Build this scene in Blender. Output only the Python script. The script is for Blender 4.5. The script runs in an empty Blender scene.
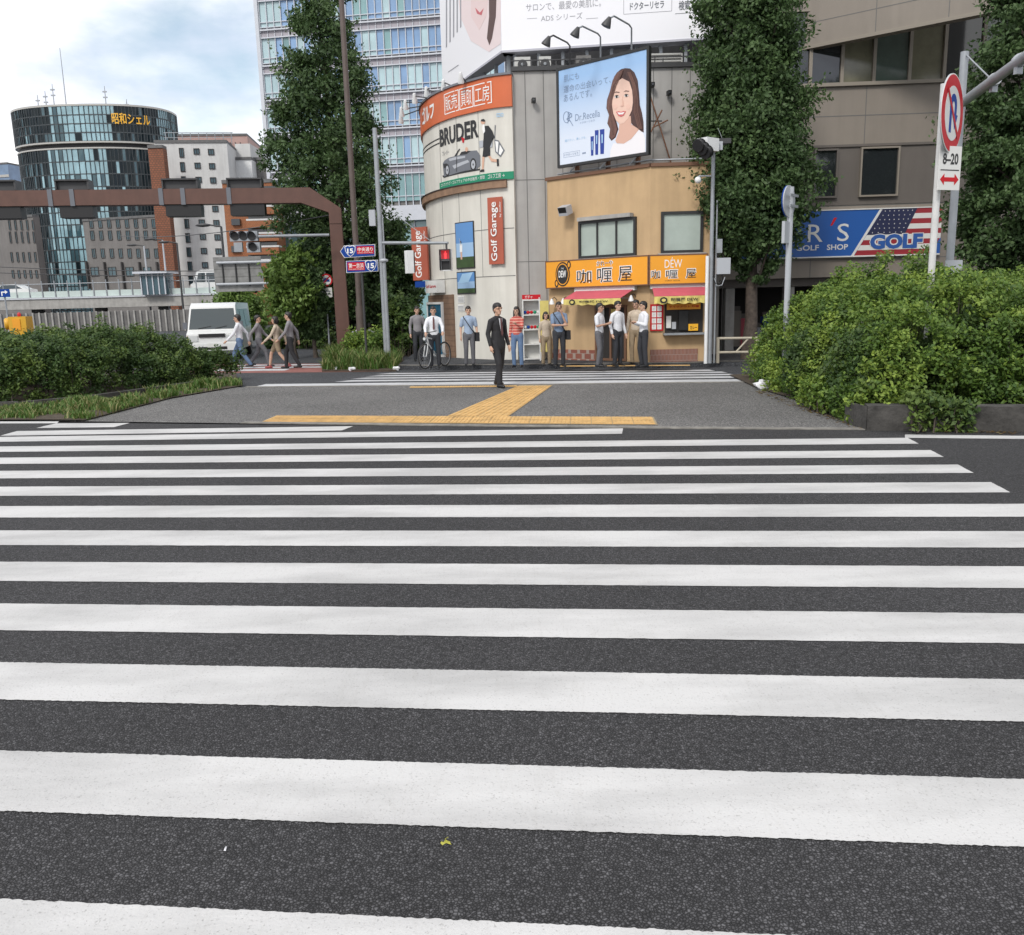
import bpy, math, random, bmesh
import numpy as np
from mathutils import Vector, Matrix
random.seed(7); rng = np.random.default_rng(7)
R = math.radians
SC = bpy.context.scene
COL = SC.collection

# ------------------------------------------------------------------ camera
W_, H_ = 1024, 935
FPX, PITCH, ROLL, EYE = 851.7, 0.1944, -0.026, 1.8795
fw = Vector((0, math.cos(PITCH), -math.sin(PITCH)))
r0 = Vector((1, 0, 0)); u0 = r0.cross(fw)
cr = math.cos(ROLL)*r0 + math.sin(ROLL)*u0
cu = -math.sin(ROLL)*r0 + math.cos(ROLL)*u0
cam_d = bpy.data.cameras.new('camera'); cam = bpy.data.objects.new('camera', cam_d); COL.objects.link(cam)
cam.matrix_world = Matrix(((cr.x, cu.x, -fw.x, 0), (cr.y, cu.y, -fw.y, 0), (cr.z, cu.z, -fw.z, EYE), (0, 0, 0, 1)))
cam_d.sensor_fit = 'HORIZONTAL'; cam_d.sensor_width = 36; cam_d.lens = FPX/W_*36
cam_d.clip_start = 0.05; cam_d.clip_end = 3000
SC.camera = cam
C0 = Vector((0, 0, EYE))

# ------------------------------------------------------------------ sky, sun, exposure
SUN_EL, SUN_AZ = 42, 208          # azimuth clockwise from +Y (behind the camera, left)
world = bpy.data.worlds.new('World'); SC.world = world; world.use_nodes = True
nt = world.node_tree; N = nt.nodes; L = nt.links
N.clear()
out = N.new('ShaderNodeOutputWorld'); bg = N.new('ShaderNodeBackground'); L.new(bg.outputs[0], out.inputs[0])
sky = N.new('ShaderNodeTexSky'); sky.sky_type = 'NISHITA'; sky.sun_disc = False
sky.sun_elevation = R(SUN_EL); sky.sun_rotation = R(SUN_AZ); sky.air_density = 1.0; sky.dust_density = 1.0
tc = N.new('ShaderNodeTexCoord'); mp = N.new('ShaderNodeMapping'); mp.inputs['Scale'].default_value = (1.0, 1.0, 2.2)
mp.inputs['Location'].default_value = (0.35, 0.1, 0.52)
L.new(tc.outputs['Generated'], mp.inputs[0])
n1 = N.new('ShaderNodeTexNoise'); n1.inputs['Scale'].default_value = 2.6; n1.inputs['Detail'].default_value = 9; n1.inputs['Roughness'].default_value = .52
L.new(mp.outputs[0], n1.inputs['Vector'])
rp = N.new('ShaderNodeValToRGB'); rp.color_ramp.elements[0].position = .24; rp.color_ramp.elements[1].position = .42
L.new(n1.outputs['Fac'], rp.inputs[0])
n2 = N.new('ShaderNodeTexNoise'); n2.inputs['Scale'].default_value = 5.5; n2.inputs['Detail'].default_value = 6; n2.inputs['Roughness'].default_value = .5
L.new(mp.outputs[0], n2.inputs['Vector'])
rp2 = N.new('ShaderNodeValToRGB')
rp2.color_ramp.elements[0].position = .40; rp2.color_ramp.elements[0].color = (9.3, 9.7, 11.2, 1)
rp2.color_ramp.elements[1].position = .56; rp2.color_ramp.elements[1].color = (13.5, 13.5, 13.5, 1)
L.new(n2.outputs['Fac'], rp2.inputs[0])
skym = N.new('ShaderNodeMixRGB'); skym.blend_type = 'MULTIPLY'; skym.inputs[0].default_value = 1; skym.inputs[2].default_value = (1.9, 1.9, 1.6, 1)
L.new(sky.outputs[0], skym.inputs[1])
mx = N.new('ShaderNodeMixRGB'); L.new(rp.outputs[0], mx.inputs[0]); L.new(skym.outputs[0], mx.inputs[1]); L.new(rp2.outputs[0], mx.inputs[2])
L.new(mx.outputs[0], bg.inputs[0]); bg.inputs[1].default_value = 0.10
sd = bpy.data.lights.new('sun', 'SUN'); sd.energy = 2.1; sd.angle = R(13); sd.color = (1, .96, .9)
sun = bpy.data.objects.new('sun', sd); COL.objects.link(sun)
az = R(SUN_AZ); el = R(SUN_EL)
sdir = Vector((math.sin(az)*math.cos(el), math.cos(az)*math.cos(el), math.sin(el)))
sun.rotation_euler = (-sdir).to_track_quat('-Z', 'Y').to_euler()
sun.location = sdir*50
vs = SC.view_settings; vs.view_transform = 'Standard'; vs.look = 'None'; vs.gamma = 1; vs.use_curve_mapping = False
vs.exposure = 0.0

# ------------------------------------------------------------------ projection helpers (photo pixel -> place in the world)
def ray(px, py): return (fw*FPX + cr*(px-W_/2) + cu*(H_/2-py))
def G(px, py, z=0.0):
    d = ray(px, py); return C0 + d*((z-EYE)/d.z)
def P(px, py, Y):
    d = ray(px, py); return C0 + d*(Y/d.y)
def hz(px): return 299.8 + .026*(512-px)

# ------------------------------------------------------------------ materials
def s2l(c): return tuple(((v/255)/12.92 if v/255 <= .04045 else ((v/255+.055)/1.055)**2.4) for v in c)
MATS = {}
def mat(name, col, rough=.7, metal=0.0, var=.0, vscale=3.0, bump=.0, bscale=40.0, emit=None, estr=1.0, spec=.5, dirt=0.0, coat=0.0):
    if name in MATS: return MATS[name]
    m = bpy.data.materials.new(name); m.use_nodes = True; t = m.node_tree; b = t.nodes['Principled BSDF']
    c4 = (*col, 1) if len(col) == 3 else col
    b.inputs['Base Color'].default_value = c4; b.inputs['Roughness'].default_value = rough
    b.inputs['Metallic'].default_value = metal; b.inputs['Specular IOR Level'].default_value = spec
    if coat: b.inputs['Coat Weight'].default_value = coat
    tcn = t.nodes.new('ShaderNodeTexCoord')
    if var > 0:
        n = t.nodes.new('ShaderNodeTexNoise'); n.inputs['Scale'].default_value = vscale; n.inputs['Detail'].default_value = 6
        n.inputs['Roughness'].default_value = .62
        t.links.new(tcn.outputs['Object'], n.inputs['Vector'])
        r = t.nodes.new('ShaderNodeValToRGB'); e = r.color_ramp.elements
        e[0].position = .3; e[1].position = .7
        e[0].color = (*[v*(1-var) for v in c4[:3]], 1); e[1].color = (*[min(1, v*(1+var)) for v in c4[:3]], 1)
        t.links.new(n.outputs['Fac'], r.inputs[0]); last = r.outputs[0]
        if dirt > 0:      # rain streaks running down
            mpn = t.nodes.new('ShaderNodeMapping'); mpn.inputs['Scale'].default_value = (3, 3, .3)
            t.links.new(tcn.outputs['Object'], mpn.inputs[0])
            nn = t.nodes.new('ShaderNodeTexNoise'); nn.inputs['Scale'].default_value = 1.2; nn.inputs['Detail'].default_value = 5
            t.links.new(mpn.outputs[0], nn.inputs['Vector'])
            rr = t.nodes.new('ShaderNodeValToRGB'); rr.color_ramp.elements[0].position = .35; rr.color_ramp.elements[1].position = .6
            rr.color_ramp.elements[0].color = (1-dirt*.7, 1-dirt*.72, 1-dirt*.75, 1); rr.color_ramp.elements[1].color = (1, 1, 1, 1)
            t.links.new(nn.outputs['Fac'], rr.inputs[0])
            mm = t.nodes.new('ShaderNodeMixRGB'); mm.blend_type = 'MULTIPLY'; mm.inputs[0].default_value = 1
            t.links.new(last, mm.inputs[1]); t.links.new(rr.outputs[0], mm.inputs[2]); last = mm.outputs[0]
        t.links.new(last, b.inputs['Base Color'])
    if bump > 0:
        n = t.nodes.new('ShaderNodeTexNoise'); n.inputs['Scale'].default_value = bscale; n.inputs['Detail'].default_value = 5
        t.links.new(tcn.outputs['Object'], n.inputs['Vector'])
        bm_ = t.nodes.new('ShaderNodeBump'); bm_.inputs['Strength'].default_value = bump; bm_.inputs['Distance'].default_value = .02
        t.links.new(n.outputs['Fac'], bm_.inputs['Height']); t.links.new(bm_.outputs[0], b.inputs['Normal'])
    if emit:
        b.inputs['Emission Color'].default_value = (*emit, 1); b.inputs['Emission Strength'].default_value = estr
    MATS[name] = m; return m

def asphalt(name, base, size, contrast, bump, light=2.2, wear=.15):
    m = bpy.data.materials.new(name); m.use_nodes = True; t = m.node_tree; b = t.nodes['Principled BSDF']; nn = t.nodes; ll = t.links
    b.inputs['Roughness'].default_value = .85; b.inputs['Specular IOR Level'].default_value = .35
    tcn = nn.new('ShaderNodeTexCoord')
    ds = nn.new('ShaderNodeTexNoise'); ds.inputs['Scale'].default_value = 1/size*.7; ll.new(tcn.outputs['Object'], ds.inputs['Vector'])
    mxv = nn.new('ShaderNodeMixRGB'); mxv.inputs[0].default_value = .004; ll.new(tcn.outputs['Object'], mxv.inputs[1]); ll.new(ds.outputs['Color'], mxv.inputs[2])
    v = nn.new('ShaderNodeTexVoronoi'); v.inputs['Scale'].default_value = 1/size; ll.new(mxv.outputs[0], v.inputs['Vector'])
    v2 = nn.new('ShaderNodeTexVoronoi'); v2.feature = 'DISTANCE_TO_EDGE'; v2.inputs['Scale'].default_value = 1/size; ll.new(mxv.outputs[0], v2.inputs['Vector'])
    r = nn.new('ShaderNodeValToRGB'); e = r.color_ramp.elements
    e[0].position = .1; e[0].color = (*[c*(1-contrast) for c in base], 1)
    e[1].position = .95; e[1].color = (*[c*light for c in base], 1)
    k = e.new(.6); k.color = (*base, 1)
    sep = nn.new('ShaderNodeSeparateColor'); ll.new(v.outputs['Color'], sep.inputs[0]); ll.new(sep.outputs[0], r.inputs[0])
    ed = nn.new('ShaderNodeValToRGB'); ed.color_ramp.elements[0].position = .0; ed.color_ramp.elements[0].color = (.10, .10, .10, 1); ed.color_ramp.elements[1].position = .27
    ll.new(v2.outputs['Distance'], ed.inputs[0])
    mm = nn.new('ShaderNodeMixRGB'); mm.blend_type = 'MULTIPLY'; mm.inputs[0].default_value = .95; ll.new(r.outputs[0], mm.inputs[1]); ll.new(ed.outputs[0], mm.inputs[2])
    big = nn.new('ShaderNodeTexNoise'); big.inputs['Scale'].default_value = .45; big.inputs['Detail'].default_value = 7; ll.new(tcn.outputs['Object'], big.inputs['Vector'])
    br = nn.new('ShaderNodeValToRGB'); br.color_ramp.elements[0].position = .35; br.color_ramp.elements[0].color = (1-wear,)*3+(1,); br.color_ramp.elements[1].position = .7; br.color_ramp.elements[1].color = (1+wear,)*3+(1,)
    ll.new(big.outputs['Fac'], br.inputs[0])
    m2 = nn.new('ShaderNodeMixRGB'); m2.blend_type = 'MULTIPLY'; m2.inputs[0].default_value = 1; ll.new(mm.outputs[0], m2.inputs[1]); ll.new(br.outputs[0], m2.inputs[2])
    ll.new(m2.outputs[0], b.inputs['Base Color'])
    bu = nn.new('ShaderNodeBump'); bu.inputs['Strength'].default_value = bump; bu.inputs['Distance'].default_value = size*.6
    add = nn.new('ShaderNodeMath'); add.operation = 'ADD'
    mul = nn.new('ShaderNodeMath'); mul.operation = 'MULTIPLY'; mul.inputs[1].default_value = 1.6
    mn = nn.new('ShaderNodeMath'); mn.operation = 'MINIMUM'; mn.inputs[1].default_value = .3; ll.new(v2.outputs['Distance'], mn.inputs[0]); ll.new(mn.outputs[0], mul.inputs[0])
    sc_ = nn.new('ShaderNodeMath'); sc_.operation = 'MULTIPLY'; sc_.inputs[1].default_value = .55; ll.new(sep.outputs[1], sc_.inputs[0])
    ll.new(mul.outputs[0], add.inputs[0]); ll.new(sc_.outputs[0], add.inputs[1]); ll.new(add.outputs[0], bu.inputs['Height'])
    ll.new(bu.outputs[0], b.inputs['Normal'])
    MATS[name] = m; return m

def paint_mat(name, col, wear=.35):
    m = bpy.data.materials.new(name); m.use_nodes = True; t = m.node_tree; b = t.nodes['Principled BSDF']; nn = t.nodes; ll = t.links
    b.inputs['Roughness'].default_value = .6; b.inputs['Specular IOR Level'].default_value = .3
    tcn = nn.new('ShaderNodeTexCoord'); mpn = nn.new('ShaderNodeMapping'); mpn.inputs['Scale'].default_value = (.5, 1.6, 1); ll.new(tcn.outputs['Object'], mpn.inputs[0])
    a = nn.new('ShaderNodeTexNoise'); a.inputs['Scale'].default_value = 1.3; a.inputs['Detail'].default_value = 10; a.inputs['Roughness'].default_value = .62; ll.new(mpn.outputs[0], a.inputs['Vector'])
    r = nn.new('ShaderNodeValToRGB'); e = r.color_ramp.elements; e[0].position = .34; e[1].position = .60
    e[0].color = (*[c*(1-wear) for c in col], 1); e[1].color = (*col, 1); ll.new(a.outputs['Fac'], r.inputs[0])
    sp = nn.new('ShaderNodeTexNoise'); sp.inputs['Scale'].default_value = 120; sp.inputs['Detail'].default_value = 4; ll.new(tcn.outputs['Object'], sp.inputs['Vector'])
    r2 = nn.new('ShaderNodeValToRGB'); r2.color_ramp.elements[0].position = .30; r2.color_ramp.elements[0].color = (.42, .41, .40, 1); r2.color_ramp.elements[1].position = .40; ll.new(sp.outputs['Fac'], r2.inputs[0])
    mm = nn.new('ShaderNodeMixRGB'); mm.blend_type = 'MULTIPLY'; mm.inputs[0].default_value = .55; ll.new(r.outputs[0], mm.inputs[1]); ll.new(r2.outputs[0], mm.inputs[2])
    # thin tyre scuffs / cracks
    mp2 = nn.new('ShaderNodeMapping'); mp2.inputs['Scale'].default_value = (3, .35, 1); mp2.inputs['Rotation'].default_value = (0, 0, .55); ll.new(tcn.outputs['Object'], mp2.inputs[0])
    c2 = nn.new('ShaderNodeTexNoise'); c2.inputs['Scale'].default_value = 2.2; c2.inputs['Detail'].default_value = 3; ll.new(mp2.outputs[0], c2.inputs['Vector'])
    r3 = nn.new('ShaderNodeValToRGB'); q = r3.color_ramp.elements; q[0].position = .485; q[0].color = (1, 1, 1, 1); q[1].position = .515; q[1].color = (1, 1, 1, 1); k = q.new(.5); k.color = (.86, .85, .83, 1)
    ll.new(c2.outputs['Fac'], r3.inputs[0])
    m3 = nn.new('ShaderNodeMixRGB'); m3.blend_type = 'MULTIPLY'; m3.inputs[0].default_value = .25; ll.new(mm.outputs[0], m3.inputs[1]); ll.new(r3.outputs[0], m3.inputs[2])
    ll.new(m3.outputs[0], b.inputs['Base Color'])
    v = nn.new('ShaderNodeTexNoise'); v.inputs['Scale'].default_value = 90; v.inputs['Detail'].default_value = 3; ll.new(tcn.outputs['Object'], v.inputs['Vector'])
    bu = nn.new('ShaderNodeBump'); bu.inputs['Strength'].default_value = .35; bu.inputs['Distance'].default_value = .006; ll.new(v.outputs['Fac'], bu.inputs['Height']); ll.new(bu.outputs[0], b.inputs['Normal'])
    MATS[name] = m; return m

def leaf_mat(name, dark, mid, light, trans=.25):
    m = bpy.data.materials.new(name); m.use_nodes = True; t = m.node_tree; b = t.nodes['Principled BSDF']
    b.inputs['Roughness'].default_value = .55; b.inputs['Specular IOR Level'].default_value = .35
    a = t.nodes.new('ShaderNodeAttribute'); a.attribute_name = 'tint'
    r = t.nodes.new('ShaderNodeValToRGB'); e = r.color_ramp.elements
    e[0].color = (*dark, 1); e[1].color = (*light, 1); k = e.new(.5); k.color = (*mid, 1)
    t.links.new(a.outputs['Fac'], r.inputs[0]); t.links.new(r.outputs[0], b.inputs['Base Color'])
    tr = t.nodes.new('ShaderNodeBsdfTranslucent'); t.links.new(r.outputs[0], tr.inputs[0])
    ms = t.nodes.new('ShaderNodeMixShader'); ms.inputs[0].default_value = trans
    t.links.new(b.outputs[0], ms.inputs[1]); t.links.new(tr.outputs[0], ms.inputs[2])
    t.links.new(ms.outputs[0], t.nodes['Material Output'].inputs[0])
    MATS[name] = m; return m

def stripes_mat(name, c1, c2, scale, axis='Z', rough=.7, width=.5, metal=0):
    """fine repeated pattern such as boards, tiles or corrugation"""
    m = bpy.data.materials.new(name); m.use_nodes = True; t = m.node_tree; b = t.nodes['Principled BSDF']
    b.inputs['Roughness'].default_value = rough; b.inputs['Metallic'].default_value = metal
    tcn = t.nodes.new('ShaderNodeTexCoord'); sp = t.nodes.new('ShaderNodeSeparateXYZ'); t.links.new(tcn.outputs['Object'], sp.inputs[0])
    mu = t.nodes.new('ShaderNodeMath'); mu.operation = 'MULTIPLY'; mu.inputs[1].default_value = scale; t.links.new(sp.outputs[axis], mu.inputs[0])
    fr = t.nodes.new('ShaderNodeMath'); fr.operation = 'FRACT'; t.links.new(mu.outputs[0], fr.inputs[0])
    gt = t.nodes.new('ShaderNodeMath'); gt.operation = 'GREATER_THAN'; gt.inputs[1].default_value = width; t.links.new(fr.outputs[0], gt.inputs[0])
    n = t.nodes.new('ShaderNodeTexNoise'); n.inputs['Scale'].default_value = 5; n.inputs['Detail'].default_value = 5; t.links.new(tcn.outputs['Object'], n.inputs['Vector'])
    r = t.nodes.new('ShaderNodeValToRGB'); r.color_ramp.elements[0].position = .3; r.color_ramp.elements[1].position = .7
    r.color_ramp.elements[0].color = (.75, .75, .75, 1); r.color_ramp.elements[1].color = (1.1, 1.1, 1.1, 1); t.links.new(n.outputs['Fac'], r.inputs[0])
    x = t.nodes.new('ShaderNodeMixRGB'); x.inputs[1].default_value = (*c1, 1); x.inputs[2].default_value = (*c2, 1); t.links.new(gt.outputs[0], x.inputs[0])
    y = t.nodes.new('ShaderNodeMixRGB'); y.blend_type = 'MULTIPLY'; y.inputs[0].default_value = 1; t.links.new(x.outputs[0], y.inputs[1]); t.links.new(r.outputs[0], y.inputs[2])
    t.links.new(y.outputs[0], b.inputs['Base Color'])
    MATS[name] = m; return m

def brick_mat(name, c1, c2, mortar, scale, bw=.5, rh=.25, msize=.02):
    m = bpy.data.materials.new(name); m.use_nodes = True; t = m.node_tree; b = t.nodes['Principled BSDF']; b.inputs['Roughness'].default_value = .75
    tcn = t.nodes.new('ShaderNodeTexCoord'); sp = t.nodes.new('ShaderNodeSeparateXYZ'); cb = t.nodes.new('ShaderNodeCombineXYZ')
    t.links.new(tcn.outputs['Object'], sp.inputs[0])
    ad = t.nodes.new('ShaderNodeMath'); ad.operation = 'ADD'; t.links.new(sp.outputs['X'], ad.inputs[0]); t.links.new(sp.outputs['Y'], ad.inputs[1])
    t.links.new(ad.outputs[0], cb.inputs[0]); t.links.new(sp.outputs['Z'], cb.inputs[1])
    k = t.nodes.new('ShaderNodeTexBrick'); k.inputs['Color1'].default_value = (*c1, 1); k.inputs['Color2'].default_value = (*c2, 1); k.inputs['Mortar'].default_value = (*mortar, 1)
    k.inputs['Scale'].default_value = scale; k.inputs['Brick Width'].default_value = bw; k.inputs['Row Height'].default_value = rh; k.inputs['Mortar Size'].default_value = msize
    t.links.new(cb.outputs[0], k.inputs['Vector']); t.links.new(k.outputs[0], b.inputs['Base Color'])
    MATS[name] = m; return m

# ------------------------------------------------------------------ mesh builder
class MB:
    def __init__(s): s.v = []; s.f = []; s.m = []; s.mats = []; s.smooth = []
    def mi(s, m):
        if isinstance(m, str): m = MATS[m]
        if m not in s.mats: s.mats.append(m)
        return s.mats.index(m)
    def add(s, vs, fs, m, smooth=False):
        o = len(s.v); k = s.mi(m); s.v += [tuple(x) for x in vs]
        for f in fs: s.f.append([o+i for i in f]); s.m.append(k); s.smooth.append(smooth)
    def hexa(s, c, m):   # c: 8 corners, bottom 4 then top 4
        s.add(c, [(0, 3, 2, 1), (4, 5, 6, 7), (0, 1, 5, 4), (1, 2, 6, 5), (2, 3, 7, 6), (3, 0, 4, 7)], m)
    def box(s, a, b, m):
        x0, y0, z0 = a; x1, y1, z1 = b
        s.hexa([(x0, y0, z0), (x1, y0, z0), (x1, y1, z0), (x0, y1, z0), (x0, y0, z1), (x1, y0, z1), (x1, y1, z1), (x0, y1, z1)], m)
    def obox(s, c, size, rotz, m, rotx=0, roty=0):
        M = Matrix.Translation(c) @ Matrix.Rotation(rotz, 4, 'Z') @ Matrix.Rotation(roty, 4, 'Y') @ Matrix.Rotation(rotx, 4, 'X')
        x, y, z = [k/2 for k in size]
        s.hexa([M @ Vector(p) for p in [(-x, -y, -z), (x, -y, -z), (x, y, -z), (-x, y, -z), (-x, -y, z), (x, -y, z), (x, y, z), (-x, y, z)]], m)
    def tube(s, pts, rad, m, n=10, caps=True, smooth=True, flat=1.0):
        pts = [Vector(p) for p in pts]
        if not isinstance(rad, (list, tuple)): rad = [rad]*len(pts)
        vs = []; prev = None
        for i, p in enumerate(pts):
            d = (pts[min(i+1, len(pts)-1)] - pts[max(i-1, 0)]).normalized()
            if prev is None:
                a = Vector((1, 0, 0)) if abs(d.x) < .9 else Vector((0, 1, 0))
                x = (a - d*a.dot(d)).normalized()
            else: x = (prev - d*prev.dot(d)).normalized()
            prev = x; y = d.cross(x)
            for k in range(n):
                an = 2*math.pi*k/n; vs.append(p + x*math.cos(an)*rad[i] + y*math.sin(an)*rad[i]*flat)
        fs = []
        for i in range(len(pts)-1):
            for k in range(n):
                a = i*n+k; b = i*n+(k+1) % n; fs.append((a, b, b+n, a+n))
        s.add(vs, fs, m, smooth)
        if caps:
            s.add(vs[:n], [tuple(range(n))[::-1]], m); s.add(vs[-n:], [tuple(range(n))], m)
    def lathe(s, c, prof, m, axis=Vector((0, 0, 1)), n=16, smooth=True):   # prof: (r, h)
        axis = Vector(axis).normalized(); a = Vector((1, 0, 0)) if abs(axis.x) < .9 else Vector((0, 1, 0))
        x = (a-axis*a.dot(axis)).normalized(); y = axis.cross(x); c = Vector(c); vs = []
        for r, h in prof:
            for k in range(n):
                an = 2*math.pi*k/n; vs.append(c+axis*h+x*math.cos(an)*r+y*math.sin(an)*r)
        fs = [(i*n+k, i*n+(k+1) % n, (i+1)*n+(k+1) % n, (i+1)*n+k) for i in range(len(prof)-1) for k in range(n)]
        s.add(vs, fs, m, smooth)
        s.add(vs[:n], [tuple(range(n))[::-1]], m); s.add(vs[-n:], [tuple(range(n))], m)
    def ball(s, c, r, m, n=12, k=8):
        if not isinstance(r, (tuple, list)): r = (r, r, r)
        vs = []; fs = []
        for i in range(k+1):
            th = math.pi*i/k
            for j in range(n):
                ph = 2*math.pi*j/n
                vs.append((c[0]+r[0]*math.sin(th)*math.cos(ph), c[1]+r[1]*math.sin(th)*math.sin(ph), c[2]+r[2]*math.cos(th)))
        for i in range(k):
            for j in range(n): fs.append((i*n+j, (i+1)*n+j, (i+1)*n+(j+1) % n, i*n+(j+1) % n))
        s.add(vs, fs, m, True)
    def build(s, name, parent=None, **tags):
        me = bpy.data.meshes.new(name)
        off = Vector((0, 0, 0)); q = parent
        while q is not None: off += q.location; q = q.parent
        me.from_pydata([(x-off.x, y-off.y, z-off.z) for x, y, z in s.v], [], s.f)
        for m in s.mats: me.materials.append(m)
        me.polygons.foreach_set('material_index', s.m); me.polygons.foreach_set('use_smooth', s.smooth)
        me.update()
        o = bpy.data.objects.new(name, me); COL.objects.link(o)
        if parent is not None: o.parent = parent
        for k, v in tags.items(): o[k] = v
        return o

def thing(name, label, cat, loc, group=None):
    o = bpy.data.objects.new(name, None); COL.objects.link(o); o.location = loc; o.empty_display_size = .3
    o['label'] = label; o['category'] = cat
    if group: o['group'] = group
    return o
def struct(mb, name, label, cat='ground', stuff=False):
    return mb.build(name, None, label=label, category=cat, kind='stuff' if stuff else 'structure')
def copy_tree(o, parent=None):
    c = o.copy(); COL.objects.link(c); c.parent = parent
    for ch in list(o.children): copy_tree(ch, c)
    return c

# a vertical wall surface along a plan polyline: u along it, z up, t outwards to the viewer
class Wall:
    def __init__(s, pts):
        s.p = [Vector((p[0], p[1], 0)) for p in pts]; s.c = [0]
        for a, b in zip(s.p, s.p[1:]): s.c.append(s.c[-1]+(b-a).length)
        s.n = []
        for a, b in zip(s.p, s.p[1:]):
            d = (b-a).normalized(); s.n.append(Vector((d.y, -d.x, 0)))
        s.L = s.c[-1]
    def pt(s, u, z, t=0):
        i = 0
        while i < len(s.n)-1 and u > s.c[i+1]: i += 1
        a, b = s.p[i], s.p[i+1]; l = s.c[i+1]-s.c[i]; k = (u-s.c[i])/l
        p = a+(b-a)*k; n = s.n[i]
        if len(s.n) > 1:      # smooth normal on curved walls
            n0 = (s.n[i]+s.n[max(i-1, 0)]).normalized(); n1_ = (s.n[i]+s.n[min(i+1, len(s.n)-1)]).normalized()
            n = (n0*(1-min(max(k, 0), 1))+n1_*min(max(k, 0), 1)).normalized()
        return Vector((p.x, p.y, z)) + n*t
    def uv(s, px, py, t=0.0):
        d = ray(px, py); best = None
        for i, n in enumerate(s.n):
            a = s.p[i]+n*t; den = d.x*n.x+d.y*n.y
            if abs(den) < 1e-9: continue
            k = ((a.x-C0.x)*n.x+(a.y-C0.y)*n.y)/den
            if k <= 0: continue
            q = C0+d*k; dr = (s.p[i+1]-s.p[i]).normalized(); u = (q-a).dot(dr); l = s.c[i+1]-s.c[i]
            e = max(0, -u, u-l)
            if best is None or e < best[0]-1e-9: best = (e, s.c[i]+u, q.z)
        return best[1], best[2]
    def cuts(s, u0, u1):
        if len(s.n) == 1: return [u0, u1]
        k = max(1, int(abs(u1-u0)/.25)); return [u0+(u1-u0)*i/k for i in range(k+1)]
    def box(s, mb, u0, u1, z0, z1, t0, t1, m):
        cs = s.cuts(min(u0, u1), max(u0, u1)); z0, z1 = min(z0, z1), max(z0, z1)
        vs = []
        for u in cs: vs += [s.pt(u, z0, t1), s.pt(u, z0, t0), s.pt(u, z1, t0), s.pt(u, z1, t1)]
        fs = []; k = len(cs)
        for i in range(k-1):
            o = i*4
            for j in range(4): fs.append((o+j, o+(j+1) % 4, o+4+(j+1) % 4, o+4+j)[::-1])
        fs.append((3, 2, 1, 0)[::-1]); fs.append(tuple((k-1)*4+j for j in (3, 2, 1, 0)))
        mb.add(vs, fs, m)
    def pbox(s, mb, x0, y0, x1, y1, t0, t1, m):      # opposite corners given where they show in the photo
        a = s.uv(x0, y0, t1); b = s.uv(x1, y1, t1); s.box(mb, a[0], b[0], a[1], b[1], t0, t1, m)
        return a[0], b[0], b[1], a[1]
    def poly(s, mb, uz, t0, t1, m):
        n = len(uz); ar = sum(uz[i][0]*uz[(i+1) % n][1]-uz[(i+1) % n][0]*uz[i][1] for i in range(n))
        if ar < 0: uz = uz[::-1]
        if len(s.n) > 1:      # printed shapes follow the curved wall
            bm = bmesh.new(); bm.faces.new([bm.verts.new((u, z, 0)) for u, z in uz])
            us_ = [u for u, z in uz]; bmesh.ops.triangulate(bm, faces=bm.faces[:])
            for c in s.c:
                if min(us_) < c < max(us_): bmesh.ops.bisect_plane(bm, geom=bm.verts[:]+bm.edges[:]+bm.faces[:], plane_co=(c, 0, 0), plane_no=(1, 0, 0))
            bm.verts.index_update(); mb.add([s.pt(v.co.x, v.co.y, t1) for v in bm.verts], [tuple(v.index for v in f.verts) for f in bm.faces], m); bm.free(); return
        vs = [s.pt(u, z, t1) for u, z in uz]+[s.pt(u, z, t0) for u, z in uz]
        fs = [tuple(range(n)), tuple(range(2*n-1, n-1, -1))]+[(i, i+n, (i+1) % n+n, (i+1) % n) for i in range(n)]
        mb.add(vs, fs, m)
    def ppoly(s, mb, pts, t0, t1, m): s.poly(mb, [s.uv(x, y, t1) for x, y in pts], t0, t1, m)
    def ptube(s, mb, pts, r, t, m, n=6): mb.tube([s.pt(*s.uv(x, y, t), t) for x, y in pts], r, m, n)

_tc = {}
def text_data(txt, bold=0.0):
    key = (txt, bold)
    if key in _tc: return _tc[key]
    cu_ = bpy.data.curves.new('lettering', 'FONT'); cu_.body = txt; cu_.size = 1; cu_.offset = bold; cu_.resolution_u = 3; cu_.fill_mode = 'BOTH'
    o = bpy.data.objects.new('lettering', cu_); COL.objects.link(o)
    dg = bpy.context.evaluated_depsgraph_get(); dg.update()
    me = bpy.data.meshes.new_from_object(o.evaluated_get(dg))
    vs = [(v.co.x, v.co.y) for v in me.vertices]; fs = [tuple(p.vertices) for p in me.polygons]
    bpy.data.objects.remove(o); bpy.data.curves.remove(cu_); bpy.data.meshes.remove(me)
    _tc[key] = (vs, fs); return vs, fs
def text(mb, wall, txt, a, b, t, m, bold=0.0, rot=0, shear=0.0):
    """text fitted in the rectangle of wall coordinates a=(u,z) b=(u,z); rot=90 reads upwards"""
    vs, fs = text_data(txt, bold)
    if not vs: return
    if rot == 90: vs = [(-y, x) for x, y in vs]
    x0 = min(v[0] for v in vs); x1 = max(v[0] for v in vs); y0 = min(v[1] for v in vs); y1 = max(v[1] for v in vs)
    u0_, u1_ = min(a[0], b[0]), max(a[0], b[0]); z0, z1 = min(a[1], b[1]), max(a[1], b[1])
    out_ = []
    for x, y in vs:
        k = (x-x0)/max(x1-x0, 1e-6); q = (y-y0)/max(y1-y0, 1e-6)
        out_.append(wall.pt(u0_+(u1_-u0_)*k+shear*q*(z1-z0), z0+(z1-z0)*q, t))
    mb.add(out_, fs, m)
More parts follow.
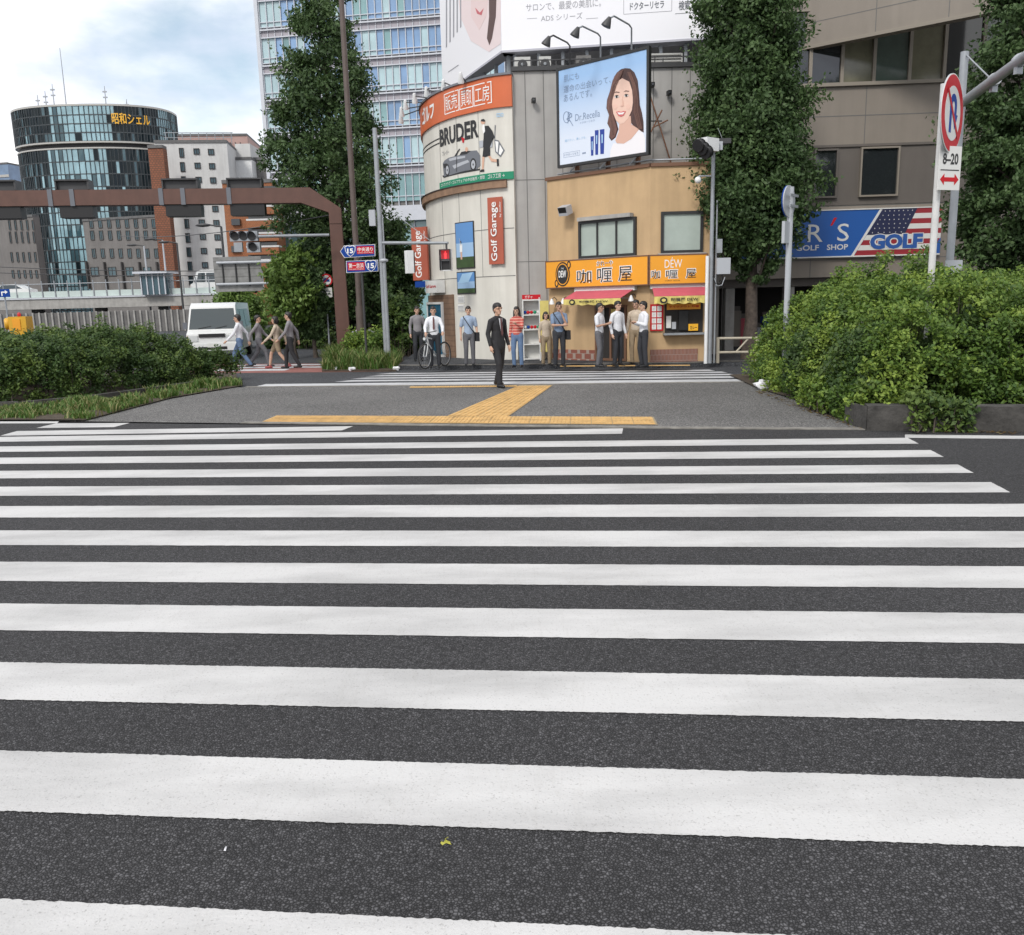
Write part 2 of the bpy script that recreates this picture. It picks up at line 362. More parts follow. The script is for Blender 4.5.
def ptext(mb, wall, txt, x0, y0, x1, y1, t, m, **k): text(mb, wall, txt, wall.uv(x0, y0, t), wall.uv(x1, y1, t), t, m, **k)

# ------------------------------------------------------------------ materials list
WHITE = (.78, .78, .76)
asphalt('road_asphalt', (.082, .081, .084), .0110, .40, 1.0, 1.6, .14)
asphalt('far_asphalt', (.10, .105, .115), .02, .3, .5, 1.6, .15)
asphalt('island_asphalt', (.235, .23, .222), .014, .4, .6, 1.9, .12)
paint_mat('road_paint', (.545, .54, .53), .26)
paint_mat('road_paint_far', (.56, .57, .58), .35)
mat('kerb_stone', (.20, .19, .17), .85, var=.35, vscale=5, bump=.5, bscale=30)
mat('planter_stone', (.055, .052, .048), .9, var=.5, vscale=4, bump=.6, bscale=25)
mat('concrete', (.36, .35, .33), .85, var=.18, vscale=2, bump=.3, bscale=20, dirt=.2)
mat('concrete_dark', (.17, .165, .16), .85, var=.2, vscale=2, dirt=.2)
mat('soil', (.06, .045, .03), .95, var=.4, vscale=8, bump=.8, bscale=30)
mat('tactile_yellow', (.56, .35, .13), .75, var=.22, vscale=4, bump=.2)
mat('tactile_grout', (.30, .24, .15), .85, var=.2)
mat('red_paving', (.25, .10, .085), .8, var=.2, vscale=2)
mat('brown_steel', (.115, .055, .04), .5, var=.12, vscale=3, dirt=.15)
mat('grey_steel', (.30, .32, .34), .45, .3, var=.12, vscale=4)
mat('dark_steel', (.05, .05, .052), .5, .2, var=.1)
mat('black', (.012, .012, .013), .5)
mat('pole_brown', (.10, .075, .065), .5, .1, var=.15)
mat('white_paint', (.72, .73, .73), .4, var=.06, vscale=4)
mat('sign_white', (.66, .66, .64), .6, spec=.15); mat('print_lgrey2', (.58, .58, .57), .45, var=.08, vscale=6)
mat('sign_red', (.50, .022, .03), .6, spec=.12)
mat('sign_blue', (.012, .055, .27), .6, spec=.12)
mat('bark', (.07, .055, .045), .9, var=.4, vscale=9, bump=.9, bscale=18)
leaf_mat('ginkgo_leaf', (.024, .048, .017), (.062, .112, .038), (.13, .20, .075))
leaf_mat('light_leaf', (.06, .11, .02), (.12, .20, .04), (.22, .32, .08))
leaf_mat('hedge_leaf', (.034, .075, .015), (.098, .172, .026), (.26, .35, .06))
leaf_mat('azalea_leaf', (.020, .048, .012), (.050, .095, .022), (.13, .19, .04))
leaf_mat('grass_blade', (.05, .11, .018), (.09, .18, .03), (.30, .27, .12))
leaf_mat('dry_leaf', (.10, .06, .02), (.14, .09, .035), (.2, .16, .06))
mat('glass_green', (.23, .30, .28), .12, var=.12, vscale=2, spec=.8)
mat('glass_dark', (.02, .024, .026), .06, spec=.9)
mat('glass_blue', (.14, .22, .34), .08, var=.35, vscale=.25, spec=.9)
mat('frame_dark', (.02, .02, .02), .4)

# ------------------------------------------------------------------ the ground
# one sheet to the horizon
mb = MB(); mb.add([(-900, -60, -.004), (900, -60, -.004), (900, 1500, -.004), (-900, 1500, -.004)], [(0, 1, 2, 3)], 'far_asphalt'); struct(mb, 'ground', 'grey asphalt ground stretching out to the far buildings')
mb = MB(); y1 = G(512, 427).y
kerb_px = [(-260, 419), (0, 420.5), (240, 423.5), (420, 426), (560, 427.5), (680, 429), (870, 430.2), (1024, 431), (1250, 433)]
kerb = [G(x, y) for x, y in kerb_px]
vs = [(-14, -1, 0), (14, -1, 0)]+[(k.x, k.y, 0) for k in kerb[::-1]]
vs = [(-14, -1, 0), (14, -1, 0), (14, kerb[-1].y, 0)]+[(k.x, k.y, 0) for k in kerb[::-1]]+[(-14, kerb[0].y, 0)]
mb.add(vs, [tuple(range(len(vs)))], 'road_asphalt'); struct(mb, 'road', 'dark asphalt road under the near zebra crossing', 'road')

# island pavement
isl = [G(240, 423.5), G(420, 426), G(560, 427.5), G(680, 429), G(880, 430.3), G(1300, 433), G(1300, 372), G(748, 382.5), G(512, 385.2), G(245, 387.5), G(150, 388), G(-200, 388), G(-260, 419), G(0, 420.5)]
mb = MB(); mb.add([(p.x, p.y, .004) for p in isl], [tuple(range(len(isl)))], 'island_asphalt'); struct(mb, 'traffic_island', 'light grey asphalt pavement of the traffic island between the two crossings', 'pavement')
# kerb flush strip on island edges
def strip(mb, pts, w, z, m, h=.0):
    for a, b in zip(pts, pts[1:]):
        d = (b-a); d.z = 0; d.normalize(); n = Vector((-d.y, d.x, 0))*w
        mb.hexa([(a.x, a.y, z-.02), (b.x, b.y, z-.02), (b.x+n.x, b.y+n.y, z-.02), (a.x+n.x, a.y+n.y, z-.02), (a.x, a.y, z+h), (b.x, b.y, z+h), (b.x+n.x, b.y+n.y, z+h), (a.x+n.x, a.y+n.y, z+h)], m)
mb = MB(); strip(mb, kerb[2:7], .16, .008, 'kerb_stone', .006); struct(mb, 'kerb_strip', 'flush stone kerb along the near edge of the island', 'kerb')
mb = MB(); strip(mb, [G(245, 387.5), G(512, 385.2), G(748, 382.5)], .14, .008, 'kerb_stone', .006); struct(mb, 'kerb_strip', 'flush stone kerb along the far edge of the island', 'kerb')

# painted crossing stripes: direction from the fit, 0.9 m period
YAW, OFF = .1002, 2.2819
du = Vector((math.cos(YAW), -math.sin(YAW), 0)); dn = Vector((math.sin(YAW), math.cos(YAW), 0))
def rough_strip(name, label, q, jit=.004, step=.03, m='road_paint', z=.004):
    """q: four plan points near-left, near-right, far-right, far-left"""
    pts = []
    for a, b in zip(q, q[1:]+q[:1]):
        l = (b-a).length; k = max(1, int(l/step))
        for i in range(k):
            p = a+(b-a)*(i/k); j = jit
            pts.append((p.x+random.uniform(-j, j), p.y+random.uniform(-j, j), z))
    mb = MB(); mb.add(pts, [tuple(range(len(pts)))], m)
    return struct(mb, name, label, 'road marking')
A1, A2 = G(56, 424), G(0, 436); B1, B2 = G(915, 442), G(1009, 492)
def cross(s, a, b):     # point on line a-b with dn coordinate s
    sa = a.dot(dn); sb = b.dot(dn); k = (s-sa)/(sb-sa); p = a+(b-a)*k; p.z = 0; return p
ordn = ['nearest', 'second nearest', 'third nearest', 'fourth nearest', 'fifth nearest', 'sixth nearest', 'seventh nearest', 'eighth nearest', 'ninth nearest', 'tenth nearest', 'eleventh nearest', 'twelfth nearest', 'farthest']
tri_px = {}
for i in range(0, 13):
    # measured top edges s = OFF + .9 i ; stripe occupies .45 below (nearer)
    s1 = OFF+.9*i; s0 = s1-.45+(.02 if i < 3 else 0)
    Lf0, Lf1 = cross(s0, A1, A2), cross(s1, A1, A2)
    Rt0, Rt1 = cross(s0, B1, B2), cross(s1, B1, B2)
    if i <= 6:
        if i <= 4:
            Rt0 = dn*s0+du*9; Rt1 = dn*s1+du*9
    if i < 9:
        Lf0 = dn*s0+du*-10; Lf1 = dn*s1+du*-10
        if i >= 6: Lf0, Lf1 = cross(s0, A1, A2), cross(s1, A1, A2)
    if i >= 11:
        continue
    rough_strip('crosswalk_stripe', f'{ordn[i]} white stripe of the near zebra crossing', [Lf0, Rt0, Rt1, Lf1], .003, .012 if i < 3 else .04)
def quad_px(name, label, px, m='road_paint', z=.004, jit=.004):
    return rough_strip(name, label, [G(x, y) for x, y in px], jit, .06, m, z)
quad_px('crosswalk_stripe', 'short white stripe ending near the middle of the island kerb', [(-120, 443.5), (622, 434), (623, 428.6), (-100, 438.5)])
quad_px('crosswalk_stripe', 'shorter white stripe reaching from the left frame edge towards the tactile paving', [(0, 436), (342, 430.6), (353, 426.4), (17, 431.3)])
quad_px('crosswalk_stripe', 'shortest white stripe in front of the left flower bed', [(36, 428.2), (114, 427.3), (130, 423.1), (56, 423.6)])
quad_px('edge_line', 'thin white edge line running below the stone planter kerb', [(905, 438.0), (1200, 441.0), (1200, 438.0), (905, 434.8)])
quad_px('edge_line', 'thin white edge line along the kerb of the left flower bed', [(-200, 424.0), (57, 423.5), (59, 421.6), (-200, 421.6)])

# far crossing
for i, (ya, yb, xl, xr, wd) in enumerate([(385.3, 381.6, 250, 749, 'nearest'), (380.2, 378.6, 335, 742, 'second'), (377.5, 376.2, 350, 736, 'third'), (375.2, 373.9, 365, 728, 'fourth'), (373.0, 371.9, 375, 715, 'farthest')]):
    cl = lambda x: -.010*(x-500)
    quad_px('crosswalk_stripe', f'{wd} white stripe of the far crossing in front of the shops', [(xl, ya+cl(xl)), (xr, ya+cl(xr)), (xr-6, yb+cl(xr)), (xl+16, yb+cl(xl))], 'road_paint_far', .002, .01)
# red paving and small crossing at the left
mb = MB(); q = [G(180, 373.5), G(395, 371.5), G(400, 369), G(330, 366.5), G(330, 363.5), G(180, 364.5)]
mb.add([(p.x, p.y, .0) for p in q], [tuple(range(len(q)))], 'red_paving'); struct(mb, 'red_pavement', 'reddish paved lane beside the left crossing', 'pavement')
for i, (ya, yb, x0, x1) in enumerate([(371.6, 369.8, 200, 285), (368.6, 367.2, 215, 330), (366.2, 365.0, 235, 322)]):
    quad_px('crosswalk_stripe', ['nearest', 'middle', 'farthest'][i]+' white stripe of the side crossing where people walk', [(x0, ya), (x1, ya-1), (x1+6, yb-1), (x0+6, yb)], 'road_paint_far', .004, .01)

# far pavement (kerb 0.12)
fk = [G(398, 369.5), G(430, 369.8), G(560, 368.3), G(690, 367.2), G(716, 366), G(760, 365.5), G(1200, 362)]
mb = MB(); top = [(p.x, p.y, .12) for p in fk]+[(fk[-1].x, 60, .12), (fk[0].x-1.0, 60, .12)]; n = len(top)
mb.add(top+[(x, y, -.01) for x, y, z in top], [tuple(range(n))]+[(i, i+n, (i+1) % n+n, (i+1) % n) for i in range(n)], 'far_asphalt'); struct(mb, 'sidewalk', 'dark grey pavement in front of the shops', 'pavement')
mb = MB(); strip(mb, fk, .15, .124, 'kerb_stone', .004); struct(mb, 'kerb', 'pale kerb of the shop pavement', 'kerb')
mb = MB(); q = [G(560, 366.9, .12), G(690, 366.0, .12), G(690, 365.0, .12), G(560, 365.8, .12)]
mb.add([(p.x, p.y, .128) for p in q], [(0, 1, 2, 3)], 'tactile_yellow'); struct(mb, 'tactile_paving', 'thin yellow tactile strip on the shop pavement', 'pavement')

# tactile paving on the island
def tactile(label, corners, nu, nv, bars_along_u, skew=0):
    a, b, c, d = corners      # near-left, near-right, far-right, far-left
    mb = MB()
    def bil(s, t): p = (a*(1-s)+b*s)*(1-t)+(d*(1-s)+c*s)*t; return p
    for i in range(nu):
        for j in range(nv):
            g = .012
            s0, s1, t0, t1 = (i+g)/nu, (i+1-g)/nu, (j+.03)/nv, (j+1-.03)/nv
            q = [bil(s0, t0), bil(s1, t0), bil(s1, t1), bil(s0, t1)]
            mb.add([(p.x, p.y, .014) for p in q], [(0, 1, 2, 3)], 'tactile_yellow')
            for k in range(5):
                e = (k+.5)/5
                if bars_along_u: qq = [(.06, e-.055), (.94, e-.055), (.94, e+.055), (.06, e+.055)]
                else: qq = [(e-.055, .06), (e+.055, .06), (e+.055, .94), (e-.055, .94)]
                pp = [bil(s0+(s1-s0)*x, t0+(t1-t0)*y) for x, y in qq]
                mb.hexa([(p.x, p.y, .012) for p in pp]+[(p.x, p.y, .020) for p in pp], 'tactile_yellow')
    q = [bil(-.004, -.04), bil(1.004, -.04), bil(1.004, 1.04), bil(-.004, 1.04)]
    mb.add([(p.x, p.y, .010) for p in q], [(0, 1, 2, 3)], 'tactile_grout')
    struct(mb, 'tactile_paving', label, 'tactile paving')
tactile('yellow tactile strip running along the near kerb of the island', [G(262, 422.6), G(656, 425.2), G(652, 417.6), G(277, 416.2)], 20, 2, False)
tactile('yellow tactile strip leading across the island to the far crossing', [G(447, 416.6), G(508, 417.2), G(552, 386.2), G(518, 386.4)], 2, 12, False)
tactile('yellow tactile strip along the far kerb of the island', [G(410, 388.4), G(517, 387.2), G(517, 385.9), G(410, 387.1)], 8, 1, False)

# ------------------------------------------------------------------ foliage
def leaf_mesh(name, C, Nn, size, tint, m, parent=None, elong=1.5, extra=None):
    """C (n,3) leaf centres, Nn (n,3) normals, size (n,), tint (n,): one quad per leaf"""
    n = len(C)
    a = rng.normal(size=(n, 3)); Nn = Nn/np.linalg.norm(Nn, axis=1)[:, None]
    x = a-Nn*np.sum(a*Nn, 1)[:, None]; x /= np.linalg.norm(x, axis=1)[:, None]; y = np.cross(Nn, x)
    s = size[:, None]
    v = np.empty((n, 4, 3)); v[:, 0] = C-x*s*elong*.5; v[:, 1] = C+y*s*.42-x*s*.05+Nn*s*.10; v[:, 2] = C+x*s*elong*.5; v[:, 3] = C-y*s*.42-x*s*.05+Nn*s*.10
    off = np.zeros(3); q = parent
    while q is not None: off += np.array(q.location); q = q.parent
    v = (v-off).reshape(-1, 3)
    me = bpy.data.meshes.new(name); me.vertices.add(4*n); me.vertices.foreach_set('co', v.ravel())
    me.loops.add(4*n); me.loops.foreach_set('vertex_index', np.arange(4*n, dtype=np.int32))
    me.polygons.add(n); me.polygons.foreach_set('loop_start', np.arange(0, 4*n, 4, dtype=np.int32)); me.polygons.foreach_set('loop_total', np.full(n, 4, dtype=np.int32))
    at = me.attributes.new('tint', 'FLOAT', 'FACE'); at.data.foreach_set('value', np.clip(tint, 0, 1).astype(np.float32))
    me.materials.append(MATS[m]); me.update(calc_edges=True)
    o = bpy.data.objects.new(name, me); COL.objects.link(o)
    if parent is not None: o.parent = parent
    return o

def unit(n):
    v = rng.normal(size=(n, 3)); return v/np.linalg.norm(v, axis=1)[:, None]

def tree(name, label, Y, rows, trunk, depth_ratio=.9, nclump=420, per=150, leaf=.085, m='ginkgo_leaf', sig=.22, trunk_r=.2, ycen=None, limbs=26, group=None, inner=.35):
    """rows: (pixel y, left x, right x) outline of the crown at distance Y; trunk: (pixel x at foot, pixel y foot or None)"""
    zz = []
    for py, xl, xr in rows:
        a, b = P(xl, py, Y), P(xr, py, Y); zz.append((a.z, a.x, b.x))
    zz.sort(); Z = np.array([k[0] for k in zz]); XL = np.array([k[1] for k in zz]); XR = np.array([k[2] for k in zz])
    fx = P(trunk, 300, Y).x
    root = thing(name, label, 'tree', (fx, Y, 0), group)
    # clump centres
    w = np.maximum(XR-XL, .05); fine = np.linspace(Z[0], Z[-1], 80); wf = np.interp(fine, Z, w); cdf = np.cumsum(wf**1.6); cdf /= cdf[-1]
    cz = np.interp(rng.random(nclump), cdf, fine)
    rad = np.interp(cz, Z, w)/2; cx = (np.interp(cz, Z, XL)+np.interp(cz, Z, XR))/2
    ph = rng.random(nclump)*2*np.pi; rr = np.where(rng.random(nclump) < inner, rng.random(nclump)**.5*.75, .70+.27*rng.random(nclump)**.8)
    rr = rr*(1+.09*np.sin(ph*3+cz*2.1)+.08*np.sin(ph*5-cz*3.3)+.06*np.sin(cz*7+ph*2)-.03)+.08*rng.normal(size=nclump)
    sg = sig*np.clip(rad, .25, 1.4)*(.6+.75*rng.random(nclump))
    keep = np.maximum(rad-sg*.9, .1)
    cen = np.stack([cx+keep*rr*np.cos(ph), Y+keep*rr*np.sin(ph)*depth_ratio, cz], 1)
    # leaves
    n = nclump*per; idx = np.repeat(np.arange(nclump), per)
    g = unit(n)*(rng.random(n)**.45)[:, None]*1.55
    Cc = cen[idx]+g*sg[idx][:, None]*np.array([1, 1, .75])
    outw = np.stack([np.cos(ph[idx]), np.sin(ph[idx]), np.full(n, .55)], 1)
    Nn = unit(n)*.9+outw*.6
    ct = rng.random(nclump)
    tint = .2+.45*ct[idx]+.35*(rng.random(n)-.3)
    size = leaf*(.7+.6*rng.random(n))
    # stray sprigs on the outline
    ns = int(nclump*.8); k = rng.integers(0, nclump, ns); m2 = 22
    tip = cen[k]+np.stack([np.cos(ph[k]), np.sin(ph[k])*.8, rng.random(ns)*1.0-.1], 1)*(sg[k]*1.2+.10+.35*rng.random(ns))[:, None]
    base_ = cen[k]; tt = rng.random((ns, m2)); S = base_[:, None]*(1-tt[..., None])+tip[:, None]*tt[..., None]+rng.normal(size=(ns, m2, 3))*.045
    S = S.reshape(-1, 3); Cc = np.vstack([Cc, S]); Nn = np.vstack([Nn, unit(len(S))]); size = np.r_[size, leaf*(.6+.5*rng.random(len(S)))]; tint = np.r_[tint, .3+.6*rng.random(len(S))]
    leaf_mesh('crown', Cc, Nn, size, tint, m, root)
    mb = MB(); topz = Z[-1]-.6
    zs = np.linspace(0, topz, 9); cxm = [(np.interp(z, Z, XL)+np.interp(z, Z, XR))/2 for z in zs]
    pts = [Vector((fx+(cxm[i]-fx)*(i/8)**1.2+random.uniform(-.05, .05), Y+random.uniform(-.05, .05), zs[i])) for i in range(9)]; pts[0] = Vector((fx, Y, -.02))
    mb.tube(pts, [trunk_r*(1.25 if i == 0 else 1)*(1-.88*i/8) for i in range(9)], 'bark', 10); tr_ = mb.build('trunk', root)
    mb = MB()
    for i in range(limbs):
        j = rng.integers(0, nclump); c = Vector(cen[j]); z0 = max(Z[0]-.4, c.z-.9-random.random()); i0 = z0/topz*8; a = pts[min(int(i0), 7)].lerp(pts[min(int(i0), 7)+1], max(0, min(1, i0-int(i0))))
        mid = a.lerp(c, .5)+Vector((0, 0, -.12)); mb.tube([a, mid, c], [trunk_r*.28, trunk_r*.16, .012], 'bark', 6)
    mb.build('limbs', tr_)
    return root

def mound(name, label, cat, poly, hfun, n, leaf, m, parent_loc, clump=.16, group=None, stems='bark', tintbase=.0, per=60, part='foliage', shell=.8, dry=0, gapth=None, spr=1.0):
    """leafy mass over a plan polygon, height hfun(x,y)"""
    poly = [(p.x, p.y) for p in poly]; px_ = np.array([p[0] for p in poly]); py_ = np.array([p[1] for p in poly])
    def inside(x, y):
        c = np.zeros(len(x), bool); j = len(poly)-1
        for i in range(len(poly)):
            cond = ((py_[i] > y) != (py_[j] > y)) & (x < (px_[j]-px_[i])*(y-py_[i])/(py_[j]-py_[i]+1e-12)+px_[i]); c ^= cond; j = i
        return c
    def edge(x, y):
        d = np.full(len(x), 9.)
        for i in range(len(poly)):
            ax, ay = poly[i]; bx, by = poly[(i+1) % len(poly)]; l2 = (bx-ax)**2+(by-ay)**2
            t = np.clip(((x-ax)*(bx-ax)+(y-ay)*(by-ay))/l2, 0, 1); d = np.minimum(d, np.hypot(x-ax-t*(bx-ax), y-ay-t*(by-ay)))
        return d
    nc = n//per
    X = rng.uniform(px_.min(), px_.max(), nc*14); Yv = rng.uniform(py_.min(), py_.max(), nc*14); k = inside(X, Yv); X, Yv = X[k], Yv[k]
    e = edge(X, Yv); w = np.where(e < .5, 1, .45); k = rng.random(len(X)) < w; X, Yv, e = X[k][:nc], Yv[k][:nc], e[k][:nc]; nc = len(X)
    Hh = hfun(X, Yv, e)
    fr = np.where(rng.random(nc) < (shell if True else 1)-.55*(e < .6), .93+.1*rng.normal(size=nc)*.5, rng.random(nc)**.7)
    Zc = np.maximum(Hh*fr, .05)
    gap = nz(X+3*Zc, Yv-2*Zc, 4.1, 3)+.6*nz(X-5*Zc, Yv+4*Zc, 6.3, 5)      # hollows between branches
    kk = gap < (gapth if gapth is not None else 9); X, Yv, e, Hh, fr, Zc = X[kk], Yv[kk], e[kk], Hh[kk], fr[kk], Zc[kk]; nc = len(X)
    up = rng.random(nc) < .05; Zc = Zc+np.where(up, .10+.22*rng.random(nc), 0)*spr
    idx = np.repeat(np.arange(nc), per); nn_ = len(idx)
    Cc = np.stack([X, Yv, Zc], 1)[idx]+unit(nn_)*(rng.random(nn_)**.4)[:, None]*clump*1.25
    Cc[:, 2] = np.maximum(Cc[:, 2], .02)
    Nn = unit(nn_)*.8+np.array([0, -.35, .75])
    ct = rng.random(nc)+.35*nz(X, Yv, 2.3, 4); tint = tintbase+.08+.5*ct[idx]+.42*rng.random(nn_)
    root = thing(name, label, cat, parent_loc, group)
    leaf_mesh(part, Cc, Nn, leaf*(.6+.7*rng.random(nn_)), tint, m, root)
    if stems:
        mb = MB()
        for i in range(0, nc, max(1, nc//90)):
            b = Vector((X[i]+random.uniform(-.1, .1), Yv[i]+random.uniform(-.1, .1), 0)); t_ = Vector((X[i], Yv[i], Zc[i])); mb.tube([b, b.lerp(t_, .5)+Vector((random.uniform(-.06, .06), 0, 0)), t_], [.014, .010, .004], stems, 5)
        mb.build('stems', root, kind='stuff')
    return root

def proj(p):
    d = Vector(p)-C0; k = d.dot(fw); return (W_/2+FPX*d.dot(cr)/k, H_/2-FPX*d.dot(cu)/k)
def base(w, u=None): p = w.pt(w.L/2 if u is None else u, 0); return (p.x, p.y, 0)

# ================================================================== planting beds
mb = MB()
rb = [G(757, 389), G(800, 402), G(868, 424.5), G(872, 430)]
bedR = [(p.x, p.y) for p in rb]+[(13, G(1024, 431).y+.1), (13, 20), (rb[0].x+.2, 20)]
mb.add([(x, y, .03) for x, y in bedR], [tuple(range(len(bedR)))], 'soil'); struct(mb, 'planting_bed', 'bare dark soil under the right hedge', 'soil')
pa = G(866, 430.5); pb = G(1400, 436)
wl = Wall([(pa.x, pa.y), (pb.x, pb.y)])
mb = MB()
for i in range(9): wl.box(mb, i*1.0+.006, i*1.0+.994, 0, .34+random.uniform(-.006, .006), -.28, 0, 'planter_stone')
qa = G(858, 424.5); mb.hexa([(pa.x, pa.y, 0), (pa.x, pa.y+.25, 0), (qa.x, qa.y+.5, 0), (qa.x-.12, qa.y+.2, 0), (pa.x, pa.y, .33), (pa.x, pa.y+.25, .33), (qa.x, qa.y+.5, .28), (qa.x-.12, qa.y+.2, .28)], 'planter_stone')
o = mb.build('planter_kerb', None, label='weathered dark stone kerb wall holding the right hedge', category='kerb', kind='structure')

def nz(x, y, s, k=0): return np.sin(x*s+1.3+k)*np.cos(y*s*1.2+k*2)+.5*np.sin(x*s*2.3+y*s*1.7+k)
def hR(x, y, e): return .55+(1.66-.26*np.clip(x-6.5, 0, 1))*(1-np.exp(-np.maximum(e-.05, 0)/.55))+.18*nz(x, y, 1.9)+.10*nz(x, y, 5)-.10*np.clip(6.2-x, 0, 2)
r_ = [G(768, 391), G(802, 403), G(850, 419), G(868, 426)]
mound('hedge', 'big bright green hedge behind the dark stone kerb at the right', 'hedge', r_+[Vector((pa.x+.3, pa.y+.16, 0)), Vector((12.6, pa.y-.1, 0)), Vector((12.6, 19.3, 0)), Vector((5.35, 19.3, 0))], hR, 260000, .045, 'hedge_leaf', (8, 15, 0), clump=.13, per=70, gapth=.75)
# added darker mounds: shade of the hedge's lower front put into leaf colour
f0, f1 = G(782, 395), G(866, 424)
mound('shade_tone_bush', 'added bush, darker green to stand in for shade, along the pavement edge at the left front of the right hedge', 'bush', [f0, f1, Vector((f1.x+.75, f1.y+.35, 0)), Vector((f0.x+.75, f0.y+.35, 0))],
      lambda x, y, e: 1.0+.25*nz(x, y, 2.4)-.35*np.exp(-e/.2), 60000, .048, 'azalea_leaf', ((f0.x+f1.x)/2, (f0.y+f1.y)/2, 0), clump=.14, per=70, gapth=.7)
# second mound darkened as shade, then shoots spilling over the kerb
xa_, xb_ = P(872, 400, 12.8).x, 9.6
mound('shade_tone_bush', 'added bush, darker green to stand in for shade, at the front of the right hedge round the white pole', 'bush', [Vector((xa_, 12.50, 0)), Vector((xb_, 12.55, 0)), Vector((xb_, 13.2, 0)), Vector((xa_+.3, 13.25, 0))],
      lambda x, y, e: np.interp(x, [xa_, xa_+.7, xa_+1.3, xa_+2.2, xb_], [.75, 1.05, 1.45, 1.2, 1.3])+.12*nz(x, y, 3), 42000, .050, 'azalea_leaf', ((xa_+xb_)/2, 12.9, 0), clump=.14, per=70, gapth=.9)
def hlow(x, y, e): return .30+.12*nz(x, y, 5)
q0, q1 = G(915, 433), G(975, 434)
mound('trailing_shrub', 'leafy shoots spilling over the stone kerb onto the edge line', 'shrub', [q0, q1, Vector((q1.x, q1.y+.5, 0)), Vector((q0.x, q0.y+.5, 0))], lambda x, y, e: .42-.0*x+.08*nz(x, y, 6), 2600, .055, 'azalea_leaf', (q0.x, q0.y, 0), clump=.13, tintbase=.15)
q0, q1 = G(800, 407), G(862, 427)
mound('low_shrub', 'low yellowing shrub at the pavement edge left of the stone kerb', 'shrub', [q0, q1, Vector((q1.x+.3, q1.y+.7, 0)), Vector((q0.x+.4, q0.y+.7, 0))], lambda x, y, e: .38+.1*nz(x, y, 5), 7000, .05, 'hedge_leaf', (q1.x, q1.y, 0), clump=.13)

# left bed
mb = MB(); q = [G(-200, 421.2), G(60, 421.2), G(85, 421.5), G(171, 399), G(243, 386.5), G(235, 374), G(-200, 366)]
mb.add([(p.x, p.y, .03) for p in q], [tuple(range(len(q)))], 'soil'); struct(mb, 'planting_bed', 'bare dark soil under the left hedge', 'soil')
mb = MB(); strip(mb, [G(-150, 412), G(20, 409), G(90, 402.5), G(160, 392.5), G(215, 384.5)], .14, .06, 'planter_stone', .08); struct(mb, 'kerb', 'low mossy kerb between the grass strip and the left hedge', 'kerb')
def hL(x, y, e):
    top = np.interp(x, [-11, -9.6, -9.0, -8.4, -7.4, -6.9, -6.4], [1.30, 1.36, 1.45, 1.12, 1.0, .98, .8])
    return top*(1-.55*np.exp(-np.maximum(e, 0)/.45))+.12*nz(x, y, 2.2)+.07*nz(x, y, 6)
mound('hedge', 'dark azalea hedge in the flower bed on the left, lower towards its right end', 'hedge', [G(-130, 409), G(0, 407), G(90, 400), G(160, 390.5), G(228, 381), Vector((-6.9, 22.5, 0)), Vector((-14, 22.5, 0)), Vector((-14.5, 17, 0))], hL, 150000, .048, 'azalea_leaf', (-9, 19, 0), clump=.13, per=70, gapth=.8)

def grass(name, label, poly, n, h, m='grass_blade', seed_heads=True):
    pol = [(p.x, p.y) for p in poly]; xs = np.array([p[0] for p in pol]); ys = np.array([p[1] for p in pol])
    X = rng.uniform(xs.min(), xs.max(), n*6); Yv = rng.uniform(ys.min(), ys.max(), n*6); c = np.zeros(len(X), bool); j = len(pol)-1
    for i in range(len(pol)):
        cond = ((ys[i] > Yv) != (ys[j] > Yv)) & (X < (xs[j]-xs[i])*(Yv-ys[i])/(ys[j]-ys[i]+1e-12)+xs[i]); c ^= cond; j = i
    X, Yv = X[c], Yv[c]; k = (nz(X, Yv, 3.1, 2)+nz(X, Yv, 1.3, 1)*.8+rng.random(len(X))*1.6) > .75; X, Yv = X[k][:n], Yv[k][:n]; n = len(X)
    hh = h*(.35+.9*rng.random(n))*(1+.35*nz(X, Yv, 2.2)); an = rng.random(n)*6.283; ln = .35+.5*rng.random(n)
    dx, dy = np.cos(an), np.sin(an); w = .008+.008*rng.random(n)
    b0 = np.stack([X-dy*w, Yv+dx*w, np.zeros(n)], 1); b1 = np.stack([X+dy*w, Yv-dx*w, np.zeros(n)], 1)
    m0 = np.stack([X+dx*hh*ln*.4, Yv+dy*hh*ln*.4, hh*.65], 1); tp = np.stack([X+dx*hh*ln, Yv+dy*hh*ln, hh*.95], 1)
    s_ = np.stack([-dy*w, dx*w, w*0], 1)*.8
    v = np.stack([b0, b1, m0-s_, m0+s_, tp], 1).reshape(-1, 3); me = bpy.data.meshes.new(name)
    fs = []
    idx = np.arange(n)*5
    loops = np.stack([idx, idx+1, idx+2, idx+3, idx+3, idx+2, idx+4], 1).ravel().astype(np.int32)
    me.vertices.add(5*n); me.vertices.foreach_set('co', v.ravel()); me.loops.add(7*n); me.loops.foreach_set('vertex_index', loops)
    st = np.stack([np.arange(n)*7, np.arange(n)*7+4], 1).ravel().astype(np.int32); tot = np.tile([4, 3], n).astype(np.int32)
    me.polygons.add(2*n); me.polygons.foreach_set('loop_start', st); me.polygons.foreach_set('loop_total', tot)
    t = np.repeat(rng.random(n), 2); at = me.attributes.new('tint', 'FLOAT', 'FACE'); at.data.foreach_set('value', t.astype(np.float32))
    me.materials.append(MATS[m]); me.update(calc_edges=True); o = bpy.data.objects.new(name, me); COL.objects.link(o)
    o['label'] = label; o['category'] = 'grass'; o['kind'] = 'stuff'
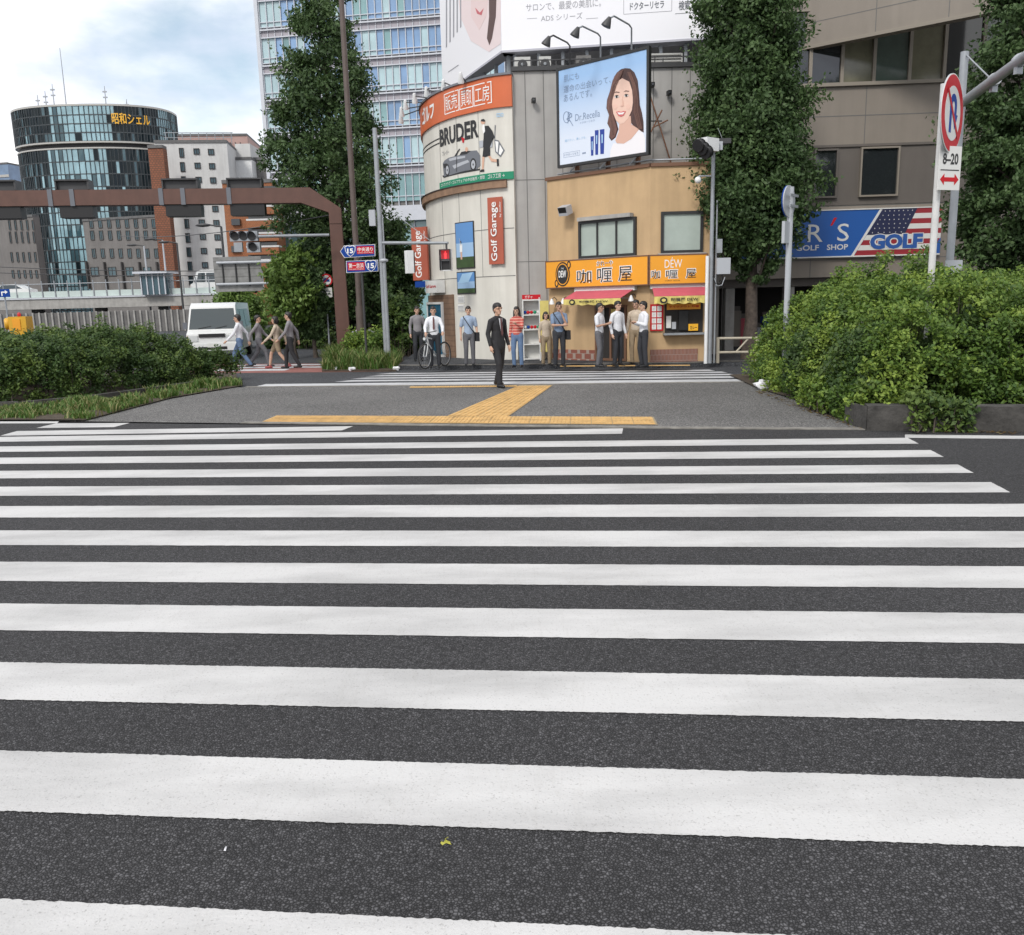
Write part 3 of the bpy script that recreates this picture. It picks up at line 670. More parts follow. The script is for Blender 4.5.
grass('grass', 'long seeding grass growing in front of the left hedge', [G(-150, 421), G(60, 420.5), G(88, 420.5), G(171, 398.5), G(243, 386), G(232, 381), G(160, 391.5), G(90, 402), G(20, 409), G(-150, 412)], 15000, .17)
grass('grass', 'tall green weeds around the foot of the brown gantry post', [G(322, 371.5), G(395, 371), G(402, 362), G(330, 356)], 9000, .42)
mb = MB(); q = [G(322, 371.8), G(396, 371.5), G(404, 362), G(400, 353), G(326, 355)]
mb.add([(p.x, p.y, .05) for p in q]+[(p.x, p.y, -.01) for p in q], [tuple(range(5))]+[(i, i+5, (i+1) % 5+5, (i+1) % 5) for i in range(5)], 'soil'); struct(mb, 'planting_bed', 'patch of soil around the brown gantry post', 'soil')

# ================================================================== background city
# --- oval glass tower
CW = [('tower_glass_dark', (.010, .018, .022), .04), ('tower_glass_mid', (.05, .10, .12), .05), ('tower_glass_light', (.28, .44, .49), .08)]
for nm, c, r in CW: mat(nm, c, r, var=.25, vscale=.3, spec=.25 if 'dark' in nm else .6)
mat('mullion', (.06, .07, .075), .4, .3); mat('rim_metal', (.42, .41, .38), .4, .2)
tcx, tcy = P(94.5, 108, 158).x, 158.0
tw = thing('office_tower', 'oval dark glass office tower with yellow lettering near its top', 'building', (tcx, tcy, 0))
NCOL = 128
def oval(rx, ry, k, n=128, z=0):
    a = 2*math.pi*k/n; c, s = math.cos(a), math.sin(a); e = 2/2.35
    return Vector((tcx+rx*math.copysign(abs(c)**e, c), tcy+ry*math.copysign(abs(s)**e, s), z))
def zat(py, Y, px=93): return P(px, py, Y).z
zt, zg, zb = zat(103, 149.5), zat(142.5, 149.5), 0
def drum(rx, ry, z0, z1, nf, tag):
    for f in range(nf):
        mb = MB(); za = z0+(z1-z0)*f/nf; zb_ = z0+(z1-z0)*(f+1)/nf
        for k in range(NCOL):
            if f % 2 and False: pass
            a, b = oval(rx, ry, k), oval(rx, ry, k+1)
            px = proj((a.x, a.y, (za+zb_)/2))[0]  # columns toned by position: reflections of sky and dark buildings painted in
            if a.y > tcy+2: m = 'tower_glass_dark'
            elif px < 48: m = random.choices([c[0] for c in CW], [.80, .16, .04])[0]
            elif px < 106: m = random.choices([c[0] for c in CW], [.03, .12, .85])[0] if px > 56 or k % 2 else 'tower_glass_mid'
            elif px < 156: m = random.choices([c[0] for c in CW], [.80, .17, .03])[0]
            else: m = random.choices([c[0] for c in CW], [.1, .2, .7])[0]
            j = lambda: random.uniform(-.05, .05)
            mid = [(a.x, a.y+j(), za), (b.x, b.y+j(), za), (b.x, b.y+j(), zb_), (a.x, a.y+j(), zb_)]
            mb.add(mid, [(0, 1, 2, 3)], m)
            n_ = (Vector((a.x-tcx, (a.y-tcy)*4, 0))).normalized()
            mb.tube([(a.x+n_.x*.05, a.y+n_.y*.05, za), (a.x+n_.x*.05, a.y+n_.y*.05, zb_)], .07, 'mullion', 4, caps=False, smooth=False)
        for k in range(NCOL):
            a, b = oval(rx+.05, ry+.05, k), oval(rx+.05, ry+.05, k+1)
            mb.add([(a.x, a.y, za-.08), (b.x, b.y, za-.08), (b.x, b.y, za+.08), (a.x, a.y, za+.08)], [(0, 1, 2, 3)], 'mullion')
        mb.build('window_band', tw)
RX = 13.5
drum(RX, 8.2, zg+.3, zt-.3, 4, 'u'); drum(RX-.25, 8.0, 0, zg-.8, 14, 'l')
mb = MB()
for (rx, ry, z0, z1, m) in ((RX+.12, 8.3, zt-.3, zt+.0, 'rim_metal'), (RX+.12, 8.3, zg+.05, zg+.3, 'rim_metal'), (RX-.6, 7.6, zg-.8, zg+.05, 'black'), (RX-.1, 8.15, zg-.85, zg-.62, 'rim_metal')):
    vs = [oval(rx, ry, k, NCOL, z0) for k in range(NCOL)]+[oval(rx, ry, k, NCOL, z1) for k in range(NCOL)]
    mb.add(vs, [(k, (k+1) % NCOL, (k+1) % NCOL+NCOL, k+NCOL) for k in range(NCOL)]+[tuple(range(NCOL-1, -1, -1)), tuple(range(NCOL, 2*NCOL))], m)
mb.build('roof_rim', tw)
mb = MB()
mat('sign_yellow', (.85, .45, .03), .4)
wt = Wall([oval(RX+.35, 8.6, k) for k in range(73, 122, 1)])
ptext(mb, wt, '昭和シェル', 111, 112.5, 150.5, 126, .1, 'sign_yellow', bold=.012)
mb.build('lettering', tw)
for (x, y0, y1) in ((38, 103, 95), (46, 103, 91), (54, 103, 84), (66, 103, 48), (106, 104, 86), (127, 107, 99)):
    a = P(x, y0, 155); mb = MB(); top_ = P(x, y1, 155); mb.tube([(a.x, a.y, zt-.5), (a.x, a.y, zt+1), (a.x+.05, a.y, top_.z)], [.16, .1, .05], 'grey_steel', 6)
    if y1 < 100 and x != 66:
        for k in range(2): mb.box((a.x-.35, a.y-.1, top_.z-1.0-k*.9), (a.x+.35, a.y+.1, top_.z-.8-k*.9), 'grey_steel')
    mb.build('antenna', tw)
# stone wings: own buildings beside the tower
mat('stone_grey', (.18, .17, .163), .8, var=.12, vscale=.4, dirt=.15); mat('stone_dark', (.075, .07, .068), .7)
mat('roof_grey', (.13, .13, .13), .85, var=.2)
def block(name, label, ax, aY, bx, bY, ytop, deep, wallm, cat='building', py=250, roofm='roof_grey', at=None):
    a, b = P(ax, py, aY), P(bx, py, bY); w = Wall([a, b]); zt_ = w.uv((ax+bx)/2 if at is None else at, ytop)[1]
    t = thing(name, label, cat, (a.x/2+b.x/2, a.y/2+b.y/2, 0)); mb = MB(); w.box(mb, 0, w.L, 0, zt_, -deep, 0, wallm); wo = mb.build('wall', t)
    mb = MB(); w.box(mb, -.0, w.L+.0, zt_+.003, zt_+.35, -deep, .12, roofm); mb.build('roof', wo); return t, w, zt_
def win(t, w, x0, y0, x1, y1, framem='frame_dark', pane='glass_dark', bars=1, dep=.12, sill=False, uvr=None, fw_=.09):
    if uvr: u0, u1, z0, z1 = uvr
    else:
        a = w.uv(x0, y0); b = w.uv(x1, y1); u0, u1 = sorted((a[0], b[0])); z0, z1 = sorted((a[1], b[1]))
    mb = MB(); f = fw_
    w.box(mb, u0, u0+f, z0, z1, -.02, dep, framem); w.box(mb, u1-f, u1, z0, z1, -.02, dep, framem)
    w.box(mb, u0+f, u1-f, z0, z0+f, -.02, dep, framem); w.box(mb, u0+f, u1-f, z1-f, z1, -.02, dep, framem)
    for k in range(1, bars+1):
        uc = u0+(u1-u0)*k/(bars+1); w.box(mb, uc-f*.35, uc+f*.35, z0+f, z1-f, -.02, dep*.8, framem)
    wi = mb.build('window', t); mb = MB(); w.box(mb, u0+f, u1-f, z0+f, z1-f, -.02, dep*.35, pane); mb.build('pane', wi); return wi
t, w, _ = block('stone_building', 'low grey stone office wing with square windows right of the glass tower foot', 86, 138, 162, 134, 219, 2, 'stone_grey')
for (y0, y1) in ((219, 228), (230.5, 240), (248.5, 258)):
    for i in range(8): x = 89+8.9*i+(y0-219)*.09; win(t, w, x, y0, x+5, y1, 'stone_dark', 'tower_glass_mid', 1)
for i in range(4): x = 90.5+17.5*i; win(t, w, x, 267, x+9, 276, 'stone_dark', 'tower_glass_mid', 1)
for i in range(5):
    mb = MB(); x = 85+17.5*i; w.pbox(mb, x, 262, x+4, 289, 0, .5, 'stone_dark'); mb.build('pilaster', t)
t, w, _ = block('stone_building', 'low grey stone office wing left of the glass tower foot', -60, 140, 37, 137, 219, 1.5, 'stone_grey')
for (y0, y1) in ((220, 230), (231.5, 243), (252, 262), (270, 278)):
    for i in range(5): x = 8+5.9*i+(y0-219)*.07; win(t, w, x, y0, x+3.4, y1, 'stone_dark', 'tower_glass_mid', 0)
t, w, _ = block('glass_office', 'pale blue glass office block at the left frame edge', -70, 190, 19, 186, 166, 14, 'glass_blue')
mb = MB()
for i in range(12):
    if 4.5+i*3.2 < _: w.box(mb, 0, w.L, 4+i*3.2, 4.5+i*3.2, -.02, .15, 'rim_metal')
mb.build('spandrel', t)
brick_mat('brown_tile', (.26, .09, .045), (.20, .07, .035), (.10, .05, .03), 1.4, .5, .35, .05)
t, w, _ = block('brick_pier', 'tall narrow reddish brown brick building beside the white apartment block', 153, 108, 168, 108, 148, 1.2, 'brown_tile', py=200)
# white apartments
mat('apartment_wall', (.56, .56, .55), .8, var=.08, vscale=.5, dirt=.12)
t, w, zr = block('apartment_building', 'off white apartment block with small dark windows right of the glass tower', 157, 112, 229, 113, 143, 12, 'apartment_wall', py=170, at=190)
for r in range(10):
    y = 148+14.2*r; sh = (y-150)*.075
    for c, (x, wd, hh) in enumerate(((179, 5.5, 9.5), (193.5, 6.5, 6), (208, 6.5, 6))): win(t, w, x+sh, y+(c*.5), x+wd+sh, y+hh+c*.5, 'frame_dark', 'tower_glass_mid', 1)
mb = MB()
for k in range(9): mb.tube([w.pt(1+k*1.0+.2, zr, -1), w.pt(1+k*1.0+.2, zr+1.4, -1)], .05, 'grey_steel', 5)
mb.tube([w.pt(1, zr+1.4, -1), w.pt(9.4, zr+1.4, -1)], .05, 'grey_steel', 5); mb.tube([w.pt(1, zr+.8, -1), w.pt(9.4, zr+.8, -1)], .04, 'grey_steel', 5)
mb.build('roof_railing', t)
mat('pink_wall', (.42, .28, .25), .8, var=.08, vscale=.5)
t, w, zr = block('apartment_building', 'pinkish brown apartment block rising behind the off white one', 181, 150, 250, 151, 136, 12, 'pink_wall', py=170, at=215)
for i in range(3): mb = MB(); w.pbox(mb, 230+i*5, 142, 232.5+i*5, 175, 0, .5, 'stone_dark'); mb.build('balcony_recess', t)
t, w, zr = block('low_building', 'small plain white building with a stepped roof behind the gantry sign boxes', 228, 118, 253, 118, 160, 8, 'white_paint', py=180)
mb = MB(); w.box(mb, w.L*.3, w.L*.9, zr+.35, zr+2.2, -6, -1, 'apartment_wall'); mb.build('rooftop_box', t)
brick_mat('orange_tile', (.34, .12, .045), (.28, .095, .035), (.17, .08, .04), 2.2, .5, .3, .04)
t, w, zr = block('apartment_building', 'orange brown tiled apartment block with stacked balconies', 226, 90, 275, 90, 183, 4, 'orange_tile', py=230)
for r in range(6):
    y0 = 193+13.5*r; mb = MB(); w.pbox(mb, 246, y0, 279, y0+7, 0, 1.1, 'orange_tile'); w.pbox(mb, 246, y0-1.0, 279, y0-.1, -.1, 1.13, 'apartment_wall'); bo = mb.build('balcony', t)
    mb = MB(); w.pbox(mb, 248, y0-6.5, 277, y0-1.2, .0, .06, 'glass_dark'); mb.build('recess', t)
    mb = MB(); w.pbox(mb, 231, y0-1, 240, y0+5, .0, .3, 'glass_dark'); mb.build('window', t)
t, w, zr = block('roof_hut', 'dark rooftop hut with vents behind the left tree', 255, 120, 271, 120, 160, 6, 'concrete_dark', py=180)

# --- blue glass office with white spandrels
mat('white_clad', (.52, .54, .58), .4, var=.05); mat('pink_panel', (.33, .31, .34), .5, var=.1)
mat('glass_office_blue', (.17, .29, .47), .06, var=.4, vscale=.13, spec=1.0); mat('glass_office_teal', (.18, .33, .34), .08, var=.3, vscale=.2, spec=1.0); mat('glass_office_pale', (.38, .52, .55), .08, var=.25, vscale=.2, spec=1.0)
a, b = P(269.5, 150, 95), P(560, 150, 90); w = Wall([a, b])
bo = thing('office_building', 'tall office block with blue glass bands and white spandrels behind the left tree', 'building', ((a.x+b.x)/2, a.y, 0))
mb = MB(); w.box(mb, .3, w.L, 0, 46, -16, -.25, 'concrete_dark'); mb.build('core', bo)
yy = [166.7, 128.5, 92.5, 56.5, 19.3, -19, -57]; zs = [w.uv(441, y)[1] for y in yy]
zc = w.uv(410, 212)[1]
NC = 40; cell = w.L/NC
lev = [(zc+.6, zs[0])]+list(zip(zs, zs[1:]))
for i, (za, zb_) in enumerate(lev):
    mb = MB()
    for k in range(NC):
        u = k*cell; m = 'glass_office_teal' if i == 0 or (i == 1 and random.random() < .5) else random.choices(['glass_office_blue', 'glass_office_pale', 'glass_office_teal'], [.62, .25, .13])[0]
        if k < 2 and i: m = 'glass_office_pale'
        j = [random.uniform(-.012, .012) for _ in range(4)]
        mb.add([w.pt(u+.05, za+.55, -.1+j[0]), w.pt(u+cell-.05, za+.55, -.1+j[1]), w.pt(u+cell-.05, zb_-.45, -.1+j[2]), w.pt(u+.05, zb_-.45, -.1+j[3])], [(0, 1, 2, 3)], m)
    wb = mb.build('window_band', bo); mb = MB()
    for k in range(NC+1): w.box(mb, k*cell-.035, k*cell+.035, za+.05, zb_-.05, -.2, .06, 'white_clad')
    w.box(mb, 0, w.L, za+1.0, za+1.07, -.15, .03, 'white_clad'); mb.build('mullions', wb)
    mb = MB(); w.box(mb, 0, w.L, zb_-.52, zb_-.42, -.2, .14, 'white_clad'); w.box(mb, 0, w.L, zb_-.42, zb_+.2, -.2, -.05, 'pink_panel'); w.box(mb, 0, w.L, zb_+.2, zb_+.34, -.2, .2, 'white_clad'); w.box(mb, 0, w.L, zb_+.5, zb_+.56, -.2, .1, 'white_clad'); mb.build('spandrel', bo)
mb = MB(); w.box(mb, -.45, -.06, 0, 46, -16, .2, 'white_clad'); mb.build('corner_pier', bo)
mb = MB(); w.box(mb, 0, w.L, zc-.9, zc+.6, -.2, .9, 'white_clad'); mb.build('canopy', bo)
mb = MB(); w.box(mb, 0, w.L, 0, zc-.9, -.2, -.1, 'glass_office_teal')
for k in range(0, NC+1, 2): w.box(mb, k*cell-.1, k*cell+.1, 0, zc-.9, -.1, .1, 'white_clad')
mb.build('ground_floor', bo)

# --- elevated deck with glass parapet
w = Wall([P(-150, 300, 84), P(236, 300, 84)]); dk = thing('footbridge_deck', 'elevated road deck with a glass parapet in front of the tower', 'bridge', base(w))
z0, z1 = w.uv(50, 309)[1], w.uv(50, 299)[1]; zp = w.uv(50, 284)[1]
mb = MB(); w.box(mb, 0, w.L, z0, z1, -9, 0, 'concrete'); w.box(mb, 0, w.L, z1+.002, z1+.14, -.3, .12, 'white_clad'); mb.build('deck_slab', dk)
mat('parapet_glass', (.50, .58, .55), .15, var=.1, vscale=.5)
npan = 30
for k in range(npan):
    mb = MB(); u = w.L*k/npan; w.box(mb, u+.08, u+w.L/npan-.08, z1+.16, zp-.2-.5, -.12, -.06, 'parapet_glass'); mb.build('glass_panel', dk)
for k in range(npan+1):
    mb = MB(); u = min(max(w.L*k/npan, .1), w.L-.1); mb.tube([w.pt(u, z1, -.05), w.pt(u, zp+.3, -.05)], .06, 'grey_steel', 6); mb.build('post', dk)
mb = MB(); mb.tube([w.pt(0, zp, -.05), w.pt(w.L, zp, -.05)], .05, 'grey_steel', 6); mb.build('handrail', dk)
for k in range(6):
    mb = MB(); u = 3+k*6.4; mb.lathe(w.pt(u, 0, -4), [(.6, 0), (.6, z0)], 'concrete_dark', n=12); mb.build('pier', dk)
mb = MB(); w.box(mb, 0, w.L, z0-1.1, z0-.6, -6, -3, 'concrete_dark'); mb.build('girder', dk)
w2 = Wall([P(-200, 320, 70), P(190, 320, 74)]); mb = MB(); zw = w2.uv(50, 313)[1]
w2.box(mb, 0, w2.L, 0, zw, -.4, 0, 'concrete_dark')
for k in range(60): w2.box(mb, w2.L*k/60, w2.L*k/60+.12, 0, zw+.05, 0, .12, 'concrete')
o = mb.build('barrier_wall', None, label='long grey ribbed barrier wall under the elevated deck', category='wall')
# lift kiosk
w = Wall([P(138, 290, 83), P(167, 290, 83)]); zdeck = z1; k_ = thing('lift_kiosk', 'small glass lift kiosk on the elevated deck', 'kiosk', (base(w)[0], base(w)[1], z1))
za, zb_ = z1+.15, w.uv(150, 273.5)[1]
mb = MB(); w.box(mb, .2, w.L-.2, za, zb_, -2.4, -.3, 'tower_glass_mid'); mb.build('glass_box', k_)
mb = MB()
for k in range(5): w.box(mb, .2+(w.L-.5)*k/4, .3+(w.L-.5)*k/4, za, zb_, -.3, -.2, 'white_clad')
mb.build('frame', k_); mb = MB(); w.box(mb, -.3, w.L+.2, zb_, zb_+.2, -2.8, .2, 'white_clad'); mb.build('roof', k_)

# --- trees
tree('street_tree', 'tall conical ginkgo behind the thin brown lamp pole on the left', 33.2,
     [(-70, 312, 336), (-40, 300, 346), (0, 286, 356), (25, 283, 359), (50, 281, 365), (75, 277, 369), (100, 273, 375), (130, 269, 380), (155, 264, 385), (185, 262, 394), (215, 270, 402), (245, 282, 408), (275, 288, 414), (300, 298, 412), (322, 310, 398)],
     347, nclump=560, per=130, leaf=.095, sig=.24, limbs=30, trunk_r=.2)
tree('street_tree', 'tall dark ginkgo standing between the curry shop and the golf shop sign', 23.6,
     [(-60, 728, 770), (-30, 712, 788), (0, 696, 802), (25, 697, 803), (50, 696, 802), (80, 693, 805), (105, 690, 808), (135, 694, 808), (160, 693, 816), (185, 684, 822), (205, 680, 814), (225, 692, 806), (240, 704, 798), (262, 722, 784), (280, 732, 772)],
     750, nclump=560, per=150, leaf=.078, sig=.22, limbs=30, trunk_r=.19)
tree('street_tree', 'large dark tree reaching out of the frame at the right, behind the grey signal pole', 21.0,
     [(-50, 1000, 1130), (0, 982, 1150), (30, 972, 1150), (60, 962, 1150), (100, 966, 1150), (140, 962, 1150), (175, 958, 1150), (205, 952, 1150), (230, 955, 1140), (255, 968, 1110), (275, 985, 1090)],
     1052, nclump=560, per=140, leaf=.078, sig=.2, limbs=24, trunk_r=.24)
for i, (Y, rows, tx, lab, mm) in enumerate([
    (30.8, [(248, 285, 300), (262, 272, 312), (280, 264, 318), (298, 263, 320), (315, 270, 312), (326, 280, 304)], 292, 'young light green tree behind the blank road sign', 'light_leaf'),
    (31.2, [(262, 298, 318), (280, 290, 330), (300, 292, 334), (322, 296, 330), (338, 304, 322)], 312, 'young dark tree just left of the brown gantry post', 'ginkgo_leaf'),
    (34, [(232, 382, 400), (250, 376, 414), (270, 376, 424), (292, 372, 424), (315, 374, 420), (335, 378, 414), (346, 384, 408)], 398, 'dense dark green tree left of the white curved building', 'ginkgo_leaf'),
    (40, [(290, 225, 245), (300, 212, 262), (316, 206, 268), (336, 210, 266)], 236, 'low light green tree below the blank road sign', 'light_leaf'),
    (33.5, [(262, 342, 362), (280, 336, 378), (305, 338, 380), (330, 340, 378), (342, 346, 372)], 360, 'dark green tree behind the route number signs', 'ginkgo_leaf')]):
    tree('small_tree', lab, Y, rows, tx, nclump=110, per=130, leaf=.11, m=mm, sig=.30, trunk_r=.08, limbs=10)
# shrubs
q0 = G(345, 362); q1 = G(382, 362)
mound('shrub', 'rounded bright green shrub at the foot of the brown gantry post', 'shrub', [q0, q1, Vector((q1.x, q1.y+1.3, 0)), Vector((q0.x, q0.y+1.3, 0))], lambda x, y, e: .62+.28*(1-np.exp(-e/.3))+.08*nz(x, y, 4), 9000, .07, 'hedge_leaf', (q0.x, q0.y, 0), clump=.17)
for xa, xb, yb_, hh, lb in ((290, 330, 349, 1.3, 'dark shrub row beyond the side crossing, left of the gantry post'), (262, 290, 349, .9, 'low green shrubs beyond the side crossing'), (385, 416, 357, 2.2, 'tall dark shrub between the grey pole and the curved building')):
    q0, q1 = G(xa, yb_), G(xb, yb_); mound('shrub', lb, 'shrub', [q0, q1, Vector((q1.x, q1.y+2, 0)), Vector((q0.x, q0.y+2, 0))], lambda x, y, e, hh=hh: hh*(.6+.4*(1-np.exp(-e/.4)))+.1*nz(x, y, 3), 7000, .10, 'azalea_leaf', (q0.x, q0.y, 0), clump=.22)

# ================================================================== white curved golf shop building
mat('cream_wall', (.64, .62, .56), .55, var=.05, vscale=1.5, dirt=.12)
mat('panel_grey', (.37, .36, .345), .6, var=.07, vscale=1.5, dirt=.15)
mat('joint_dark', (.13, .13, .125), .7)
mat('orange_band', (.56, .12, .035), .45, var=.06, vscale=2); mat('green_band', (.0, .22, .11), .45); mat('wood_band', (.26, .16, .10), .7, var=.25, vscale=3, dirt=.2)
mat('print_black', (.015, .015, .016), .5); mat('print_white', (.80, .80, .78), .45); mat('print_grey', (.14, .15, .17), .4); mat('print_lgrey', (.40, .42, .45), .4)
mat('print_skin', (.62, .38, .27), .5); mat('print_lblue', (.35, .55, .75), .5); mat('banner_red', (.38, .09, .05), .6, var=.08, vscale=2)
mat('wall_brown', (.20, .125, .08), .8, var=.15, vscale=3)
cvp = [(431, 32.0), (427.5, 29.7), (438.5, 28.06), (457.8, 26.93), (477, 26.3), (496, 25.8), (515.5, 25.6)]
_p = [P(x, 250, Y) for x, Y in cvp]
# smooth the plan curve
def catmull(pts, k=6):
    o = []
    for i in range(len(pts)-1):
        p0, p1, p2, p3 = pts[max(i-1, 0)], pts[i], pts[i+1], pts[min(i+2, len(pts)-1)]
        for j in range(k):
            t = j/k; o.append(.5*((2*p1)+(p2-p0)*t+(2*p0-5*p1+4*p2-p3)*t*t+(-p0+3*p1-3*p2+p3)*t**3))
    return o+[pts[-1]]
cp = catmull(_p, 4); CV = Wall(cp)
gb = thing('shop_building', 'white curved corner building with an orange band over a printed billboard', 'building', (cp[12].x, cp[12].y+2, 0))
ztop = CV.uv(513, 74.7)[1]; zor = CV.uv(513, 106.4)[1]; zgr1 = CV.uv(500, 173)[1]; zgr0 = CV.uv(500, 180.5)[1]; zwd1 = CV.uv(500, 180.6)[1]; zwd0 = CV.uv(500, 188)[1]
zbr = CV.uv(440, 295)[1]
mb = MB(); CV.box(mb, 0, CV.L, 0, ztop-.02, -.4, 0, 'cream_wall')
for z in (zgr0-1.35, zgr0-2.7):
    CV.box(mb, 1, CV.L-.02, z, z+.02, 0, .006, 'joint_dark')
for px in (440, 457, 479): u = CV.uv(px, 150)[0]; CV.box(mb, u, u+.012, zgr0-2.7, zor, 0, .005, 'joint_dark')
wall_o = mb.build('wall', gb)
mb = MB(); CV.box(mb, .2, CV.L+.01, zor, ztop, -.05, .06, 'orange_band'); CV.box(mb, .2, CV.L+.01, ztop, ztop+.06, -.3, .1, 'print_grey'); mb.build('orange_band', gb)
mb = MB(); u1 = CV.uv(441, 185)[0]; CV.box(mb, u1, CV.L+.01, zgr0+.02, zgr1+.02, 0, .05, 'green_band'); 
text(mb, CV, 'ゴルフクラブ・ゴルフウェアの中古販売・買取', (u1+.1, zgr0+.09), (CV.uv(486, 176)[0], zgr0+.19), .055, 'print_white'); text(mb, CV, 'ゴルフ工房 →', (CV.uv(489, 176)[0], zgr0+.07), (CV.uv(505, 176)[0], zgr0+.20), .055, 'print_white')
mb.build('green_band', gb)
mb = MB(); CV.box(mb, .6, CV.uv(507, 180)[0], zwd0+.0, zwd1+.0, 0, .12, 'wood_band'); CV.box(mb, .6, CV.uv(507, 180)[0], zwd1, zwd1+.02, 0, .15, 'dark_steel'); mb.build('wooden_ledge', gb)
# lettering
def wtext(mb, w, s, xl, yt, yb, xr, t, m, **k):
    a = w.uv(xl, yb, t); b = w.uv(xl, yt, t); c = w.uv(xr, (yt+yb)/2, t); text(mb, w, s, (a[0], a[1]), (c[0], b[1]), t, m, **k)
mb = MB(); T = .066
def frame(mb, w, u0, u1, z0, z1, th, t0, t1, m):
    w.box(mb, u0, u1, z0, z0+th, t0, t1, m); w.box(mb, u0, u1, z1-th, z1, t0, t1, m); w.box(mb, u0, u0+th, z0+th, z1-th, t0, t1, m); w.box(mb, u1-th, u1, z0+th, z1-th, t0, t1, m)
zl0, zl1 = zor+.14, zor+.72
for s_, xa, xb in (('販売', 446, 460.3), ('買取', 461, 474.6), ('工房', 475.3, 492.8)):
    ua, ub = CV.uv(xa, 100)[0], CV.uv(xb, 95)[0]; frame(mb, CV, ua, ub, zl0, zl1, .025, .06, T, 'print_white')
    text(mb, CV, s_, (ua+.07, zl0+.08), (ub-.07, zl1-.08), T+.001, 'print_white', bold=.0)
text(mb, CV, 'ゴルフ', (CV.uv(436.5, 120)[0]-1.35, zl0+.06), (CV.uv(436.5, 120)[0], zl1-.02), T, 'print_white', bold=.035)
mb.build('lettering', gb)
mb = MB(); T = .012
za, zb_ = CV.uv(478, 137.5)[1], CV.uv(478, 119)[1]
text(mb, CV, 'BRUDER', (CV.uv(440.3, 140)[0], za), (CV.uv(478.7, 128)[0], zb_), T, 'print_black', bold=.035)
text(mb, CV, 'ブルーダー', (CV.uv(442.5, 150)[0], za-.28), (CV.uv(449, 150)[0], za-.14), T, 'print_grey')
text(mb, CV, 'GDO', (CV.uv(496.5, 114)[0], CV.uv(500, 117)[1]), (CV.uv(503.5, 114)[0], CV.uv(500, 113)[1]), T, 'print_lblue', bold=.02)
for dz in (0, .13): CV.box(mb, .9, CV.uv(439.5, 140)[0], za+.12+dz, za+.15+dz, 0, T, 'print_black')
def c4(p): return (410+p[0]/7.79, 80+p[1]/7.79)
def c4p(mb, pts, t, m): CV.ppoly(mb, [c4(p) for p in pts], t-.002, t, m)
def ell(cx, cy, rx, ry, n=18): return [(cx+rx*math.cos(2*math.pi*i/n), cy+ry*math.sin(2*math.pi*i/n)) for i in range(n)]
c4p(mb, [(255, 650), (268, 628), (300, 606), (345, 594), (385, 585), (440, 577), (470, 552), (520, 548), (546, 585), (548, 665), (520, 695), (460, 700), (310, 742), (264, 752)], .010, 'print_grey')
c4p(mb, [(300, 615), (345, 602), (430, 590), (430, 606), (310, 632)], .013, 'print_lgrey'); c4p(mb, [(330, 668), (450, 622), (462, 640), (345, 692)], .013, 'print_lgrey'); c4p(mb, [(345, 592), (383, 534), (390, 537), (360, 592)], .013, 'print_black'); c4p(mb, [(385, 585), (400, 560), (440, 552), (475, 552), (440, 578)], .013, 'print_black')
c4p(mb, ell(440, 540, 11, 18), .015, 'print_skin')
for cx, cy, rx, ry in ((290, 702, 17, 48), (492, 658, 24, 50)): c4p(mb, ell(cx, cy, rx, ry), .016, 'print_black'); c4p(mb, ell(cx, cy, rx*.68, ry*.7), .018, 'print_lgrey'); c4p(mb, ell(cx, cy, rx*.2, ry*.2, 8), .020, 'print_black')
c4p(mb, [(250, 745), (545, 690), (545, 702), (262, 762)], .009, 'print_black'); c4p(mb, [(258, 655), (285, 650), (300, 668), (262, 690)], .014, 'print_black'); c4p(mb, [(360, 640), (362, 600), (366, 600), (365, 715), (361, 715)], .015, 'print_black')
c4p(mb, ell(568, 326, 17, 20), .012, 'print_skin'); c4p(mb, [(550, 322), (556, 306), (575, 303), (586, 315), (582, 326)], .014, 'print_black')
c4p(mb, [(572, 358), (612, 356), (640, 395), (662, 448), (650, 455), (618, 425), (622, 525), (568, 525), (574, 430)], .012, 'print_black'); c4p(mb, [(572, 525), (624, 525), (624, 592), (602, 592), (598, 560), (588, 600), (564, 598)], .013, 'print_black')
c4p(mb, [(566, 345), (580, 345), (584, 400), (572, 420), (562, 380)], .014, 'print_white')
c4p(mb, [(562, 598), (580, 600), (572, 700), (560, 700)], .012, 'print_skin'); c4p(mb, [(606, 590), (624, 590), (640, 612), (684, 622), (682, 640), (632, 634)], .012, 'print_skin')
c4p(mb, [(545, 706), (558, 696), (578, 697), (578, 714), (545, 716)], .014, 'print_black'); c4p(mb, [(674, 616), (690, 614), (692, 668), (678, 672)], .014, 'print_black')
c4p(mb, [(656, 462), (690, 470), (738, 548), (705, 600), (664, 560)], .011, 'print_grey'); c4p(mb, [(664, 475), (686, 480), (726, 548), (704, 586), (672, 556)], .013, 'print_white'); c4p(mb, [(690, 480), (700, 500), (690, 585), (682, 570)], .015, 'print_grey'); c4p(mb, [(660, 350), (668, 352), (662, 460), (656, 458)], .012, 'print_grey')
c4p(mb, [(538, 475), (568, 470), (572, 522), (542, 530)], .010, 'print_lgrey'); c4p(mb, [(605, 450), (645, 455), (640, 525), (612, 522)], .011, 'print_lgrey')
c4p(mb, [(400, 445), (425, 455), (418, 490), (408, 488)], .014, 'sign_red')
mb.build('printed_billboard', gb)
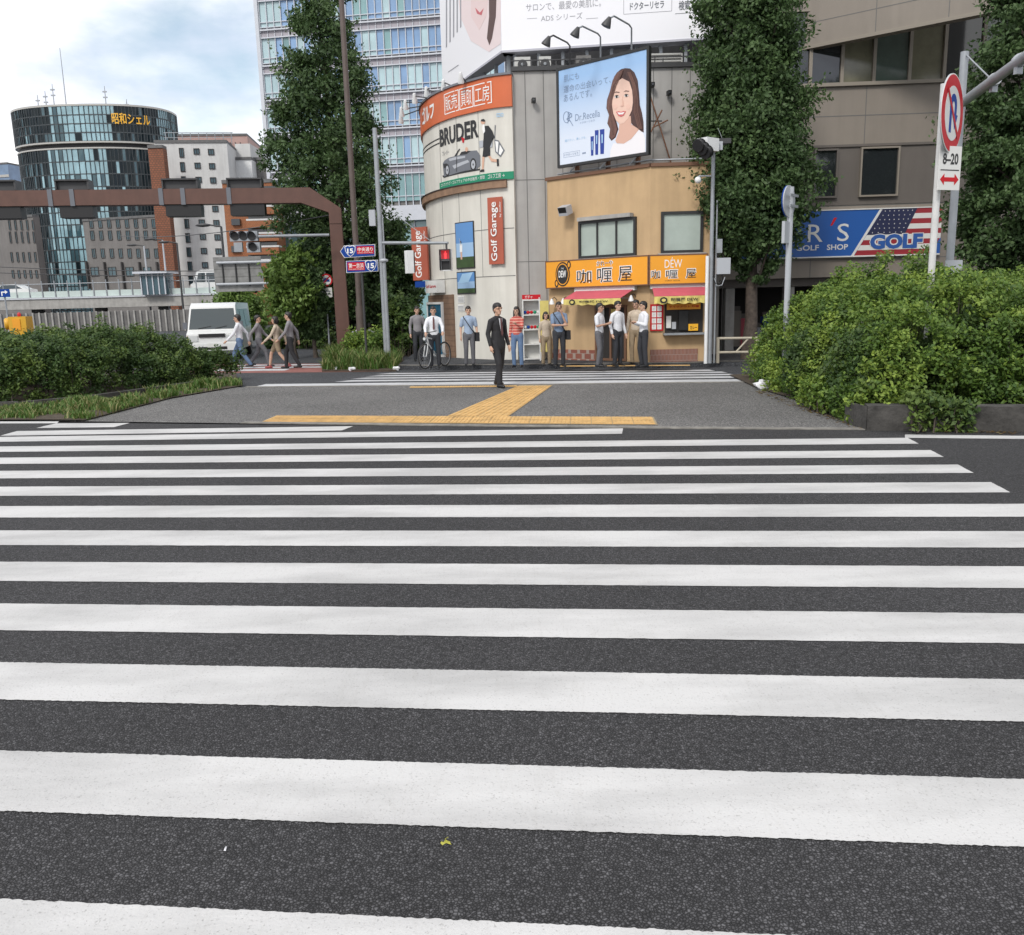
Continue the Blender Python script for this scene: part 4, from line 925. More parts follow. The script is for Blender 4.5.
# door, brick skirt, posters, sheets
mb = MB(); stripes_mat('brown_boards', (.20, .125, .08), (.15, .09, .06), 6.0, 'Z', .8, .8)
ua, ub = CV.uv(425.5, 320)[0], CV.uv(455, 320)[0]; CV.box(mb, ua, ub, .12, zbr, 0, .05, 'brown_boards'); mb.build('brown_cladding', gb)
mb = MB(); ua, ub = CV.uv(428, 320)[0], CV.uv(445.5, 320)[0]; zd = CV.uv(440, 302)[1]
frame(mb, CV, ua, ub, .12, zd, .07, .05, .12, 'sign_white'); do = mb.build('door', gb)
mat('door_blue', (.03, .12, .20), .2, var=.5, vscale=1.5)
mb = MB(); CV.box(mb, ua+.07, ub-.07, .19, zd-.07, .05, .08, 'door_blue'); mb.build('pane', do)
mb = MB(); CV.box(mb, ub-.2, ub-.16, 1.0, 1.35, .08, .12, 'grey_steel'); mb.build('handle', do)
mat('poster_blue', (.10, .25, .52), .35); mat('poster_pale', (.30, .46, .66), .35); mat('poster_grass', (.035, .07, .02), .5, var=.3, vscale=4)
for nm, lab, y0, y1 in (('poster', 'upper', 221.5, 268.5), ('poster', 'lower', 271.5, 294)):
    ua, ub = CV.uv(455.5, 250, .04)[0], CV.uv(474, 250, .04)[0]; zA, zB = CV.uv(465, y0, .04)[1], CV.uv(465, y1, .04)[1]
    po = thing(nm, 'tall poster of a golfer under a blue sky on the white curved wall' if lab == 'upper' else 'lower poster with pale cloud and dark grass on the white curved wall', 'poster', tuple(CV.pt(ua, zB, .03)), None)
    mb = MB(); CV.box(mb, ua, ub, zB, zA, 0, .03, 'frame_dark'); mb.build('frame', po)
    mb = MB(); h = zA-zB
    CV.box(mb, ua+.03, ub-.03, zB+h*.55, zA-.03, .03, .034, 'poster_blue'); CV.box(mb, ua+.03, ub-.03, zB+h*.25, zB+h*.55, .03, .034, 'poster_pale'); CV.box(mb, ua+.03, ub-.03, zB+.03, zB+h*.25, .03, .034, 'poster_grass')
    if lab == 'upper':
        cxu = ua+(ub-ua)*.33; m = 'print_lgrey'
        CV.poly(mb, [(cxu-.03, zB+h*.2), (cxu+.05, zB+h*.2), (cxu+.04, zB+h*.52), (cxu-.04, zB+h*.52)], .034, .037, 'print_skin'); CV.poly(mb, [(cxu-.06, zB+h*.36), (cxu+.06, zB+h*.36), (cxu+.07, zB+h*.52), (cxu-.05, zB+h*.54)], .036, .039, 'print_white')
        CV.poly(mb, [(u_, z_) for u_, z_ in ell(cxu, zB+h*.57, .035, .045, 10)], .036, .039, 'print_black'); CV.poly(mb, [(cxu, zB+h*.5), (cxu+.03, zB+h*.5), (cxu-.06, zB+h*.66), (cxu-.08, zB+h*.66)], .038, .041, m)
    else: CV.poly(mb, [(ua+.08, zB+h*.5), (ub-.3, zB+h*.5), (ub-.08, zB+h*.95), (ua+.3, zB+h*.9)], .034, .037, 'print_lblue')
    mb.build('print', po)
for i, (xa, ya) in enumerate(((458, 296), (458, 304.5))):
    mb = MB(); ua, ub = CV.uv(xa, ya)[0], CV.uv(xa+6.5, ya)[0]; CV.box(mb, ua, ub, CV.uv(xa, ya+7)[1], CV.uv(xa, ya)[1], 0, .015, 'sign_white'); zz0 = CV.uv(xa, ya+7)[1]
    for k in range(4): CV.box(mb, ua+.03, ub-.04, zz0+.03+k*.04, zz0+.042+k*.04, .015, .018, 'print_grey')
    o = mb.build('notice', None); o['label'] = ['upper', 'lower'][i]+' white paper notice under the posters on the curved wall'; o['category'] = 'notice'
# vertical banners
def vbanner(label, w, xa, ya, xb, yb, t0, t1, txt2='by Golfer'):
    a = w.uv(xa, yb, t1); b = w.uv(xb, ya, t1); r = thing('banner_sign', label, 'sign', tuple(w.pt(a[0], a[1], t0)), 'golf garage banners')
    mb = MB(); w.box(mb, a[0], b[0], a[1], b[1], t0, t1, 'banner_red'); mb.build('panel', r)
    mb = MB(); du_ = b[0]-a[0]; hh = b[1]-a[1]
    text(mb, w, 'Golf Garage', (a[0]+du_*.18, a[1]+hh*.05), (a[0]+du_*.72, a[1]+hh*.93), t1+.003, 'print_white', rot=90, bold=.012)
    text(mb, w, 'by Golfer', (a[0]+du_*.80, a[1]+hh*.70), (a[0]+du_*.93, a[1]+hh*.93), t1+.003, 'print_white', rot=90); mb.build('lettering', r)
    return r
vbanner('tall red brown banner with white lettering on the front of the white curved wall', CV, 489, 196.5, 502, 264.5, .05, .12)
wb_ = Wall([P(413, 250, 29.3), P(426, 250, 29.0)]); rr_ = vbanner('red brown banner with white lettering hanging at the far left edge of the curved building', wb_, 413.3, 226.5, 426, 280.5, 0, .08)
mb = MB(); wb_.pbox(mb, 415, 281.5, 425.5, 287, -.02, .05, 'sign_blue'); o = mb.build('blue_plate', None); o['label'] = 'small blue plate just under the left hanging banner'; o['category'] = 'sign'
mb = MB(); ua, ub = CV.uv(425.5, 286, .3)[0], CV.uv(437, 286, .3)[0]
r = thing('box_sign', 'small white box sign with red lettering above the golf shop door', 'sign', tuple(CV.pt(ua, CV.uv(430, 292)[1], .3)))
zA, zB = CV.uv(431, 280.5, .3)[1], CV.uv(431, 293, .3)[1]; CV.box(mb, ua, ub, zB, zA, .02, .3, 'sign_white'); mb.build('panel', r)
mb = MB(); text(mb, CV, 'Golf Garage', (ua+.06, zB+.13), (ub-.08, zA-.13), .304, 'sign_red', bold=.02); mb.build('lettering', r)
# spot lamps along the curved top
def spot_lamp(p_mount, p_head, label, group, dir_=Vector((0, .5, -1))):
    r = thing('spot_lamp', label, 'lamp', tuple(p_mount), group); mb = MB(); mb.tube([p_mount, p_head+Vector((0, 0, .08))], .018, 'dark_steel', 6); mb.build('arm', r)
    d = dir_.normalized(); mb = MB(); mb.lathe(p_head-d*.16, [(.03, 0), (.05, .03), (.06, .12), (.085, .22), (.09, .30)], 'white_paint', d, 12); mb.build('lamp_head', r)
    mb = MB(); mb.lathe(p_head-d*.16, [(.08, .285), (.075, .302)], 'glass_green', d, 12); mb.build('lens', r)
for i, (x, y, Y) in enumerate(((460.7, 78, 26.2), (443.5, 85, 27.2), (426.5, 92, 28.3), (414.5, 98.5, 28.6), (405.5, 105, 29.5), (401.5, 112, 30.0), (400.8, 119, 30.5))):
    hd = P(x, y, Y); u = [CV.uv(468, 80)[0], CV.uv(455, 88)[0], CV.uv(440, 95)[0], 3.9, 3.3, 2.8, 2.3][i]; spot_lamp(CV.pt(u, ztop, .05), hd, ['rightmost', 'second from the right', 'third from the right', 'fourth from the right', 'third from the left', 'second from the left', 'leftmost'][i]+' of the white spot lamps over the curved orange band', 'spot lamps on the curved building')

# ------------------------------------------------------------------ grey panel wall behind, its roof gear
GW = Wall([P(515.5, 250, 25.75), P(720, 250, 25.75)])
gw = thing('panel_building', 'plain light grey panel wall between the curved building and the dark ginkgo', 'building', base(GW))
mb = MB(); zgw = GW.uv(560, 70.5)[1]; GW.box(mb, 0, GW.L, 0, zgw, -4, 0, 'panel_grey')
for k in range(1, 13): GW.box(mb, k*.52-.15, k*.52-.13, 0, zgw, 0, .006, 'joint_dark')
zj = GW.uv(530, 180)[1]; GW.box(mb, 0, GW.L, zj, zj+.015, 0, .007, 'joint_dark'); GW.box(mb, 0, GW.L, zj-2.3, zj-2.285, 0, .007, 'joint_dark')
mb.build('wall', gw)
mb = MB(); GW.box(mb, 0, GW.L, zgw+.002, zgw+.12, -4, .08, 'dark_steel'); mb.build('coping', gw)
for i, (x, y) in enumerate(((533.4, 101), (651.3, 85.5), (668, 93.5))):
    p = GW.pt(*GW.uv(x, y), 0); r = thing('wall_camera', ['small black security camera on the grey wall left of the cosmetics billboard', 'small black camera right beside the upper right corner of the cosmetics billboard', 'small black camera on the grey wall near the ginkgo'][i], 'camera', tuple(p), 'cameras on the grey wall')
    mb = MB(); mb.obox(p+Vector((0, -.05, 0)), (.05, .12, .05), 0, 'grey_steel'); mb.build('bracket', r); mb = MB(); mb.obox(p+Vector((0, -.16, -.02)), (.10, .18, .12), .15, 'black'); mb.lathe(p+Vector((0, -.25, -.02)), [(.035, 0), (.03, .02)], 'glass_dark', (0, -1, 0), 8); mb.build('camera_body', r)
random.seed(21)
mat('ac_white', (.50, .50, .48), .5, var=.08, vscale=3, dirt=.15)
# roof equipment
mb = MB()
for k in range(30):
    u = .1+k*.235; GW.box(mb, u, u+.03, zgw+.12, zgw+random.choice([.22, .34, .40]), -.35, -.32, 'dark_steel')
GW.box(mb, 0, GW.L, zgw+.36, zgw+.39, -.36, -.33, 'dark_steel')
mb.build('roof_railing', gw)
for i, (x, y0, y1, wd) in enumerate(((515, 57, 70, 16), (578, 47, 62, 15), (653, 47, 64, 34), (540, 55, 69, 12))):
    a = GW.uv(x, y1); b = GW.uv(x+wd, y0); r = thing('air_conditioner', ['boxy roof air conditioner just right of the curved building top', 'roof air conditioner with a dark fan behind the billboard lamps', 'wide pale roof air conditioner with louvres right of the cosmetics billboard', 'small roof air conditioner left of the cosmetics billboard'][i], 'air conditioner', tuple(GW.pt(a[0], zgw+.12, -.9)), 'roof air conditioners')
    mb = MB(); GW.box(mb, a[0], b[0], zgw+.12, zgw+.12+.42, -1.3, -.6, 'ac_white' if i != 1 else 'concrete_dark')
    for k in range(4 if i == 2 else 0): GW.box(mb, a[0]+.05, b[0]-.05, zgw+.2+k*.09, zgw+.22+k*.09, -.6, -.57, 'concrete_dark')
    mb.build('casing', r)
    if i != 2: mb = MB(); c = GW.pt((a[0]+b[0])/2, zgw+.33, -.6); mb.lathe(c, [(.13, 0), (.14, .02), (.12, .03)], 'dark_steel', GW.n[0], 16); mb.lathe(c, [(.05, .03), (.04, .06)], 'grey_steel', GW.n[0], 8); mb.build('fan', r)
r = thing('brace_rack', 'rusty angled steel braces behind the right edge of the cosmetics billboard', 'frame', tuple(GW.pt(6, GW.uv(650, 165)[1], .1)))
mat('rust', (.20, .10, .06), .8, var=.3)
for pts in (((650, 95), (672, 166)), ((662, 110), (651, 132)), ((649, 121), (662, 121)), ((668, 120), (652, 128))): mb = MB(); GW.ptube(mb, pts, .02, .25, 'rust' if pts[0][0] != 649 else 'dark_steel'); mb.build('brace', r)

# ------------------------------------------------------------------ big white roof billboard (two faces)
mat('billboard_white', (.80, .80, .83), .5); mat('billboard_edge', (.42, .42, .47), .6); mat('print_soft', (.30, .30, .33), .6); mat('print_pink', (.78, .66, .66), .6); mat('print_pinker', (.76, .60, .59), .6); mat('print_hair', (.10, .055, .05), .6); mat('print_lip', (.55, .12, .14), .5)
pc = P(502, 50.6, 26.8); zb0 = pc.z
def depth_for(px, py, z):
    d = ray(px, py); return C0+d*((z-EYE)/d.z)
pl = depth_for(443, 94, zb0); pr = depth_for(697, 38, zb0); pr = pc+(pr-pc)*1.12
BL, BR = Wall([pl, pc]), Wall([pc, pr])
bb = thing('roof_billboard', 'huge white billboard folded round the roof corner with grey Japanese lettering', 'billboard', (pc.x, pc.y, zgw))
for w, m, nm in ((BL, 'billboard_white', 'left_panel'), (BR, 'billboard_white', 'front_panel')):
    mb = MB(); w.box(mb, 0, w.L, zb0, zb0+6, -.4, 0, m); w.box(mb, 0, w.L, zb0-.06, zb0-.003, -.42, .02, 'billboard_edge'); mb.build('panel', bb)
mb = MB()
wtext(mb, BR, 'サロンで、最愛の美肌に。', 526, 3.8, 11.8, 601, .004, 'print_soft'); wtext(mb, BR, 'ADS シリーズ', 541, 15, 21.5, 582.5, .004, 'print_soft')
for xa, xb in ((527, 537), (586, 598)): a = BR.uv(xa, 19); b = BR.uv(xb, 16); BR.box(mb, a[0], b[0], a[1], a[1]+.012, 0, .004, 'print_soft')
a = BR.uv(623.5, 14.5); b = BR.uv(672, 1); frame(mb, BR, a[0], b[0], a[1], a[1]+.42, .012, 0, .004, 'print_soft'); text(mb, BR, 'ドクターリセラ', (a[0]+.18, a[1]+.1), (b[0]-.22, a[1]+.3), .005, 'print_grey', bold=.02)
a = BR.uv(675, 13); b = BR.uv(692, 1); BR.box(mb, a[0], b[0]+.1, a[1]-.03, a[1]-.015, 0, .004, 'print_grey'); text(mb, BR, '検索', (a[0]+.1, a[1]+.06), (b[0]-.05, a[1]+.31), .005, 'print_grey', bold=.02)
def c5w(p): return (430+p[0]/3.657, p[1]/3.657)
def blp(pts, t, m): BL.ppoly(mb, [c5w(p) for p in pts], t-.003, t, m)
blp([(95, -120), (258, -120), (258, 160), (215, 190), (150, 150), (110, 60)], .006, 'print_pink'); blp([(150, -120), (225, -120), (205, 60), (180, 110), (150, 60)], .010, 'print_pinker')
blp([(165, 28), (182, 46), (196, 30), (188, 56), (172, 50)], .014, 'print_lip'); blp([(214, -120), (246, -120), (240, 60), (226, 140), (217, 165), (208, 140), (216, 60)], .014, 'print_hair')
for k in range(5): x = 58+k*13; blp([(x, -20), (x+4, -22), (x+4, 170-k*18), (x, 174-k*18)], .008, 'print_soft')
blp([(66, 262), (104, 236), (104, 239), (66, 265)], .008, 'print_soft')
mb.build('print', bb)
mb = MB()
for k in range(9): u = .3+k*(BR.L-.6)/8; BR.box(mb, u, u+.09, zgw+.1, zb0-.06, -.35, -.25, 'grey_steel'); mb.tube([BR.pt(u, zb0-.1, -.3), BR.pt(u+.5, zgw+.15, -1.5)], .035, 'grey_steel', 6)
for k in range(6): u = .3+k*(BL.L-.6)/5; BL.box(mb, u, u+.09, ztop-.3, zb0-.06, -.35, -.25, 'grey_steel')
mb.build('support_frame', bb)
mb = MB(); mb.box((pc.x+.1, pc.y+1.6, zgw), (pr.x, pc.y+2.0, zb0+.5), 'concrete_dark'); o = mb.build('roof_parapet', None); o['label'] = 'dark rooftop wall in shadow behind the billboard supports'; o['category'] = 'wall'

# ------------------------------------------------------------------ curry shop
mat('ochre_wall', (.52, .36, .20), .8, var=.08, vscale=1.2, bump=.15, bscale=30, dirt=.16); mat('sign_orange', (.78, .33, .02), .4, var=.04, vscale=2)
mat('brown_trim', (.16, .08, .045), .6); mat('awning_pink', (.50, .09, .12), .7, var=.1, vscale=3); mat('awning_yellow', (.62, .52, .16), .75, var=.12, vscale=4); brick_mat('red_brick', (.26, .09, .06), (.20, .07, .05), (.32, .26, .22), 14, .5, 2.2, .08)
mat('curtain', (.36, .42, .38), .6, var=.12, vscale=1.5)
dc = P(650, 250, 23.2); dl = P(548.5, 250, 25.4); dr = P(710, 250, 23.15)
DL, DR = Wall([dl, dc]), Wall([dc, dr])
db = thing('curry_shop_building', 'two storey ochre corner building with an orange curry shop sign', 'building', (dc.x, dc.y, 0)); zr = DL.uv(650, 167)[1]
mb = MB()
mb.hexa([(dl.x, dl.y, 0), (dc.x, dc.y, 0), (dc.x, 25.7, 0), (dl.x, 25.7, 0), (dl.x, dl.y, zr), (dc.x, dc.y, zr), (dc.x, 25.7, zr), (dl.x, 25.7, zr)], 'ochre_wall')
mb.hexa([(dc.x+.0, dc.y, 0), (dr.x, dr.y, 0), (dr.x, 25.7, 0), (dc.x+.0, 25.7, 0), (dc.x, dc.y, zr), (dr.x, dr.y, zr), (dr.x, 25.7, zr), (dc.x, 25.7, zr)], 'ochre_wall')
mb.build('wall', db)
mb = MB(); DL.box(mb, -.05, DL.L, zr+.003, zr+.09, -.3, .05, 'brown_trim'); DR.box(mb, 0, DR.L, zr+.003, zr+.09, -.3, .05, 'brown_trim'); mb.build('roof_trim', db)
def shopwin(w, x0, y0, x1, y1, nb):
    a = w.uv(x0, y1); b = w.uv(x1, y0); zA = a[1]; zB = w.uv(x0, y0)[1]; fo = win(db, w, 0, 0, 0, 0, 'frame_dark', 'curtain', nb, .08, uvr=(a[0], b[0], zA, zB), fw_=.07)
    mb = MB(); w.box(mb, a[0]-.08, b[0]+.08, zA-.07, zA-.003, 0, .14, 'concrete'); mb.build('sill', fo); return a[0], b[0], zA, zB
q = shopwin(DL, 580, 222, 637, 259, 2)
mb = MB(); DL.box(mb, q[0]+.05, q[1]-.1, q[3]+.0, q[3]+.10, .02, .20, 'concrete'); mb.build('window_hood', db)
shopwin(DR, 660.5, 212, 703, 253.5, 0)
# signs
def signboard(w, xa, xb, yt, yb, t, lab, loc):
    a = w.uv(xa, yb, t); b = w.uv(xb, yt, t); zA = w.uv(650, yb, t)[1]; zB = w.uv(650, yt, t)[1]; r = thing('shop_sign', lab, 'sign', tuple(loc))
    mb = MB(); w.box(mb, a[0], b[0], zA, zB, .003, t, 'sign_orange'); mb.build('panel', r); mb = MB(); frame(mb, w, a[0]-.03, b[0]+(.03 if w is DR else 0), zA-.03, zB+.03, .03, .003, t+.01, 'brown_trim'); mb.build('frame', r); return r, a[0], b[0], zA, zB
TS = .22
def outl(mb, w, s, ua, ub, z0, z1, t, bold=.0):
    text(mb, w, s, (ua-.02, z0-.02), (ub+.02, z1+.02), t, 'print_white', bold=bold+.03); text(mb, w, s, (ua, z0), (ub, z1), t+.004, 'print_black', bold=bold)
r, ua, ub, zA, zB = signboard(DL, 546.5, 648.6, 256, 284, TS, 'long orange curry shop sign with a black round emblem at its left end', DL.pt(2, 2.3, TS)); hh = zB-zA
mb = MB()
def U(x, y=272): return DL.uv(x, y, TS)[0]
outl(mb, DL, '咖', U(577), U(591.5), zA+hh*.12, zA+hh*.62, TS+.003); outl(mb, DL, '喱', U(597.3), U(612), zA+hh*.12, zA+hh*.66, TS+.003); outl(mb, DL, '屋', U(618.4), U(632), zA+hh*.14, zA+hh*.68, TS+.003)
outl(mb, DL, 'かれーや', U(597), U(612.5), zA+hh*.76, zA+hh*.92, TS+.003, .0)
mb.build('lettering', r)
mb = MB(); cu_, cz = U(562.7), zA+hh*.5
DL.poly(mb, ell(cu_, cz, .25, .34, 28), TS, TS+.006, 'print_black'); DL.poly(mb, ell(cu_, cz, .215, .30, 28), TS, TS+.010, 'sign_orange'); DL.poly(mb, ell(cu_, cz, .195, .27, 28), TS, TS+.014, 'print_black')
for sx, sz in ((.22, .25), (-.22, -.25)): DL.poly(mb, ell(cu_+sx, cz+sz, .07, .11, 16), TS, TS+.004, 'print_black'); DL.poly(mb, ell(cu_+sx, cz+sz, .035, .065, 16), TS, TS+.0065, 'sign_orange')
text(mb, DL, 'DEW', (cu_-.13, cz-.09), (cu_+.13, cz+.10), TS+.018, 'print_white', bold=.02); text(mb, DL, 'THE', (cu_-.05, cz+.14), (cu_+.05, cz+.18), TS+.018, 'print_white')
mb.build('emblem', r)
r, ua, ub, zA, zB = signboard(DR, 650.0, 707, 256, 284, TS, 'shorter orange curry shop sign facing the street, partly behind the ginkgo', DR.pt(.6, 2.3, TS)); hh = zB-zA
mb = MB()
def U2(x): return DR.uv(x, 272, TS)[0]
text(mb, DR, 'DÉW', (U2(664.6), zA+hh*.56), (U2(682), zA+hh*.93), TS+.004, 'print_white')
outl(mb, DR, '咖', U2(651.5), U2(660), zA+hh*.18, zA+hh*.48, TS+.003, .0); outl(mb, DR, '喱', U2(666), U2(677.5), zA+hh*.18, zA+hh*.48, TS+.003, .0); outl(mb, DR, '屋', U2(686), U2(696), zA+hh*.18, zA+hh*.50, TS+.003, .0)
text(mb, DR, 'CURRY HOUSE', (U2(665), zA+hh*.08), (U2(680), zA+hh*.12), TS+.003, 'print_black'); mb.build('lettering', r)
# awnings
def awning(w, xa, xb, ytop, ylow, yval, out_, lab):
    ua, za = w.uv(xa, ytop, .1); ub, _ = w.uv(xb, ytop, .1); zl = w.uv((xa+xb)/2, ylow, out_)[1]; zv = w.uv((xa+xb)/2, yval, out_)[1]; zt_ = w.uv((xa+xb)/2, ytop, .1)[1]
    r = thing('awning', lab, 'awning', tuple(w.pt(ua, zt_, 0)), 'curry shop awnings')
    mb = MB(); w.box(mb, ua-.05, ub+.05, zt_-.03, zt_+.10, .02, .16, 'sign_white'); mb.build('casing', r)
    mb = MB(); k = 10
    for i in range(k):
        a0, a1 = ua+(ub-ua)*i/k, ua+(ub-ua)*(i+1)/k
        mb.hexa([w.pt(a0, zl, out_), w.pt(a1, zl, out_), w.pt(a1, zt_-.02, .14), w.pt(a0, zt_-.02, .14), w.pt(a0, zl+.015, out_), w.pt(a1, zl+.015, out_), w.pt(a1, zt_+.0, .14), w.pt(a0, zt_+.0, .14)], 'awning_pink')
    mb.build('canopy', r); mb = MB(); vs = []; n = 40
    for i in range(n+1):
        u = ua+(ub-ua)*i/n; wv = .02*math.sin(i*1.1); vs += [w.pt(u, zv+.015*math.sin(i*.8), out_+wv), w.pt(u, zl, out_)]
    mb.add(vs, [(2*i, 2*i+2, 2*i+3, 2*i+1) for i in range(n)], 'awning_yellow'); 
    du_ = ub-ua; text(mb, w, '咖喱屋 DEW', (ua+du_*.3, zv+.06), (ua+du_*.8, zl-.04), out_+.035, 'print_black', bold=.02)
    w.poly(mb, ell(ua+du_*.17, (zv+zl)/2, .10, .08, 14), out_+.03, out_+.034, 'print_black'); w.poly(mb, ell(ua+du_*.17, (zv+zl)/2, .055, .04, 14), out_+.034, out_+.038, 'awning_yellow')
    mb.build('valance', r)
    for u in (ua+.1, ub-.1): mb = MB(); mb.tube([w.pt(u, zt_-.25, .05), w.pt(u, zl+.02, out_-.03)], .012, 'grey_steel', 6); mb.build('arm', r)
awning(DL, 577, 634, 290, 298.5, 304.5, .75, 'pink awning with a yellow valance over the left shop opening')
awning(DR, 652, 706, 287, 296.0, 303.5, .55, 'pink awning with a yellow valance over the serving counter on the right')
# openings
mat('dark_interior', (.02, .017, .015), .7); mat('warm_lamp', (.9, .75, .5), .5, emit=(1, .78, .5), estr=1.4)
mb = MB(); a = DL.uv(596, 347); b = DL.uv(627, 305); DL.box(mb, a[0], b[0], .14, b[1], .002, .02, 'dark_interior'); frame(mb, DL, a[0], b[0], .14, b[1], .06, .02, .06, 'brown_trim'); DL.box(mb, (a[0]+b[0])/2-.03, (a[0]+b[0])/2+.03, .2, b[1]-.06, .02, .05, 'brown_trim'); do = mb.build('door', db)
mb = MB(); DL.pbox(mb, 598, 306, 604, 318, .065, .075, 'sign_white'); DL.pbox(mb, 611, 309, 616, 320, .065, .075, 'awning_yellow'); mb.build('poster', do)
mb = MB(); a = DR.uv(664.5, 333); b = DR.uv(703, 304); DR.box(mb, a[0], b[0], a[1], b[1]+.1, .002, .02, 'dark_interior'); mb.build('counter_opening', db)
mb = MB(); DR.box(mb, a[0]-.05, b[0]+.05, a[1]-.05, a[1], .003, .3, 'grey_steel'); co = mb.build('counter_shelf', db)
mb = MB(); DR.pbox(mb, 667, 304, 700.5, 309, .03, .06, 'sign_orange'); x_ = DR.uv(669, 308, .06); y_ = DR.uv(699, 305, .06); text(mb, DR, 'テイクアウト 咖喱', (x_[0], x_[1]), (y_[0], y_[1]), .064, 'sign_red', bold=.02); mb.build('counter_sign', db)
for i, (xa, ya, xb, yb, m) in enumerate(((666.5, 316, 671, 328, 'sign_white'), (679, 311, 688, 330, 'black'), (688.5, 324, 698, 330.5, 'sign_yellow'), (672, 322, 676, 329, 'print_lgrey'))):
    mb = MB(); DR.pbox(mb, xa, ya, xb, yb, .03, .10, m)
    if i == 2: q_ = DR.uv(690, 329.5, .1); q2 = DR.uv(697, 325.5, .1); text(mb, DR, 'カレー', (q_[0], q_[1]), (q2[0], q2[1]), .104, 'print_black', bold=.02)
    o = mb.build('counter_item', None); o['label'] = ['white paper menu standing in the left of the serving counter', 'tall black machine standing in the middle of the serving counter', 'yellow sign with black letters at the right of the serving counter', 'small grey box on the serving counter'][i]; o['category'] = 'counter item'
r = thing('menu_board', 'red framed board with rows of white menu sheets left of the serving counter', 'menu board', tuple(DR.pt(0, 1.2, .05)))
mb = MB(); a = DR.uv(650.3, 331, .06); b = DR.uv(663.5, 304, .06); DR.box(mb, a[0], b[0], a[1], b[1], .003, .06, 'sign_red'); mb.build('board', r)
for i in range(2):
    for j in range(4):
        mb = MB(); w_ = (b[0]-a[0]-.06)/2; h_ = (b[1]-a[1]-.06)/4; u_ = a[0]+.04+i*w_; z_ = a[1]+.04+j*h_; DR.box(mb, u_, u_+w_-.03, z_, z_+h_-.03, .06, .066, 'print_white')
        for k in range(3): DR.box(mb, u_+.02, u_+w_-.06, z_+.03+k*.04, z_+.04+k*.04, .066, .069, 'print_lgrey')
        mb.build('menu_sheet', r)
mb = MB(); DL.box(mb, .1, DL.uv(596, 350)[0]-.01, .12, .42, .003, .03, 'red_brick'); mb.build('brick_plinth', db); mb = MB(); DR.box(mb, .02, DR.L*.82, .12, .46, .003, .03, 'red_brick'); mb.build('brick_plinth', db)
for i, (x, y, w) in enumerate(((557, 303, DL), (568.5, 302.5, DL), (636, 299.5, DL))):
    p = w.pt(*w.uv(x, y-3), 0); r = thing('wall_lamp', ['leftmost', 'second', 'rightmost'][i]+' small white gooseneck lamp below the orange curry shop sign', 'lamp', tuple(p), 'gooseneck lamps of the curry shop')
    mb = MB(); n_ = w.n[0]; mb.tube([p, p+n_*.12+Vector((0, 0, .08)), p+n_*.25+Vector((0, 0, .03))], .012, 'dark_steel', 6); mb.build('arm', r); mb = MB(); mb.lathe(p+n_*.25+Vector((0, 0, -.12)), [(.085, 0), (.06, .08), (.03, .14), (.02, .16)], 'white_paint', n=12); mb.build('lamp_shade', r)
p = DL.pt(*DL.uv(571.5, 211), 0); r = thing('floodlight', 'boxy black and white floodlight on the ochre wall left of the window', 'lamp', tuple(p)); n_ = DL.n[0]
mb = MB(); mb.tube([p, p+n_*.2], .02, 'dark_steel', 6); mb.build('bracket', r); mb = MB(); mb.obox(p+n_*.3, (.30, .26, .24), math.atan2(-n_.x, n_.y)+math.pi, 'print_lgrey', rotx=.35); mb.build('housing', r); mb = MB(); mb.obox(p+n_*.42+Vector((0, 0, -.03)), (.26, .03, .20), math.atan2(-n_.x, n_.y)+math.pi, 'black', rotx=.5); mb.build('lens', r)
# roof edge pipes and junk on the ochre roof
for i, x in enumerate((571, 602, 632)):
    mb = MB(); u = DL.uv(x, 175)[0]; DL.box(mb, u-.05, u+.05, zr+.09, zr+.45, -.35, -.25, 'rust'); mb.tube([DL.pt(u, zr+.4, -.3), DL.pt(u, zr+.12, .1)], .02, 'grey_steel', 6); o = mb.build('support_post', None); o['label'] = ['left', 'middle', 'right'][i]+' rusty support post between the ochre roof and the cosmetics billboard'; o['category'] = 'post'; o['group'] = 'billboard support posts'
mb = MB(); mb.tube([DL.pt(.3, zr+.16, -.1), DL.pt(DL.L-.1, zr+.19, -.1), DR.pt(DR.L-.1, zr+.18, -.1)], .025, 'grey_steel', 6); mb.build('roof_pipe', db)

# ------------------------------------------------------------------ cosmetics billboard
AD = Wall([P(557, 110, 24.9), P(649, 110, 22.95)])
def c5(p): return (550+p[0]/7.19, 40+p[1]/7.19)
def auv(x, y): return AD.uv(*c5((x, y)), 0)
ad = thing('ad_billboard', 'pale blue cosmetics billboard with a smiling long haired woman in a black frame', 'billboard', tuple(AD.pt(AD.L/2, 5.6, 0)))
u0_, zt1 = 0, AD.uv(557, 68)[1]; zb1 = (AD.uv(557, 167.5)[1]+AD.uv(649, 155.5)[1])/2; zt1 = (zt1+AD.uv(649, 46)[1])/2
def grad_mat(name, c0, c1, z0, z1):      # printed colour wash of the poster
    m = bpy.data.materials.new(name); m.use_nodes = True; t = m.node_tree; b = t.nodes['Principled BSDF']; b.inputs['Roughness'].default_value = .3
    g = t.nodes.new('ShaderNodeTexCoord'); s_ = t.nodes.new('ShaderNodeSeparateXYZ'); t.links.new(g.outputs['Generated'], s_.inputs[0]); r = t.nodes.new('ShaderNodeValToRGB'); r.color_ramp.elements[0].color = (*c0, 1); r.color_ramp.elements[1].color = (*c1, 1); r.color_ramp.elements[0].position = z0; r.color_ramp.elements[1].position = z1
    t.links.new(s_.outputs['Z'], r.inputs[0]); t.links.new(r.outputs[0], b.inputs['Base Color']); MATS[name] = m
grad_mat('poster_wash', (.66, .72, .82), (.30, .48, .74), .25, .9)
mb = MB(); frame(mb, AD, 0, AD.L, zb1, zt1, .07, -.10, .02, 'frame_dark'); mb.build('frame', ad)
